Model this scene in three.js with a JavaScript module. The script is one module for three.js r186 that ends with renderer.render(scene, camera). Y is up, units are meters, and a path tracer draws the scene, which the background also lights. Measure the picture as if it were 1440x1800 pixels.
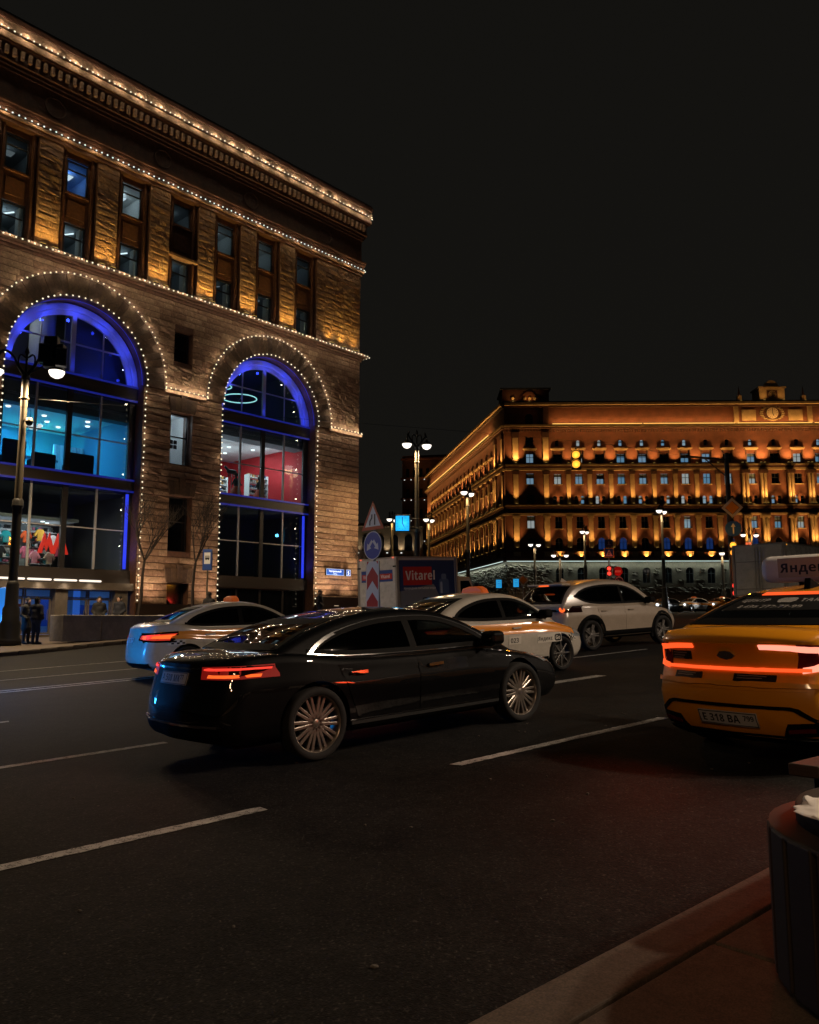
import * as THREE from 'three';
import { mergeGeometries, toCreasedNormals } from 'three/addons/utils/BufferGeometryUtils.js';
import { RoundedBoxGeometry } from 'three/addons/geometries/RoundedBoxGeometry.js';
import { RectAreaLightUniformsLib } from 'three/addons/lights/RectAreaLightUniformsLib.js';
import { MarchingCubes } from 'three/addons/objects/MarchingCubes.js';
import { Brush, Evaluator, SUBTRACTION } from 'three-bvh-csg';

// ---------------------------------------------------------------- camera, sky, exposure
const scene = new THREE.Scene();
const camera = new THREE.PerspectiveCamera(2 * Math.atan(900 / 1442) * 180 / Math.PI, 819 / 1024, 0.05, 1200);
camera.position.set(0, 1.5, 0);
camera.rotation.x = Math.atan(190 / 1442);
const renderer = new THREE.WebGLRenderer({ antialias: true });
renderer.setSize(819, 1024);
renderer.toneMapping = THREE.LinearToneMapping;
renderer.toneMappingExposure = 1;
renderer.shadowMap.enabled = true;
RectAreaLightUniformsLib.init();
{ // overcast city night: an even, faintly warm dark sky
  const w = 64, h = 32, d = new Float32Array(w * h * 4);
  for (let y = 0; y < h; y++) for (let x = 0; x < w; x++) {
    const e = Math.max(0, (y + 0.5) / h * 2 - 1), k = 0.007 - 0.0014 * e; // row 0 is the nadir
    d.set([k * 1.0, k * 0.93, k * 0.78, 1], (y * w + x) * 4);
  }
  const sky = new THREE.DataTexture(d, w, h, THREE.RGBAFormat, THREE.FloatType);
  sky.mapping = THREE.EquirectangularReflectionMapping; sky.magFilter = THREE.LinearFilter; sky.needsUpdate = true;
  scene.background = sky; scene.environment = sky;
}

// ---------------------------------------------------------------- helpers
let seed = 12345;
const rnd = () => { seed = (seed * 1664525 + 1013904223) >>> 0; return seed / 4294967296; };
const rr = (a, b) => a + (b - a) * rnd();
const V = (x, y, z) => new THREE.Vector3(x, y, z);
const lerp = (a, b, t) => a + (b - a) * t;
const clamp = (x, a = 0, b = 1) => Math.min(b, Math.max(a, x));
const smooth = (a, b, x) => { const t = clamp((x - a) / (b - a)); return t * t * (3 - 2 * t); };
const used = {};
function numbered(n) { const k = used[n] = (used[n] ?? -1) + 1; return k ? n + '_' + String(k).padStart(3, '0') : n; }
function tag(o, label, category, group) { o.userData.label = label; o.userData.category = category; if (group) o.userData.group = group; return o; }
function thing(name, label, category, pos = [0, 0, 0], turn = 0, group) {
  const o = new THREE.Group(); o.name = numbered(name); o.position.set(...pos); o.rotation.y = turn; scene.add(o);
  return tag(o, label, category, group);
}
function part(name, geo, mat, parent, label) {
  const m = new THREE.Mesh(geo, mat); m.name = name; m.castShadow = m.receiveShadow = true; parent.add(m);
  if (label) m.userData.label = label;
  return m;
}
function solo(name, geo, mat, label, category, pos = [0, 0, 0], turn = 0, group) {
  const m = part(numbered(name), geo, mat, scene); m.position.set(...pos); m.rotation.y = turn; return tag(m, label, category, group);
}
function struct(name, geo, mat) { const m = part(name, geo, mat, scene); m.userData.kind = 'structure'; return m; }
const subgroup = (name, parent, x = 0, y = 0, z = 0) => { const g = new THREE.Group(); g.name = name; g.position.set(x, y, z); parent.add(g); return g; };
function copyOf(root, pos, turn, label) {
  const r = root.clone(); r.name = numbered(root.name.replace(/_\d+$/, '')); r.userData = { ...root.userData }; scene.add(r);
  r.position.set(...pos); r.rotation.y = turn; r.userData.label = label; return r;
}
const strip0 = (g) => { const o = g.index ? g.toNonIndexed() : g; for (const k of Object.keys(o.attributes)) if (!['position', 'normal', 'uv'].includes(k)) o.deleteAttribute(k); if (!o.attributes.uv) o.setAttribute('uv', new THREE.BufferAttribute(new Float32Array(o.attributes.position.count * 2), 2)); return o; };
const merge = (...gs) => mergeGeometries(gs.flat().map(strip0));
// uv in metres, by the axis each face points along
function uvm(g) {
  g = g.index ? g.toNonIndexed() : g;
  const p = g.attributes.position, uv = new Float32Array(p.count * 2), a = V(), b = V(), c = V();
  for (let i = 0; i < p.count; i += 3) {
    a.fromBufferAttribute(p, i); b.fromBufferAttribute(p, i + 1); c.fromBufferAttribute(p, i + 2);
    const n = b.clone().sub(a).cross(c.clone().sub(a)), x = Math.abs(n.x), y = Math.abs(n.y), z = Math.abs(n.z);
    [a, b, c].forEach((v, k) => uv.set(y >= x && y >= z ? [v.x, v.z] : x >= z ? [v.z, v.y] : [v.x, v.y], (i + k) * 2));
  }
  g.setAttribute('uv', new THREE.BufferAttribute(uv, 2)); return g;
}
const box = (w, h, d, x = 0, y = 0, z = 0) => new THREE.BoxGeometry(w, h, d).translate(x, y, z);
const bx = (x0, x1, y0, y1, z0, z1) => box(x1 - x0, y1 - y0, z1 - z0, (x0 + x1) / 2, (y0 + y1) / 2, (z0 + z1) / 2);
const rbox = (w, h, d, r, x = 0, y = 0, z = 0, s = 2) => new RoundedBoxGeometry(w, h, d, s, r).translate(x, y, z);
const cyl = (r0, r1, h, x = 0, y = 0, z = 0, n = 20) => new THREE.CylinderGeometry(r1, r0, h, n).translate(x, y + h / 2, z);
const sph = (r, x = 0, y = 0, z = 0, a = 16, b = 10) => new THREE.SphereGeometry(r, a, b).translate(x, y, z);
const lathe = (pts, n = 24) => new THREE.LatheGeometry(pts.map(([r, y]) => new THREE.Vector2(r, y)), n);
const tube = (pts, r, n = 24, m = 6, closed = false) => new THREE.TubeGeometry(new THREE.CatmullRomCurve3(pts.map((p) => p.isVector3 ? p : V(...p)), closed), n, r, m, closed);
function bar(a, b, r, n = 8) { // straight rod between two points
  const A = V(...a), B = V(...b), d = B.clone().sub(A), g = new THREE.CylinderGeometry(r, r, d.length(), n);
  g.applyQuaternion(new THREE.Quaternion().setFromUnitVectors(V(0, 1, 0), d.clone().normalize())); const m = A.add(B).multiplyScalar(0.5);
  return g.translate(m.x, m.y, m.z);
}
const poly = (pts) => { const s = new THREE.Shape(); pts.forEach(([x, y], i) => i ? s.lineTo(x, y) : s.moveTo(x, y)); s.closePath(); return s; };
const plate = (pts, d, bevel = 0) => new THREE.ExtrudeGeometry(poly(pts), { depth: d, bevelEnabled: bevel > 0, bevelSize: bevel, bevelThickness: bevel, bevelSegments: 1, curveSegments: 12 });
const circle = (r, n = 32, x = 0, y = 0) => Array.from({ length: n }, (_, i) => [x + r * Math.cos(i / n * 2 * Math.PI), y + r * Math.sin(i / n * 2 * Math.PI)]);
// tileable value noise
function noiseGrid(n, s) { const o = seed; seed = s; const g = Float32Array.from({ length: n * n }, rnd); seed = o; return (u, v) => {
  const x = u * n, y = v * n, i = Math.floor(x), j = Math.floor(y), f = x - i, h = y - j, a = f * f * (3 - 2 * f), b = h * h * (3 - 2 * h), q = (p, r) => g[((p % n) + n) % n + n * (((r % n) + n) % n)];
  return lerp(lerp(q(i, j), q(i + 1, j), a), lerp(q(i, j + 1), q(i + 1, j + 1), a), b); }; }
const fbm = (base, s, oct = 4) => { const g = Array.from({ length: oct }, (_, k) => noiseGrid(base << k, s + k * 77)); return (u, v) => { let t = 0, a = 0.5, n = 0; for (const f of g) { t += a * f(u, v); n += a; a *= 0.55; } return t / n; }; };
function tex(n, f, srgb = true) { // f(u,v) -> [r,g,b] or grey, 0..1 as stored
  const d = new Uint8Array(n * n * 4);
  for (let y = 0; y < n; y++) for (let x = 0; x < n; x++) { let c = f(x / n, y / n); if (!Array.isArray(c)) c = [c, c, c]; d.set([...c.map((k) => clamp(k) * 255), 255], (y * n + x) * 4); }
  const t = new THREE.DataTexture(d, n, n); t.wrapS = t.wrapT = THREE.RepeatWrapping; t.magFilter = THREE.LinearFilter; t.minFilter = THREE.LinearMipmapLinearFilter; t.generateMipmaps = true; if (srgb) t.colorSpace = THREE.SRGBColorSpace; t.needsUpdate = true; return t;
}
const rep = (t, x, y = x) => { const c = t.clone(); c.repeat.set(x, y); c.needsUpdate = true; return c; };
function canvasTex(w, h, draw) { const c = document.createElement('canvas'); c.width = w; c.height = h; draw(c.getContext('2d'), w, h); const t = new THREE.CanvasTexture(c); t.colorSpace = THREE.SRGBColorSpace; t.anisotropy = 8; return t; }
const lin = (r, g, b) => new THREE.Color().setRGB(r, g, b);
const std = (c, rough = 0.7, o = {}) => new THREE.MeshStandardMaterial({ color: Array.isArray(c) ? lin(...c) : c, roughness: rough, ...o });
const glow = (c, k, base = 0x222222) => new THREE.MeshStandardMaterial({ color: base, roughness: 0.5, emissive: lin(...c), emissiveIntensity: k });
const addLight = (l, x, y, z, parent = scene) => { l.position.set(x, y, z); l.castShadow = true; parent.add(l); return l; };
const point = (c, I, x, y, z, parent, r = 3) => { const l = new THREE.PointLight(lin(...c), I); l.shadow.radius = r; return addLight(l, x, y, z, parent); };
function spot(c, I, from, to, ang, parent = scene, pen = 0.6, r = 3) {
  const l = new THREE.SpotLight(lin(...c), I, 0, ang, pen); l.shadow.radius = r; addLight(l, ...from, parent);
  l.target.position.set(...to); parent.add(l.target); return l;
}
function rectLight(c, I, w, h, from, to, parent = scene) { const l = new THREE.RectAreaLight(lin(...c), I, w, h); l.position.set(...from); parent.add(l); parent.updateMatrixWorld(true); l.lookAt(parent.localToWorld(V(...to))); return l; }

// ---------------------------------------------------------------- road frame: a = metres up the street, b = metres across (towards the camera's kerb)
const PH = 49.2 * Math.PI / 180, SL = 0.0472;
const U = [Math.sin(PH), -Math.cos(PH)], Wd = [Math.cos(PH), Math.sin(PH)];
const along = (x, z) => U[0] * x + U[1] * z;
function rise(a) { const t = clamp(a, -60, 400); return t < 24 ? SL * t : t < 40 ? SL * t - (SL - 0.0175) * (t - 24) ** 2 / 32 : SL * 40 - (SL - 0.0175) * 8 + 0.0175 * (Math.min(t, 95) - 40); }
const ground = (x, z) => rise(along(x, z));
const road = (a, b, dy = 0) => V(U[0] * a + Wd[0] * b, rise(a) + dy, U[1] * a + Wd[1] * b);

// ---------------------------------------------------------------- materials
const n1 = fbm(6, 11, 6), n2 = fbm(16, 23, 6), n3 = fbm(48, 37, 5), n4 = noiseGrid(512, 51), n5 = noiseGrid(256, 91);
const asphaltMap = tex(1024, (u, v) => { const s = n4(u * 1, v * 1), k = 0.095 + 0.065 * (n1(u, v) - 0.5) + 0.05 * (n3(u, v) - 0.5) + 0.08 * (s - 0.5) + (s > 0.9 ? 0.09 : 0); return [k * 1.03, k, k * 0.95]; });
const asphaltBump = tex(512, (u, v) => 0.5 * n5(u * 2, v * 2) + 0.5 * n3(u, v), false);
const stoneMap = tex(512, (u, v) => { const k = 0.60 + 0.26 * (n2(u, v) - 0.5) + 0.14 * (n3(u, v) - 0.5) + 0.08 * (n5(u, v) - 0.5); return [k, k * 0.9, k * 0.81]; });
const stoneBump = tex(512, (u, v) => 0.6 * n2(u, v) + 0.4 * n3(u, v), false);
const graniteMap = tex(512, (u, v) => { const s = n5(u, v), k = 0.5 + 0.2 * (s - 0.5) + 0.14 * (n2(u, v) - 0.5); return [k * 1.02, k * 0.96, k * 0.88]; });
const concreteMap = tex(512, (u, v) => { const k = 0.55 + 0.18 * (n1(u, v) - 0.5) + 0.08 * (n3(u, v) - 0.5); return [k, k * 0.98, k * 0.94]; });
const woodMap = tex(512, (u, v) => { const g = n2(u * 0.2, v * 6) * 0.5 + n3(u * 0.15, v * 3) * 0.5, k = 0.34 + 0.22 * (g - 0.5); return [k * 1.05, k * 0.86, k * 0.66]; });
const dirtMap = tex(512, (u, v) => { const k = 0.80 + 0.10 * (n1(u, v) - 0.5) + 0.06 * (n3(u, v) - 0.5); return [k, k * 0.985, k * 0.96]; });
const smudge = tex(512, (u, v) => 0.35 + 0.5 * n1(u, v) + 0.2 * (n3(u, v) - 0.5), false);
const M = {
  asphalt: new THREE.MeshPhysicalMaterial({ color: 0xffffff, roughness: 0.8, specularIntensity: 0.18, map: rep(asphaltMap, 0.2), bumpMap: rep(asphaltBump, 0.55), bumpScale: 0.004 }),
  paint: std(0xffffff, 0.75, { map: rep(tex(512, (u, v) => { const w = n3(u, v) * 0.6 + n4(u * 0.5, v * 0.5) * 0.4, k = w > 0.60 ? 0.24 : 0.60 + 0.2 * (n2(u, v) - 0.5); return [k, k, k * 0.97]; }), 0.7), bumpMap: rep(asphaltBump, 0.55), bumpScale: 0.003 }),
  granite: std(0x8c8176, 0.75, { map: rep(graniteMap, 0.8), bumpMap: rep(stoneBump, 1.2), bumpScale: 0.004 }),
  paving: std(0x94887c, 0.8, { map: rep(graniteMap, 0.9), bumpMap: rep(stoneBump, 1), bumpScale: 0.004 }),
  stone: [0xe6cfba, 0xd6bda8, 0xf0dcc6, 0xc8ae9a].map((c) => std(c, 0.88, { map: rep(stoneMap, 0.55), bumpMap: rep(stoneBump, 0.9), bumpScale: 0.02 })),
  brownStone: std(0x8a6450, 0.8, { map: rep(stoneMap, 0.5), bumpMap: rep(stoneBump, 0.6), bumpScale: 0.01 }),
  darkStone: std(0x84604c, 0.7, { map: rep(stoneMap, 0.4), bumpMap: rep(stoneBump, 0.6), bumpScale: 0.008 }),
  plinth: std(0x3a2a26, 0.45, { map: rep(graniteMap, 0.5) }),
  voussoir: [0x7a6350, 0x6c5746, 0x84705a].map((c) => std(c, 0.85, { map: rep(stoneMap, 0.6), bumpMap: rep(stoneBump, 0.9), bumpScale: 0.02 })),
  iron: std(0x17181a, 0.5, { metalness: 0.5 }), ironPaint: std(0x2b2a27, 0.55, { metalness: 0.2, bumpMap: rep(stoneBump, 2), bumpScale: 0.001 }),
  polePaint: std(0x8d8168, 0.55, { map: rep(concreteMap, 1) }), steel: std(0x9a9a98, 0.35, { metalness: 0.9 }), chrome: std(0xcfd0d0, 0.16, { metalness: 1 }),
  roofMetal: std(0x16171a, 0.6), frameDark: std(0x1d1c1e, 0.5), frameGrey: std(0x8f8f92, 0.5), frameLight: std(0xa59a90, 0.55, { map: rep(concreteMap, 0.5) }),
  glass: new THREE.MeshPhysicalMaterial({ color: 0xe8f0f2, roughness: 0.03, transmission: 1, thickness: 0, ior: 1.5 }),
  glassDark: new THREE.MeshPhysicalMaterial({ color: 0x0a0c10, roughness: 0.06, metalness: 0, ior: 1.5, specularIntensity: 1 }),
  concrete: std(0xf0ece4, 0.85, { map: rep(concreteMap, 0.5), bumpMap: rep(stoneBump, 1), bumpScale: 0.004 }),
  wood: std(0x8a7a68, 0.7, { map: rep(woodMap, 1.2), bumpMap: rep(woodMap, 1.2), bumpScale: 0.002 }),
  woodDark: std(0x4c453e, 0.65, { map: rep(woodMap, 1.2), bumpMap: rep(woodMap, 1.2), bumpScale: 0.002 }),
  bark: std(0x2a211b, 0.95), rubber: std(0x080808, 0.85), white: std(0xd8d8d4, 0.5), black: std(0x0b0b0b, 0.5), signBack: std(0x77797a, 0.5, { metalness: 0.6 }),
};

// ---------------------------------------------------------------- ground
function sheet(rows, cols, f, uvScale = 1) { // f(i/rows, j/cols) -> Vector3; uv in metres of x, z
  const P = [], T = [], I = [];
  for (let i = 0; i <= rows; i++) for (let j = 0; j <= cols; j++) { const p = f(i / rows, j / cols); P.push(p.x, p.y, p.z); T.push(p.x * uvScale, p.z * uvScale); }
  for (let i = 0; i < rows; i++) for (let j = 0; j < cols; j++) { const a = i * (cols + 1) + j, b = a + cols + 1; I.push(a, a + 1, b, b, a + 1, b + 1); }
  const g = new THREE.BufferGeometry(); g.setAttribute('position', new THREE.Float32BufferAttribute(P, 3)); g.setAttribute('uv', new THREE.Float32BufferAttribute(T, 2)); g.setIndex(I); g.computeVertexNormals();
  if (g.attributes.normal.getY(0) < 0) { g.setIndex(I.map((_, k) => I[k - (k % 3) + [0, 2, 1][k % 3]])); g.computeVertexNormals(); }
  return g;
}
const AS = [-300, -61, -60, -20, 24, ...Array.from({ length: 16 }, (_, k) => 25 + k), 60, 95, 96, 500];
const roadMesh = struct('road', sheet(AS.length - 1, 4, (s, t) => road(AS[Math.round(s * (AS.length - 1))], lerp(-420, 300, t))), M.asphalt);
// painted lines: thin worn strips 4 mm above the asphalt
function mark(a0, a1, b, w = 0.12, slant = 0) {
  const n = Math.max(2, Math.ceil((a1 - a0) / 0.04)), jag = () => rr(-0.006, 0.006);
  const e = Array.from({ length: n + 1 }, () => [jag(), jag()]);
  part('lane_marking', sheet(n, 1, (s, t) => { const k = Math.round(s * n); return road(lerp(a0, a1, s) + (k === 0 || k === n ? rr(-0.03, 0.03) : 0), b + slant * (s - 0.5) * (a1 - a0) + (t - 0.5) * w + e[k][t > 0.5 ? 1 : 0], 0.004); }), M.paint, roadMesh);
}
for (let k = -1; k < 3; k++) mark(-0.06 + 5.2 * k, 3.22 + 5.2 * k, -5.34);
for (let k = -1; k < 3; k++) mark(0.6 + 3.95 * k * 2, 3.95 + 3.95 * k * 2, -8.62);
mark(10.2, 11.85, -8.72); mark(-4, 3.3, -12.0); mark(13.4, 17.2, -11.35, 0.1, 0.03);
mark(-10, 26, -16.2, 0.11); mark(-10, 26, -16.55, 0.11); mark(-10, 30, -18.95, 0.1); mark(-10, 30, -21.7, 0.1);
for (let k = 0; k < 5; k++) mark(34 + k * 6, 37 + k * 6, -20);
// a scatter of grit on the roadway
{ const g = new THREE.IcosahedronGeometry(0.009, 0), im = []; for (let k = 0; k < 90; k++) { const p = road(rr(-1, 9), rr(-8, -2.2), 0.006), q = g.clone(); const s = rr(0.4, 1.5); im.push(q.scale(s * rr(0.8, 2), s * 0.7, s).translate(p.x, p.y, p.z)); } part('grit', merge(im), std(0x4a4640, 0.9), roadMesh).userData.kind = 'stuff'; }
// camera's side: granite kerb stones and paving slabs, each laid on its own
const kerbY = 0.12;
const nearWalk = struct('pavement', merge(sheet(24, 2, (s, t) => road(lerp(-14, 60, s), lerp(-1.78, 14, t), kerbY - 0.012)), sheet(24, 1, (s, t) => road(lerp(-14, 60, s), -1.96, lerp(-0.02, kerbY - 0.03, t)))), M.paving);
function laid(a0, a1, b0, b1, y, h, mat, name, parent) {
  const g = rbox(a1 - a0 - 0.016, h, b1 - b0 - 0.014, 0.008, 0, 0, 0, 1), p = g.attributes.position, am = (a0 + a1) / 2, bm = (b0 + b1) / 2, ty = rr(-0.002, 0.002), tx = rr(-0.002, 0.002);
  for (let i = 0; i < p.count; i++) { const a = am + p.getX(i), b = bm + p.getZ(i), q = road(a, b, y - h / 2 + p.getY(i) + ty + tx * p.getX(i)); p.setXYZ(i, q.x, q.y, q.z); }
  g.computeVertexNormals(); return part(name, uvm(g), mat, parent);
}
const kerb = struct('kerb', sheet(4, 1, (s, t) => road(lerp(-13, 59, s), lerp(-2.0, -1.8, t), -0.05)), M.granite);
for (let k = -2; k < 10; k++) laid(-0.42 + 2.31 * k, 1.89 + 2.31 * k, -2.03, -1.79, kerbY, 0.3, M.granite, 'kerb_stone', kerb);
for (let i = 0; i < 10; i++) for (let j = 0; j < 4; j++) laid(-0.6 + i * 0.92 + (j % 2) * 0.37, 0.32 + i * 0.92 + (j % 2) * 0.37, -1.78 + j * 0.62, -1.16 + j * 0.62, kerbY + 0.002, 0.06, M.paving, 'paving_slab', nearWalk);
// far pavement in front of the store
const FP = V(-3.416, 0, -54), FX = V(0.6626, 0, -0.749), FZ = V(0.749, 0, 0.6626);
const farKerb = new THREE.CatmullRomCurve3([V(-32, 0, -8), V(-22, 0, -17.5), V(-12.9, 0, -26.2), V(-10.9, 0, -31.5), V(-4.5, 0, -41), V(1.5, 0, -50), V(-1, 0, -60)]);
const farWalk = struct('far_pavement', sheet(60, 10, (s, t) => { const k = farKerb.getPoint(s), w = FP.clone().addScaledVector(FX, lerp(-52, 8, s)).addScaledVector(FZ, -1.5); const p = k.lerp(w, t); p.y = ground(p.x, p.z) + 0.13; return p; }), M.paving);
for (let k = 0; k < 40; k++) part('kerb_stone', uvm(sheet(2, 2, (s, t) => { const p = farKerb.getPoint((k + 0.02 + 0.96 * s) / 40); p.y = ground(p.x, p.z) + [0, 0.145, 0.145][Math.round(t * 2)]; if (t > 0.7) { p.x -= 0.16; p.z -= 0.1; } return p; })), M.granite, farWalk);

// ---------------------------------------------------------------- the store: local x along the front towards its far corner, y up, z out to the street
const ST_POS = [FP.x, 0, FP.z], ST_TURN = 48.5 * Math.PI / 180;
const store = thing('department_store', 'large stone department store with two tall blue lit arches and strings of bulbs', 'building', ST_POS, ST_TURN);
store.updateMatrixWorld(true);
const ARC = [-7.45, -19.55], RI = 3.57, RO = 4.72, SPR = 13.8, X0 = -27.2;
const WC = [-23.05, -20.03, -17.0, -13.92, -10.97, -7.97, -4.9], BAYW = 0.92;
const holes = []; // [x0, x1, y0, y1]
for (const c of WC) holes.push([c - BAYW, c + BAYW, 19.42, 24.98]);
const small = [[-14.27, -13.1, 15.5, 17.33], [-14.3, -12.95, 9.82, 12.72], [-14.22, -12.8, 5.08, 8.13], [-14.15, -12.86, 0.9, 3.45]];
holes.push(...small);
{
  const s = poly([[X0, 0], [0, 0], [0, 29.2], [X0, 29.2]]);
  for (const [a, b, c, d] of holes) s.holes.push(poly([[a, c], [b, c], [b, d], [a, d]]));
  for (const c of ARC) { const h = new THREE.Path(); h.moveTo(c - RI, 0.2); h.lineTo(c + RI, 0.2); h.lineTo(c + RI, SPR); h.absarc(c, SPR, RI, 0, Math.PI, false); h.lineTo(c - RI, 0.2); s.holes.push(h); }
  part('wall', uvm(new THREE.ExtrudeGeometry(s, { depth: 0.9, bevelEnabled: false, curveSegments: 40 }).translate(0, 0, -0.9)), M.darkStone, store);
  part('side_wall', uvm(merge(bx(-0.9, 0, 0, 29.2, -24, -0.91), bx(X0, X0 + 0.5, 0, 29.2, -24, -0.91), bx(X0, 0, 0, 29.2, -24.5, -24))), M.darkStone, store);
  part('roof', bx(X0 - 0.2, 0.58, 29.98, 30.12, -24, 0.58), M.roofMetal, store);
  part('roof_slab', bx(X0, -0.05, 28.6, 28.9, -24, -0.95), M.darkStone, store);
}
// rock-faced and smooth ashlar, block by block
function blockGeo(amp, rough) {
  const nx = 4, ny = 3, P = [], T = [], I = [], u0 = rnd() * 3, v0 = rnd() * 3, e = 0.06;
  const z = Array.from({ length: (nx + 1) * (ny + 1) }, () => amp * (0.45 + rough * rr(-0.5, 0.55)));
  const gx = [0, 0.1, 0.38, 0.72, 1], gy = [0, 0.25, 0.7, 1];
  for (let j = 0; j <= ny; j++) for (let i = 0; i <= nx; i++) { const edge = i === 0 || j === 0 || i === nx || j === ny; P.push(gx[i] - 0.5 + (edge ? 0 : rr(-e, e)), gy[j] - 0.5 + (edge ? 0 : rr(-e, e)), edge ? z[j * 5 + i] * 0.55 : z[j * 5 + i]); T.push(u0 + gx[i] * 1.1, v0 + gy[j] * 0.34); }
  for (let j = 0; j < ny; j++) for (let i = 0; i < nx; i++) { const a = j * 5 + i; I.push(a, a + 1, a + 5, a + 1, a + 6, a + 5); }
  const rim = []; for (let i = 0; i < nx; i++) rim.push(i); for (let j = 0; j < ny; j++) rim.push(j * 5 + nx); for (let i = nx; i > 0; i--) rim.push(ny * 5 + i); for (let j = ny; j > 0; j--) rim.push(j * 5);
  const b0 = P.length / 3; rim.forEach((r) => { P.push(P[r * 3], P[r * 3 + 1], 0); T.push(T[r * 2], T[r * 2 + 1] + 0.05); });
  rim.forEach((r, k) => { const n = (k + 1) % rim.length; I.push(b0 + k, b0 + n, r, r, b0 + n, rim[n]); });
  const g = new THREE.BufferGeometry(); g.setAttribute('position', new THREE.Float32BufferAttribute(P, 3)); g.setAttribute('uv', new THREE.Float32BufferAttribute(T, 2)); g.setIndex(I);
  const f = g.toNonIndexed(); f.computeVertexNormals(); return f;
}
const smoothB = Array.from({ length: 5 }, () => blockGeo(0.085, 0.3)), roughB = Array.from({ length: 9 }, () => blockGeo(0.11, 0.95)), midB = Array.from({ length: 7 }, () => blockGeo(0.09, 0.7));
const blocks = [];
function course(y0, y1, xa, xb, len, kinds) {
  let iv = [[xa, xb]];
  const cut = (a, b) => { iv = iv.flatMap(([p, q]) => b <= p || a >= q ? [[p, q]] : [[p, Math.min(q, a)], [Math.max(p, b), q]].filter(([m, n]) => n - m > 0.08)); };
  for (const [a, b, c, d] of holes) if (y1 > c + 0.02 && y0 < d - 0.02) cut(a - 0.01, b + 0.01);
  for (const c of ARC) { if (y0 < SPR - 0.05) cut(c - RI, c + RI); else if (y0 - SPR < RO) { const w = Math.sqrt(Math.max(0, (RO - 0.06) ** 2 - (y1 - SPR) ** 2)) - 0.02; if (w > 0) cut(c - w, c + w); } }
  for (const [p, q] of iv) { let x = p; while (x < q - 1e-3) { let l = rr(...len); if (q - x - l < len[0] * 0.6) l = q - x; blocks.push([x, Math.min(q, x + l), y0, y1, kinds[Math.floor(rnd() * kinds.length)]]); x += l; } }
}
for (let k = 0, y = 2.35; k < 32; k++, y += 0.357) course(y, y + 0.308, X0, 0, [0.8, 1.7], k < 9 ? smoothB : rnd() < 0.35 ? [...midB, ...smoothB] : [...smoothB, ...smoothB, ...midB]);
for (let k = 0, y = 13.98; k < 15; k++, y += 0.333) course(y, y + 0.3, X0, 0, [0.45, 1.05], k === 0 || k > 10 ? smoothB : [...roughB, ...midB]);
for (let k = 0, y = 19.5; k < 16; k++, y += 0.343) course(y, y + 0.312, X0, 0, [0.55, 1.1], k < 6 ? smoothB : k < 11 ? [...smoothB, ...midB] : midB);
{
  const area = (b) => (b[1] - b[0]) * (b[3] - b[2]) / (28 - b[0] * -0.6) ** 0; // all lie in one plane
  const order = blocks.map((b, i) => [area(b), i]).sort((a, b) => b[0] - a[0]), own = new Set(order.slice(0, 300).map((o) => o[1])), rest = [[], [], [], []];
  blocks.forEach(([x0, x1, y0, y1, g], i) => {
    const m = new THREE.Matrix4().makeScale(x1 - x0 - 0.008, y1 - y0, rr(0.85, 1.2)).setPosition((x0 + x1) / 2, (y0 + y1) / 2, rr(0, 0.012) - 0.002), k = Math.floor(rnd() * 4);
    if (own.has(i)) { const o = part('stone_block', g, M.stone[k], store); o.applyMatrix4(m); } else rest[k].push(g.clone().applyMatrix4(m));
  });
  rest.forEach((r, k) => { if (r.length) part('rough_stone_facing', mergeGeometries(r), M.stone[k], store).userData.kind = 'stuff'; });
}
// arch rings: one wedge, turned round the arch
{
  const N = 37, dA = Math.PI / N, a = dA / 2 - 0.004;
  const wedge = (r0, r1, d) => uvm(plate([[r0 * Math.cos(a), -r0 * Math.sin(a)], [r1 * Math.cos(a), -r1 * Math.sin(a)], [r1 * Math.cos(a), r1 * Math.sin(a)], [r0 * Math.cos(a), r0 * Math.sin(a)]], d, 0.012));
  const ws = [0.17, 0.185, 0.2].map((d) => wedge(RI + 0.02, RO - 0.03, d));
  for (const c of ARC) for (let k = 0; k < N; k++) { const o = part('voussoir', ws[k % 3], M.voussoir[Math.floor(rnd() * 3)], store); o.position.set(c, SPR, -0.01); o.rotation.z = (k + 0.5) * dA; }
  for (const [x0, x1, , y1] of small.slice(1)) { // flat arches over the pier windows
    const c = (x0 + x1) / 2;
    for (let k = -2; k <= 2; k++) { const w = 0.3, p = k * w, t = 0.06; part('voussoir', uvm(plate([[c + p - w / 2 + 0.008, y1 + 0.03], [c + p + w / 2 - 0.008, y1 + 0.03], [c + (p + w / 2) * 1.18 - 0.008, y1 + (k ? 0.78 : 0.95)], [c + (p - w / 2) * 1.18 + 0.008, y1 + (k ? 0.78 : 0.95)]], t + (k ? 0.05 : 0.1), 0.01)), M.voussoir[(k + 3) % 3], store).position.z = 0.03; }
  }
}
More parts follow.
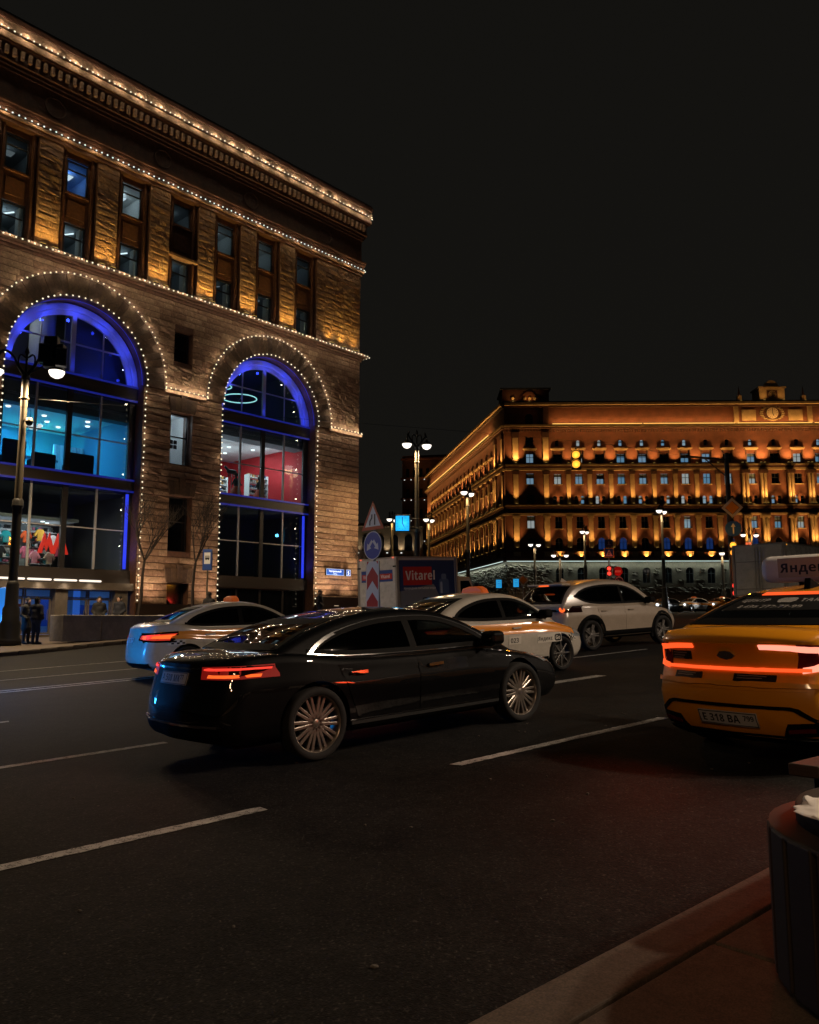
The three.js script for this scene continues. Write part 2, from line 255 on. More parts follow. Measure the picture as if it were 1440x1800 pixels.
// ledges, frieze, cornice
const ledge = (name, y0, y1, z, mat, x0 = X0, x1 = 0) => part(name, uvm(bx(x0, x1 + z, y0, y1, -0.3, z)), mat, store);
ledge('ledge', 19.02, 19.2, 0.2, M.brownStone); ledge('ledge', 19.2, 19.34, 0.46, M.stone[1]); ledge('ledge', 18.86, 19.02, 0.1, M.brownStone);
for (const [a, b] of [[-14.8, -12.2], [-2.72, 0]]) part('impost', uvm(bx(a, b + (b === 0 ? 0.16 : 0), 13.66, 13.84, -0.2, 0.17)), M.stone[2], store);
ledge('moulding', 25.0, 25.2, 0.12, M.brownStone); ledge('moulding', 25.2, 25.34, 0.22, M.stone[1]); ledge('moulding', 25.42, 25.6, 0.16, M.brownStone); ledge('moulding', 25.66, 25.8, 0.22, M.brownStone); ledge('moulding', 25.86, 26.0, 0.3, M.brownStone);
ledge('frieze', 26.0, 27.55, 0.06, M.darkStone);
ledge('moulding', 27.55, 27.68, 0.16, M.brownStone); ledge('moulding', 27.72, 27.86, 0.26, M.brownStone); ledge('moulding', 27.9, 28.02, 0.36, M.brownStone);
ledge('dentil_band', 28.02, 28.72, 0.3, M.darkStone);
ledge('cornice', 28.72, 28.84, 0.5, M.brownStone); ledge('cornice', 28.84, 29.02, 0.56, M.stone[0]); ledge('cornice', 29.02, 29.2, 0.5, M.stone[1]); ledge('cornice', 29.28, 29.52, 0.58, M.stone[0]); ledge('cornice', 29.52, 29.72, 0.54, M.stone[1]); ledge('cornice', 29.72, 29.98, 0.62, M.brownStone);
{ const d = uvm(rbox(0.17, 0.42, 0.22, 0.015, 0, 0, 0, 1)); for (let x = -0.05; x > X0; x -= 0.37) part('dentil', d, M.stone[1], store).position.set(x, 28.36, 0.37); }
for (const x of [-21.5, -15.45, -9.4, -3.3]) part('medallion', new THREE.TorusGeometry(0.5, 0.035, 8, 28), M.darkStone, store).position.set(x, 26.75, 0.07);
for (const b of [[-15.9, -11.1, 0, 2.3, -0.1, 0.16], [-3.75, 0.16, 0, 2.95, -0.1, 0.16], [X0, -23.2, 0, 2.3, -0.1, 0.16]]) part('plinth', uvm(bx(...b)), M.plinth, store);
// windows: frame > pane, bars, sill
const WG = M.glass;
function win(parent, x0, x1, y0, y1, z, o = {}) {
  const t = o.t ?? 0.07, m = o.mat ?? M.frameDark, d = 0.09;
  const f = part('window', merge(bx(x0, x0 + t, y0, y1, z, z + d), bx(x1 - t, x1, y0, y1, z, z + d), bx(x0 + t, x1 - t, y0, y0 + t, z, z + d), bx(x0 + t, x1 - t, y1 - t, y1, z, z + d)), m, parent);
  if (o.tr) part('glazing_bar', bx(x0 + t, x1 - t, y0 + (y1 - y0) * o.tr - 0.03, y0 + (y1 - y0) * o.tr + 0.03, z + 0.01, z + d - 0.01), m, f);
  if (o.mu) part('glazing_bar', bx((x0 + x1) / 2 - 0.03, (x0 + x1) / 2 + 0.03, y0 + t, y1 - t, z + 0.015, z + d - 0.015), m, f);
  part('pane', bx(x0 + t, x1 - t, y0 + t, y1 - t, z + 0.035, z + 0.043), o.glass ?? WG, f);
  if (o.sill !== 0) part('sill', uvm(bx(x0 - 0.08, x1 + 0.08, y0 - 0.1, y0 - 0.01, z, z + (o.sill ?? 0.22))), o.sillMat ?? M.brownStone, f);
  return f;
}
const inside = (x0, x1, y0, y1, z0, z1) => merge(bx(x0, x1, y0, y1, z0 - 0.05, z0), bx(x0 - 0.05, x0, y0, y1, z0, z1), bx(x1, x1 + 0.05, y0, y1, z0, z1), bx(x0, x1, y0 - 0.05, y0, z0, z1), bx(x0, x1, y1, y1 + 0.05, z0, z1));
const room = { grey: std(0x9aa0a0, 0.9), pale: std(0xb9bcbc, 0.9), dim: std(0x70777c, 0.9), blue: std(0x9fb4c8, 0.9), dark: std(0x55585c, 0.9), red: std(0xb01c24, 0.7), azure: std(0x6fa3c0, 0.85), white: std(0xd0d2d2, 0.85) };
const tubeGlow = glow([0.85, 0.95, 1], 1.6);
WC.forEach((c, i) => {
  const mid = i === 3, g = part('bay_panel', uvm(merge(bx(c - BAYW, c + BAYW, mid ? 21.55 : 21.3, mid ? 23.4 : 22.8, -0.42, -0.3), bx(c - BAYW, c - 0.57, 19.42, 24.98, -0.4, -0.28), bx(c + 0.57, c + BAYW, 19.42, 24.98, -0.4, -0.28), bx(c - 0.57, c + 0.57, 24.7, 24.98, -0.42, -0.29))), M.darkStone, store);
  for (const s of [-1, 1]) for (const [p, z] of [[0.83, -0.18], [0.72, -0.1]]) part('window_surround', uvm(bx(c + s * p - 0.05, c + s * p + 0.05, 19.42, 24.98, -0.3, z)), M.brownStone, g);
  part('spandrel_panel', uvm(rbox(0.95, 0.9, 0.06, 0.02, c, mid ? 22.5 : 22.05, -0.3, 1)), M.brownStone, g);
  const up = mid ? [23.5, 24.75] : [22.88, 24.6], lo = [19.46, mid ? 21.42 : 21.24];
  win(store, c - 0.56, c + 0.56, ...up, -0.4, { tr: mid ? 0 : 0.72 }); win(store, c - 0.56, c + 0.56, ...lo, -0.4, { tr: 0.62 });
  if (mid) part('window_hood', uvm(bx(c - 0.95, c + 0.95, 21.45, 21.58, -0.3, 0.12)), M.stone[1], store);
  // small offices behind, each with its own lamp
  const U0 = [room.dim, room.blue, room.pale, room.dim, room.grey, room.grey, room.dim][i], L0 = [0.5, 3.2, 3.4, 0.9, 1.5, 1.2, 0.9][i], L1 = [2.4, 2.6, 2.0, 1.3, 0.5, 0.6, 0.5][i], bl = i === 1;
  part('office_room', inside(c - 1.1, c + 1.1, up[0] - 0.3, up[1] + 0.2, -3.6, -0.5), U0, store);
  part('office_room', inside(c - 1.1, c + 1.1, lo[0] - 0.02, lo[1] + 0.2, -3.6, -0.5), room.dim, store);
  const colr = bl ? [0.16, 0.38, 1] : [0.85, 0.95, 1];
  part('office_lamp', box(0.9, 0.05, 0.5, c + 0.1, up[1] + 0.12, -2.2), i === 2 || bl ? glow([0.8, 0.9, 1], 1.1) : glow(colr, 0.12), store); point(colr, L0 * 0.34, c + 0.1, up[1] - 0.1, -1.9, store, 6);
  const lt = part('office_lamp', box(0.06, 0.05, 1.7), i < 4 ? tubeGlow : glow([0.7, 0.8, 0.9], 0.2), store); lt.position.set(c + 0.05, lo[1] + 0.1, -2.1); lt.rotation.y = 0.5; if (i === 3) lt.scale.z = 0.12;
  point([0.8, 0.95, 1], L1 * 0.3, c, lo[1] - 0.15, -1.7, store, 5);
  // pale reveal boards that catch the room light on the far jamb
  part('reveal_board', bx(c + 0.36, c + 0.5, lo[0], lo[1], -0.9, -0.5), room.white, store);
});
const pierRooms = [room.dark, room.white, room.dark, room.dark];
small.forEach(([x0, x1, y0, y1], k) => {
  win(store, x0 + 0.04, x1 - 0.04, y0 + 0.05, y1, -0.5, { tr: k ? 0.55 : 0.5, glass: k === 1 ? WG : M.glassDark, sill: 0.5 });
  part('office_room', inside(x0 - 0.5, x1 + 0.6, y0, y1 + 0.3, -3, -0.6), pierRooms[k], store);
});
part('office_lamp', box(0.5, 0.05, 0.5, -13.6, 12.95, -1.8), glow([0.9, 0.95, 1], 1.2), store); point([0.85, 0.92, 1], 3.0, -13.6, 12.5, -1.6, store, 5);
for (let k = 0; k < 4; k++) part('window_sticker', box(0.2, 0.22, 0.012, -13.9 + (k % 2) * 0.24, 10.9 + Math.floor(k / 2) * 0.26, -0.52), room.dark, store);
// arch bays
const ledBlue = glow([0.03, 0.06, 1.0], 0.75, 0x1a2050), BL = [0.03, 0.06, 1];
const archFrame = std(0x85888f, 0.5);
ARC.forEach((c, i) => {
  const z = -0.85;
  const ring = (r0, r1, d) => { const s = new THREE.Shape(); s.absarc(0, 0, r1, 0, Math.PI, false); s.lineTo(-r0, 0); s.absarc(0, 0, r0, Math.PI, 0, true); s.closePath(); return new THREE.ExtrudeGeometry(s, { depth: d, bevelEnabled: true, bevelSize: 0.015, bevelThickness: 0.015, bevelSegments: 1, curveSegments: 40 }); };
  const fr = part('arch_frame', ring(3.28, RI - 0.02, 0.12).translate(c, SPR - 0.1, z + 0.12), archFrame, store);
  part('inner_ring', ring(3.02, 3.26, 0.12).translate(c, SPR - 0.1, z), archFrame, fr);
  { const pts = Array.from({ length: 25 }, (_, k) => V(c + (RI - 0.06) * Math.cos(Math.PI * k / 24), SPR + (RI - 0.06) * Math.sin(Math.PI * k / 24), -0.08)); part('led_strip', tube(pts, 0.012, 60, 5), glow(BL, 0.3), fr); }
  // bars
  const th = 0.11, bars = [['mullion', bx(c - th, c + th, 13.7, 16.8, z, z + 0.14)], ['glazing_bar', bx(c - 1.65, c - 1.59, 13.7, 16.4, z + 0.02, z + 0.1)], ['glazing_bar', bx(c + 1.59, c + 1.65, 13.7, 16.4, z + 0.02, z + 0.1)], ['glazing_bar', bx(c - 2.75, c + 2.75, 15.28, 15.36, z + 0.03, z + 0.09)]];
  for (const [n, g] of bars) part(n, g, archFrame, fr);
  const tp = new THREE.Shape(); tp.absarc(0, 0, 3.04, 0, Math.PI, false); tp.closePath();
  part('pane', new THREE.ExtrudeGeometry(tp, { depth: 0.01, bevelEnabled: false, curveSegments: 40 }).translate(c, SPR - 0.1, z + 0.05), WG, fr);
  for (const [y0, y1, f] of [[8.72, 12.95, 2], [4.02, 8.12, 1]]) {
    const g = part('glazing_frame', bx(c - RI, c - 3.2, y0, y1, z, z + 0.14), M.frameDark, store); part('jamb', bx(c + 3.2, c + RI, y0, y1, z, z + 0.14), M.frameDark, g);
    part('mullion', bx(c - 0.13, c + 0.13, y0, y1, z, z + 0.16), M.frameDark, g);
    for (const p of [-1.65, 1.65]) part('mullion', bx(c + p - 0.05, c + p + 0.05, y0, y1, z + 0.01, z + 0.12), M.frameGrey, g);
    const ym = lerp(y0, y1, f === 2 ? 0.46 : 0.5); part('transom', bx(c - 3.2, c + 3.2, ym - 0.03, ym + 0.03, z + 0.02, z + 0.1), M.frameGrey, g);
    for (const [p, q] of [[-3.2, -1.7], [-1.6, -0.13], [0.13, 1.6], [1.7, 3.2]]) for (const [r, s] of [[y0, ym - 0.03], [ym + 0.03, y1]]) part('pane', bx(c + p, c + q, r, s, z + 0.055, z + 0.063), WG, g);
  }
  for (const [y0, y1] of [[12.95, 13.7], [8.12, 8.72], [3.35, 4.02]]) {
    const b = part('floor_beam', uvm(bx(c - RI, c + RI, y0, y1, z - 0.1, z + 0.3)), std(0x2c2622, 0.5), store);
    if (y0 > 4) for (const y of [y0 - 0.0, y1]) part('led_strip', bx(c - RI + 0.02, c + RI - 0.02, y - 0.05, y + 0.05, z + 0.3, z + 0.34), glow(BL, 0.16, 0x2a2c40), b);
  }
  part('side_led', bx(c + 3.2, c + 3.36, 4.1, 8.0, z + 0.14, z + 0.19), ledBlue, store); if (i === 0) part('side_led', bx(c - 3.34, c - 3.2, 4.1, 8.1, z + 0.14, z + 0.19), ledBlue, store);
  for (const [q, y, I] of [[2.9, 4.4, 4], [-2.9, 8.85, 2], [2.8, 8.85, 2]]) spot(BL, I, [c + q, y, -0.2], [c + q * 1.15, y + 1, -0.8], 1.1, store, 0.6, 4);
  // blue floods set along the inside of the arch
  for (let k = 0; k <= 6; k++) { const a = Math.PI * (0.04 + 0.92 * k / 6); spot(BL, 4.2, [c + 2.9 * Math.cos(a), SPR + 2.9 * Math.sin(a), -0.12], [c + 3.5 * Math.cos(a), SPR + 3.5 * Math.sin(a), -0.9], 1.25, store, 0.5, 4); }
  for (const p of [-2.2, 0, 2.2]) spot(BL, 2, [c + p, 13.85, -0.2], [c + p, 15, -0.9], 1.1, store, 0.6, 4);
});
// rooms behind the arches
const downGlow = glow([0.92, 1, 0.98], 2.2), disc = cyl(0.11, 0.13, 0.06, 0, 0, 0, 10);
const toStore = (x, y, z) => store.localToWorld(V(x, y, z));
const NTH = ['leftmost', 'second', 'third', 'fourth', 'fifth', 'sixth', 'seventh', 'eighth', 'ninth', 'tenth', 'eleventh', 'twelfth', 'thirteenth', 'fourteenth', 'fifteenth'];
const downs = (pts, where, y) => pts.map(([x, z, s = 1]) => [toStore(x, y, z), s]).sort((a, b) => a[0].x / -a[0].z - b[0].x / -b[0].z).forEach(([p, s], k) => { const o = solo('ceiling_downlight', disc, downGlow, 'round ceiling downlight ' + where + ', ' + NTH[k] + (k ? ' from the left' : ' one'), 'ceiling light', [p.x, p.y, p.z], 0, 'downlights ' + where); o.scale.setScalar(s); });
{
  const [c2, c1] = ARC;
  // arch 2, upper floor: toy shop with a red end wall
  part('shop_room', merge(bx(c2 - 3.6, c2 + 3.6, 8.2, 8.3, -9, -1), bx(c2 - 3.65, c2 - 3.6, 8.3, 13, -9, -1)), room.dim, store);
  part('shop_ceiling', bx(c2 - 3.6, c2 + 3.6, 12.55, 12.7, -9, -1), room.white, store);
  part('shop_back_wall', bx(c2 - 3.6, c2 + 0.4, 8.3, 12.55, -9.1, -9), std(0x8fa6b8, 0.85), store);
  part('shop_red_wall', merge(bx(c2 + 0.4, c2 + 3.6, 8.3, 12.55, -9.1, -9), bx(c2 + 3.6, c2 + 3.65, 8.3, 13, -9, -1)), room.red, store);
  part('bulkhead', bx(c2 - 3.6, c2 + 3.6, 12.3, 12.93, -2.1, -1.0), room.dim, store);
  downs([[c2 - 3.1, -3.2], [c2 - 2.4, -4.4], [c2 - 1.5, -3.4], [c2 - 0.8, -5.2], [c2 - 2.7, -6.2], [c2 - 1.1, -6.6], [c2 + 0.3, -4.6], [c2 + 1.3, -6.4], [c2 + 1.9, -4.2], [c2 + 0.6, -7.6], [c2 - 0.1, -2.8]], 'in the shop with the red wall', 12.48);
  rectLight([0.9, 0.98, 1], 2.6, 5, 5, [c2, 12.4, -5], [c2, 8, -5], store); for (const [x, z] of [[-2.2, -3.2], [0.2, -5.5], [2.2, -3.2]]) point([0.92, 0.97, 1], 5.5, c2 + x, 11.2, z, store, 8);
  // arch 1, upper floor: azure lounge
  part('lounge_room', merge(bx(c1 - 3.6, c1 + 3.6, 8.2, 8.3, -8, -1), bx(c1 - 3.65, c1 - 3.6, 8.3, 13, -8, -1), bx(c1 - 3.6, c1 + 3.6, 8.3, 12.55, -8.1, -8), bx(c1 + 3.6, c1 + 3.65, 8.3, 13, -8, -1)), room.azure, store);
  part('lounge_ceiling', bx(c1 - 3.6, c1 + 3.6, 12.2, 12.35, -8, -1), room.white, store);
  part('bulkhead', bx(c1 - 3.6, c1 + 3.6, 11.85, 12.93, -1.7, -1.0), room.dark, store);
  for (let k = 0; k < 9; k++) part('curtain', lathe([[0.12, 0], [0.14, 1.2], [0.12, 2.6]], 8).translate(c1 + 1.9 + k * 0.19, 8.6, -6.2 - (k % 2) * 0.08), room.white, store);
  for (let k = 0; k < 4; k++) part('curtain', lathe([[0.2, 0], [0.22, 1.2], [0.2, 2.6]], 8).translate(c1 - 2.0 + k * 0.36, 8.5, -7.4), room.white, store);
  downs([[c1 - 2.9, -2.4], [c1 - 1.9, -3.4], [c1 - 0.3, -2.2, 1.4], [c1 + 0.8, -2.1, 1.4], [c1 + 1.8, -2.0, 1.4], [c1 + 0.9, -5.2], [c1 + 1.6, -4.2], [c1 + 2.4, -3.6], [c1 + 2.9, -4.6], [c1 + 1.1, -6.4], [c1 + 1.9, -6.0], [c1 - 2.5, -5.0], [c1 - 1.4, -6.2], [c1 + 0.2, -4.0], [c1 + 2.8, -6.6]], 'in the azure lounge', 12.13);
  rectLight([0.06, 0.5, 1], 3.0, 5, 4, [c1, 12.0, -5], [c1, 8, -5], store); point([0.08, 0.9, 0.85], 9, c1 + 1.2, 10.3, -6.6, store, 5); point([0.1, 0.55, 1], 2.5, c1 - 1.8, 10, -6.4, store, 5);
  { const p = toStore(c1 - 0.85, 11.35, -3.2), t = thing('ball_chandelier', 'cluster of small white globe lamps hanging in the azure lounge', 'chandelier', [p.x, p.y, p.z], ST_TURN); part('stem', cyl(0.015, 0.015, 0.75, 0, 0.05, 0, 6), M.iron, t); for (let k = 0; k < 7; k++) part('globe', sph(0.12, -0.42 + (k % 4) * 0.28 + (k > 3 ? 0.14 : 0), k > 3 ? -0.14 : 0, (k % 2) * 0.16, 10, 8), glow([1, 0.92, 0.85], 1.1), t); }
  // tympana
  part('attic_room', merge(inside(c2 - 3.6, c2 + 3.6, 13.25, 17.6, -8, -1.0)), room.dark, store);
  part('attic_room', merge(inside(c1 - 3.6, c1 + 3.6, 13.25, 17.6, -7, -1.0)), room.dim, store);
  part('column', cyl(0.62, 0.62, 4.2, c1 - 0.75, 13.3, -2.6, 20), room.grey, store); point([1, 0.92, 0.8], 3.2, c1 - 2.4, 16.2, -1.9, store, 4);
  spot(BL, 9, [c1 + 1.7, 13.4, -1.35], [c1 + 1.7, 16.5, -1.9], 1.1, store, 0.8, 5); spot(BL, 5, [c1 - 1.8, 13.4, -1.4], [c1 - 1.8, 16.5, -3], 1.0, store, 0.8, 5); spot(BL, 12, [c2 + 1.2, 13.4, -1.6], [c2 + 0.8, 15.5, -7], 1.0, store, 0.8, 5);
  part('attic_partition', bx(c1 + 0.1, c1 + 3.6, 13.3, 17.5, -2.0, -1.9), room.dark, store);
  for (const [x, y, z, r] of [[c2 - 1.75, 15.75, -2.9, 0.72], [c2 - 0.45, 15.2, -2.6, 1.05], [c2 - 3.0, 15.1, -2.4, 0.6]]) { const p = toStore(x, y, z), o = solo('ring_lamp', new THREE.TorusGeometry(r, 0.035, 8, 48).rotateX(Math.PI / 2), glow([0.45, 0.95, 0.95], 1.1), ['slim', 'largest of the', 'half hidden'][[0.72, 1.05, 0.6].indexOf(r)] + ' pale cyan ring lamp glowing under the right hand arch', 'ring lamp', [p.x, p.y, p.z], ST_TURN); point([0.5, 0.95, 1], 0.5, x, y - 0.1, z, store, 8); }
  for (let k = 0; k < 9; k++) part('poster', box(rr(0.4, 0.9), rr(0.5, 1.3), 0.03, c2 - 2.6 + k * 0.66, 14.0 + rr(0, 1.3), -7.9), std(new THREE.Color().setHSL(rnd(), 0.5, 0.3), 0.8), store);
  // arch 1, middle floor: clothes shop
  part('shop_room', merge(bx(c1 - 3.6, c1 + 3.6, 3.6, 3.7, -7, -1), bx(c1 - 3.65, c1 - 3.6, 3.7, 8.2, -7, -1), bx(c1 - 3.6, c1 + 3.6, 3.7, 8.2, -7.1, -7), bx(c1 + 3.6, c1 + 3.65, 3.7, 8.2, -7, -1), bx(c1 - 3.6, c1 + 3.6, 8.0, 8.15, -7, -1)), room.dark, store);
  part('shop_back_wall', bx(c1 - 3.5, c1 + 0.9, 3.8, 6.35, -4.05, -4), room.grey, store); part('shop_soffit', bx(c1 - 3.6, c1 + 1.0, 6.35, 6.5, -4.2, -1.2), room.dim, store);
  rectLight([0.95, 0.97, 1], 3.0, 4, 1.2, [c1 - 1.5, 6.3, -2.3], [c1 - 1.5, 4, -3.6], store);
  for (const x of [-2.6, -1.2, 0.2]) point([0.95, 0.97, 1], 1.6, c1 + x, 5.9, -2.2, store, 6);
  downs(Array.from({ length: 9 }, (_, k) => [c1 - 3.2 + k * 0.45, -1.9 - (k % 3) * 0.5, 0.8]), 'over the clothes rails', 6.3);
  // arch 2, middle floor: dark
  part('shop_room', merge(inside(c2 - 3.6, c2 + 3.6, 3.7, 8.1, -6, -1)), room.dark, store); point([0.5, 0.8, 0.75], 0.15, c2 - 0.5, 6, -3, store);
  // street level
  part('lobby', merge(inside(c1 - 3.5, c1 + 3.5, 0.75, 3.3, -6, -1.1)), room.blue, store);
  rectLight([0.25, 0.48, 1], 1.3, 5.5, 2.5, [c1, 3.15, -3.4], [c1, 0.8, -3.6], store);
  part('lobby_counter', bx(c1 - 3.2, c1 - 0.5, 2.15, 2.3, -3.2, -3.1), std(0xa01818, 0.6), store); for (let k = 0; k < 6; k++) part('lobby_panel', box(0.7, rr(0.9, 1.5), 0.06, c1 - 2.9 + k * 1.15, rr(1.5, 1.9), -4.6 + (k % 2)), k % 2 ? std(0x3a62b8, 0.6) : room.white, store);
  part('lit_partition', box(0.35, 2.3, 0.06, c1 + 1.5, 1.95, -2.0), glow([0.05, 0.2, 0.9], 0.5), store);
  part('shopfront_room', merge(inside(c2 - 3.5, c2 + 3.5, 0.9, 3.3, -4, -1.1)), room.dark, store);
}
{ // entrance in the left arch
  const c = ARC[1], e = part('entrance_fascia', uvm(bx(c - RI, c + RI, 2.98, 3.34, -0.7, -0.15)), M.frameLight, store);
  for (let k = 0; k < 4; k++) { const x = c - 2.55 + k * 1.25; part('tube_lamp', new THREE.CapsuleGeometry(0.05, 1.05, 4, 10).rotateZ(Math.PI / 2).translate(x, 3.4, -0.1), glow([1, 0.86, 0.72], 1.3), e); spot([1, 0.8, 0.6], 2.6, [x, 3.3, -0.02], [x, 0, 0.3], 1.2, store, 0.5, 8); }
  for (const [p, w] of [[-3.35, 0.4], [-0.1, 0.62], [3.0, 0.7]]) part('pillar', uvm(bx(c + p - w / 2, c + p + w / 2, 0.8, 2.98, -0.75, -0.3)), M.frameLight, e);
  for (const [p, q] of [[-3.1, -1.75], [-1.7, -0.45], [0.25, 1.35], [1.4, 2.6]]) { const d = win(store, c + p, c + q, 0.84, 2.55, -0.7, { mat: M.frameLight, t: 0.08, sill: 0 }); d.name = 'door'; part('handle', bar([c + q - 0.18, 1.5, -0.56], [c + q - 0.18, 2.0, -0.56], 0.018), M.steel, d); win(store, c + p, c + q, 2.56, 2.97, -0.7, { mat: M.frameLight, t: 0.05, sill: 0 }); }
  for (let k = 0; k < 2; k++) part('step', uvm(bx(c - 3.4, c + 3.4, 0.2, 0.82 - k * 0.16, -0.8, 0.1 + k * 0.4)), M.paving, store);
  const c2 = ARC[0]; for (const [p, q] of [[-3.5, -1.7], [-1.7, 0], [0, 1.75], [1.75, 3.5]]) win(store, c2 + p, c2 + q, 0.9, 3.35, -0.8, { t: 0.07, sill: 0, glass: M.glassDark });
}
// amber floods on the ledge at the foot of every pier; wall washers at street level
const floodBody = rbox(0.3, 0.09, 0.16, 0.02, 0, 0, 0, 1), floodLens = box(0.26, 0.02, 0.12, 0, 0.05, 0), amberGlow = glow([1, 0.6, 0.12], 1.2);
const AMB = [1, 0.58, 0.12];
[...WC.slice(0, 6).map((c, i) => [(c + WC[i + 1]) / 2, 0.58]), [-2.0, 1.1], [-24.6, 0.6]].forEach(([x, w]) => {
  for (const s of x === -2 ? [-0.9, 0.2, 1.3] : [-0.3, 0.3]) { const f = part('flood_lamp', floodBody, M.iron, store); f.position.set(x + s, 19.388, 0.36); part('lens', floodLens, amberGlow, f); spot(AMB, 15, [x + s, 19.47, 0.38], [x + s, 23, 0.0], 0.85, store, 0.9, 3); }
});
for (const [x, k] of [[-15.2, 1], [-11.8, 1], [-3.0, 0.8], [-1.0, 0.8]]) { const f = part('flood_lamp', floodBody, M.iron, store); f.position.set(x, x > -5 ? 2.98 : 2.35, 0.42); part('lens', floodLens, glow([1, 0.75, 0.5], 1.2), f); spot([1, 0.7, 0.48], 85 * k, [x, x > -5 ? 2.4 : 1.75, 1.2], [x, 6.5, 0], 0.85, store, 0.9, 4); f.position.y -= 0.66; f.position.z = 1.2; }
{ // street name plate
  const t = canvasTex(512, 128, (g, w, h) => { g.fillStyle = '#0d3f96'; g.fillRect(0, 0, w, h); g.strokeStyle = '#cfe6ff'; g.lineWidth = 4; g.strokeRect(5, 5, w - 10, h - 10); g.fillStyle = '#e8f4ff'; g.textAlign = 'center'; g.font = 'bold 54px sans-serif'; g.fillText('Театральный', w / 2, 66); g.font = '32px sans-serif'; g.fillText('проезд', w / 2, 108); });
  const t2 = canvasTex(128, 128, (g, w, h) => { g.fillStyle = '#0d3f96'; g.fillRect(0, 0, w, h); g.strokeStyle = '#cfe6ff'; g.lineWidth = 6; g.strokeRect(6, 6, w - 12, h - 12); g.fillStyle = '#e8f4ff'; g.textAlign = 'center'; g.font = 'bold 92px sans-serif'; g.fillText('5', w / 2, 98); });
  for (const [w, x, tx, n, l] of [[1.55, -2.25, t, 'street_name_sign', 'long blue lit street name plate on the stone corner pier'], [0.42, -1.08, t2, 'house_number_sign', 'small square blue lit house number 5 plate on the corner pier']]) {
    const p = toStore(x, 4.52, 0.2), s = thing(n, l, 'sign', [p.x, p.y, p.z], ST_TURN); part('box', rbox(w, 0.42, 0.1, 0.01, 0, 0, 0, 1), M.frameDark, s);
    part('face', new THREE.PlaneGeometry(w - 0.02, 0.4).translate(0, 0, 0.054), new THREE.MeshStandardMaterial({ map: tx, emissive: 0xffffff, emissiveMap: tx, emissiveIntensity: 0.9, roughness: 0.4 }), s);
  }
  point([0.2, 0.5, 1], 0.25, -2, 4.2, 0.45, store, 4);
}
// strings of bulbs
const bulbGeo = new THREE.IcosahedronGeometry(0.042, 1), warmBulb = glow([1, 0.86, 0.6], 1.3), coolBulb = glow([0.82, 0.93, 0.9], 1.15), bulbBase = cyl(0.03, 0.03, 0.05, 0, 0, 0, 6).rotateX(-Math.PI / 2).translate(0, 0, -0.09);
function strand(curve, gap, label, mat, lit, every = 4, col = [1, 0.79, 0.54]) {
  const t = thing('string_light', label, 'string light', ST_POS, ST_TURN, 'strings of bulbs on the store front'), L = curve.getLength(), n = Math.round(L / gap);
  part('cable', new THREE.TubeGeometry(curve, Math.max(8, Math.round(L * 1.5)), 0.012, 4), M.black, t).position.z = -0.06;
  for (let k = 0; k <= n; k++) { const p = curve.getPointAt(k / n); part('bulb', bulbGeo, mat, t).position.set(p.x + rr(-0.015, 0.015), p.y + rr(-0.015, 0.015), p.z); if (lit && k % every === 1) point(col, lit, p.x, p.y, p.z + 0.13, store, 2); }
}
class Path3 extends THREE.CurvePath { constructor(pts) { super(); for (let i = 1; i < pts.length; i++) this.add(new THREE.LineCurve3(V(...pts[i - 1]), V(...pts[i]))); } }
strand(new Path3([[X0, 29.25, 0.64], [0.64, 29.25, 0.64], [0.64, 29.25, -1.6]]), 0.3, 'topmost bulb string running under the roof edge', warmBulb, 1.1, 4);
strand(new Path3([[X0, 25.38, 0.3], [0.3, 25.38, 0.3], [0.3, 25.38, -1]]), 0.3, 'cool white bulb string above the upper windows', coolBulb, 0.75, 5, [1, 0.72, 0.42]);
strand(new Path3([[X0, 19.24, 0.52], [0.52, 19.24, 0.52], [0.52, 19.24, -1]]), 0.29, 'bulb string along the ledge below the amber lit piers', warmBulb, 0.75, 4);
for (const [c, n] of [[ARC[0], 'right'], [ARC[1], 'left']]) {
  const arc = (r, z) => Array.from({ length: 49 }, (_, k) => [c - r * Math.cos(Math.PI * k / 48), SPR + r * Math.sin(Math.PI * k / 48), z]);
  strand(new Path3(arc(RO + 0.02, 0.27)), 0.31, 'bulb string round the outside of the ' + n + ' arch ring', warmBulb, 0.6, 4);
  strand(new Path3([[c - RI - 0.06, 2.5, 0.16], [c - RI - 0.06, 13.4, 0.16], ...arc(RI + 0.06, 0.27), [c + RI + 0.06, 13.4, 0.16], [c + RI + 0.06, 2.5, 0.16]]), 0.32, 'bulb string edging the ' + n + ' arch opening down to the street', warmBulb, 0.3, 6);
}
strand(new Path3([[-14.8, 13.9, 0.24], [-12.2, 13.9, 0.24]]), 0.3, 'short bulb string on the ledge between the two arches', warmBulb, 0.9, 2);
strand(new Path3([[-2.7, 13.9, 0.24], [0.2, 13.9, 0.24], [0.2, 13.9, -0.8]]), 0.3, 'short bulb string on the ledge at the far corner', warmBulb, 0.9, 2);

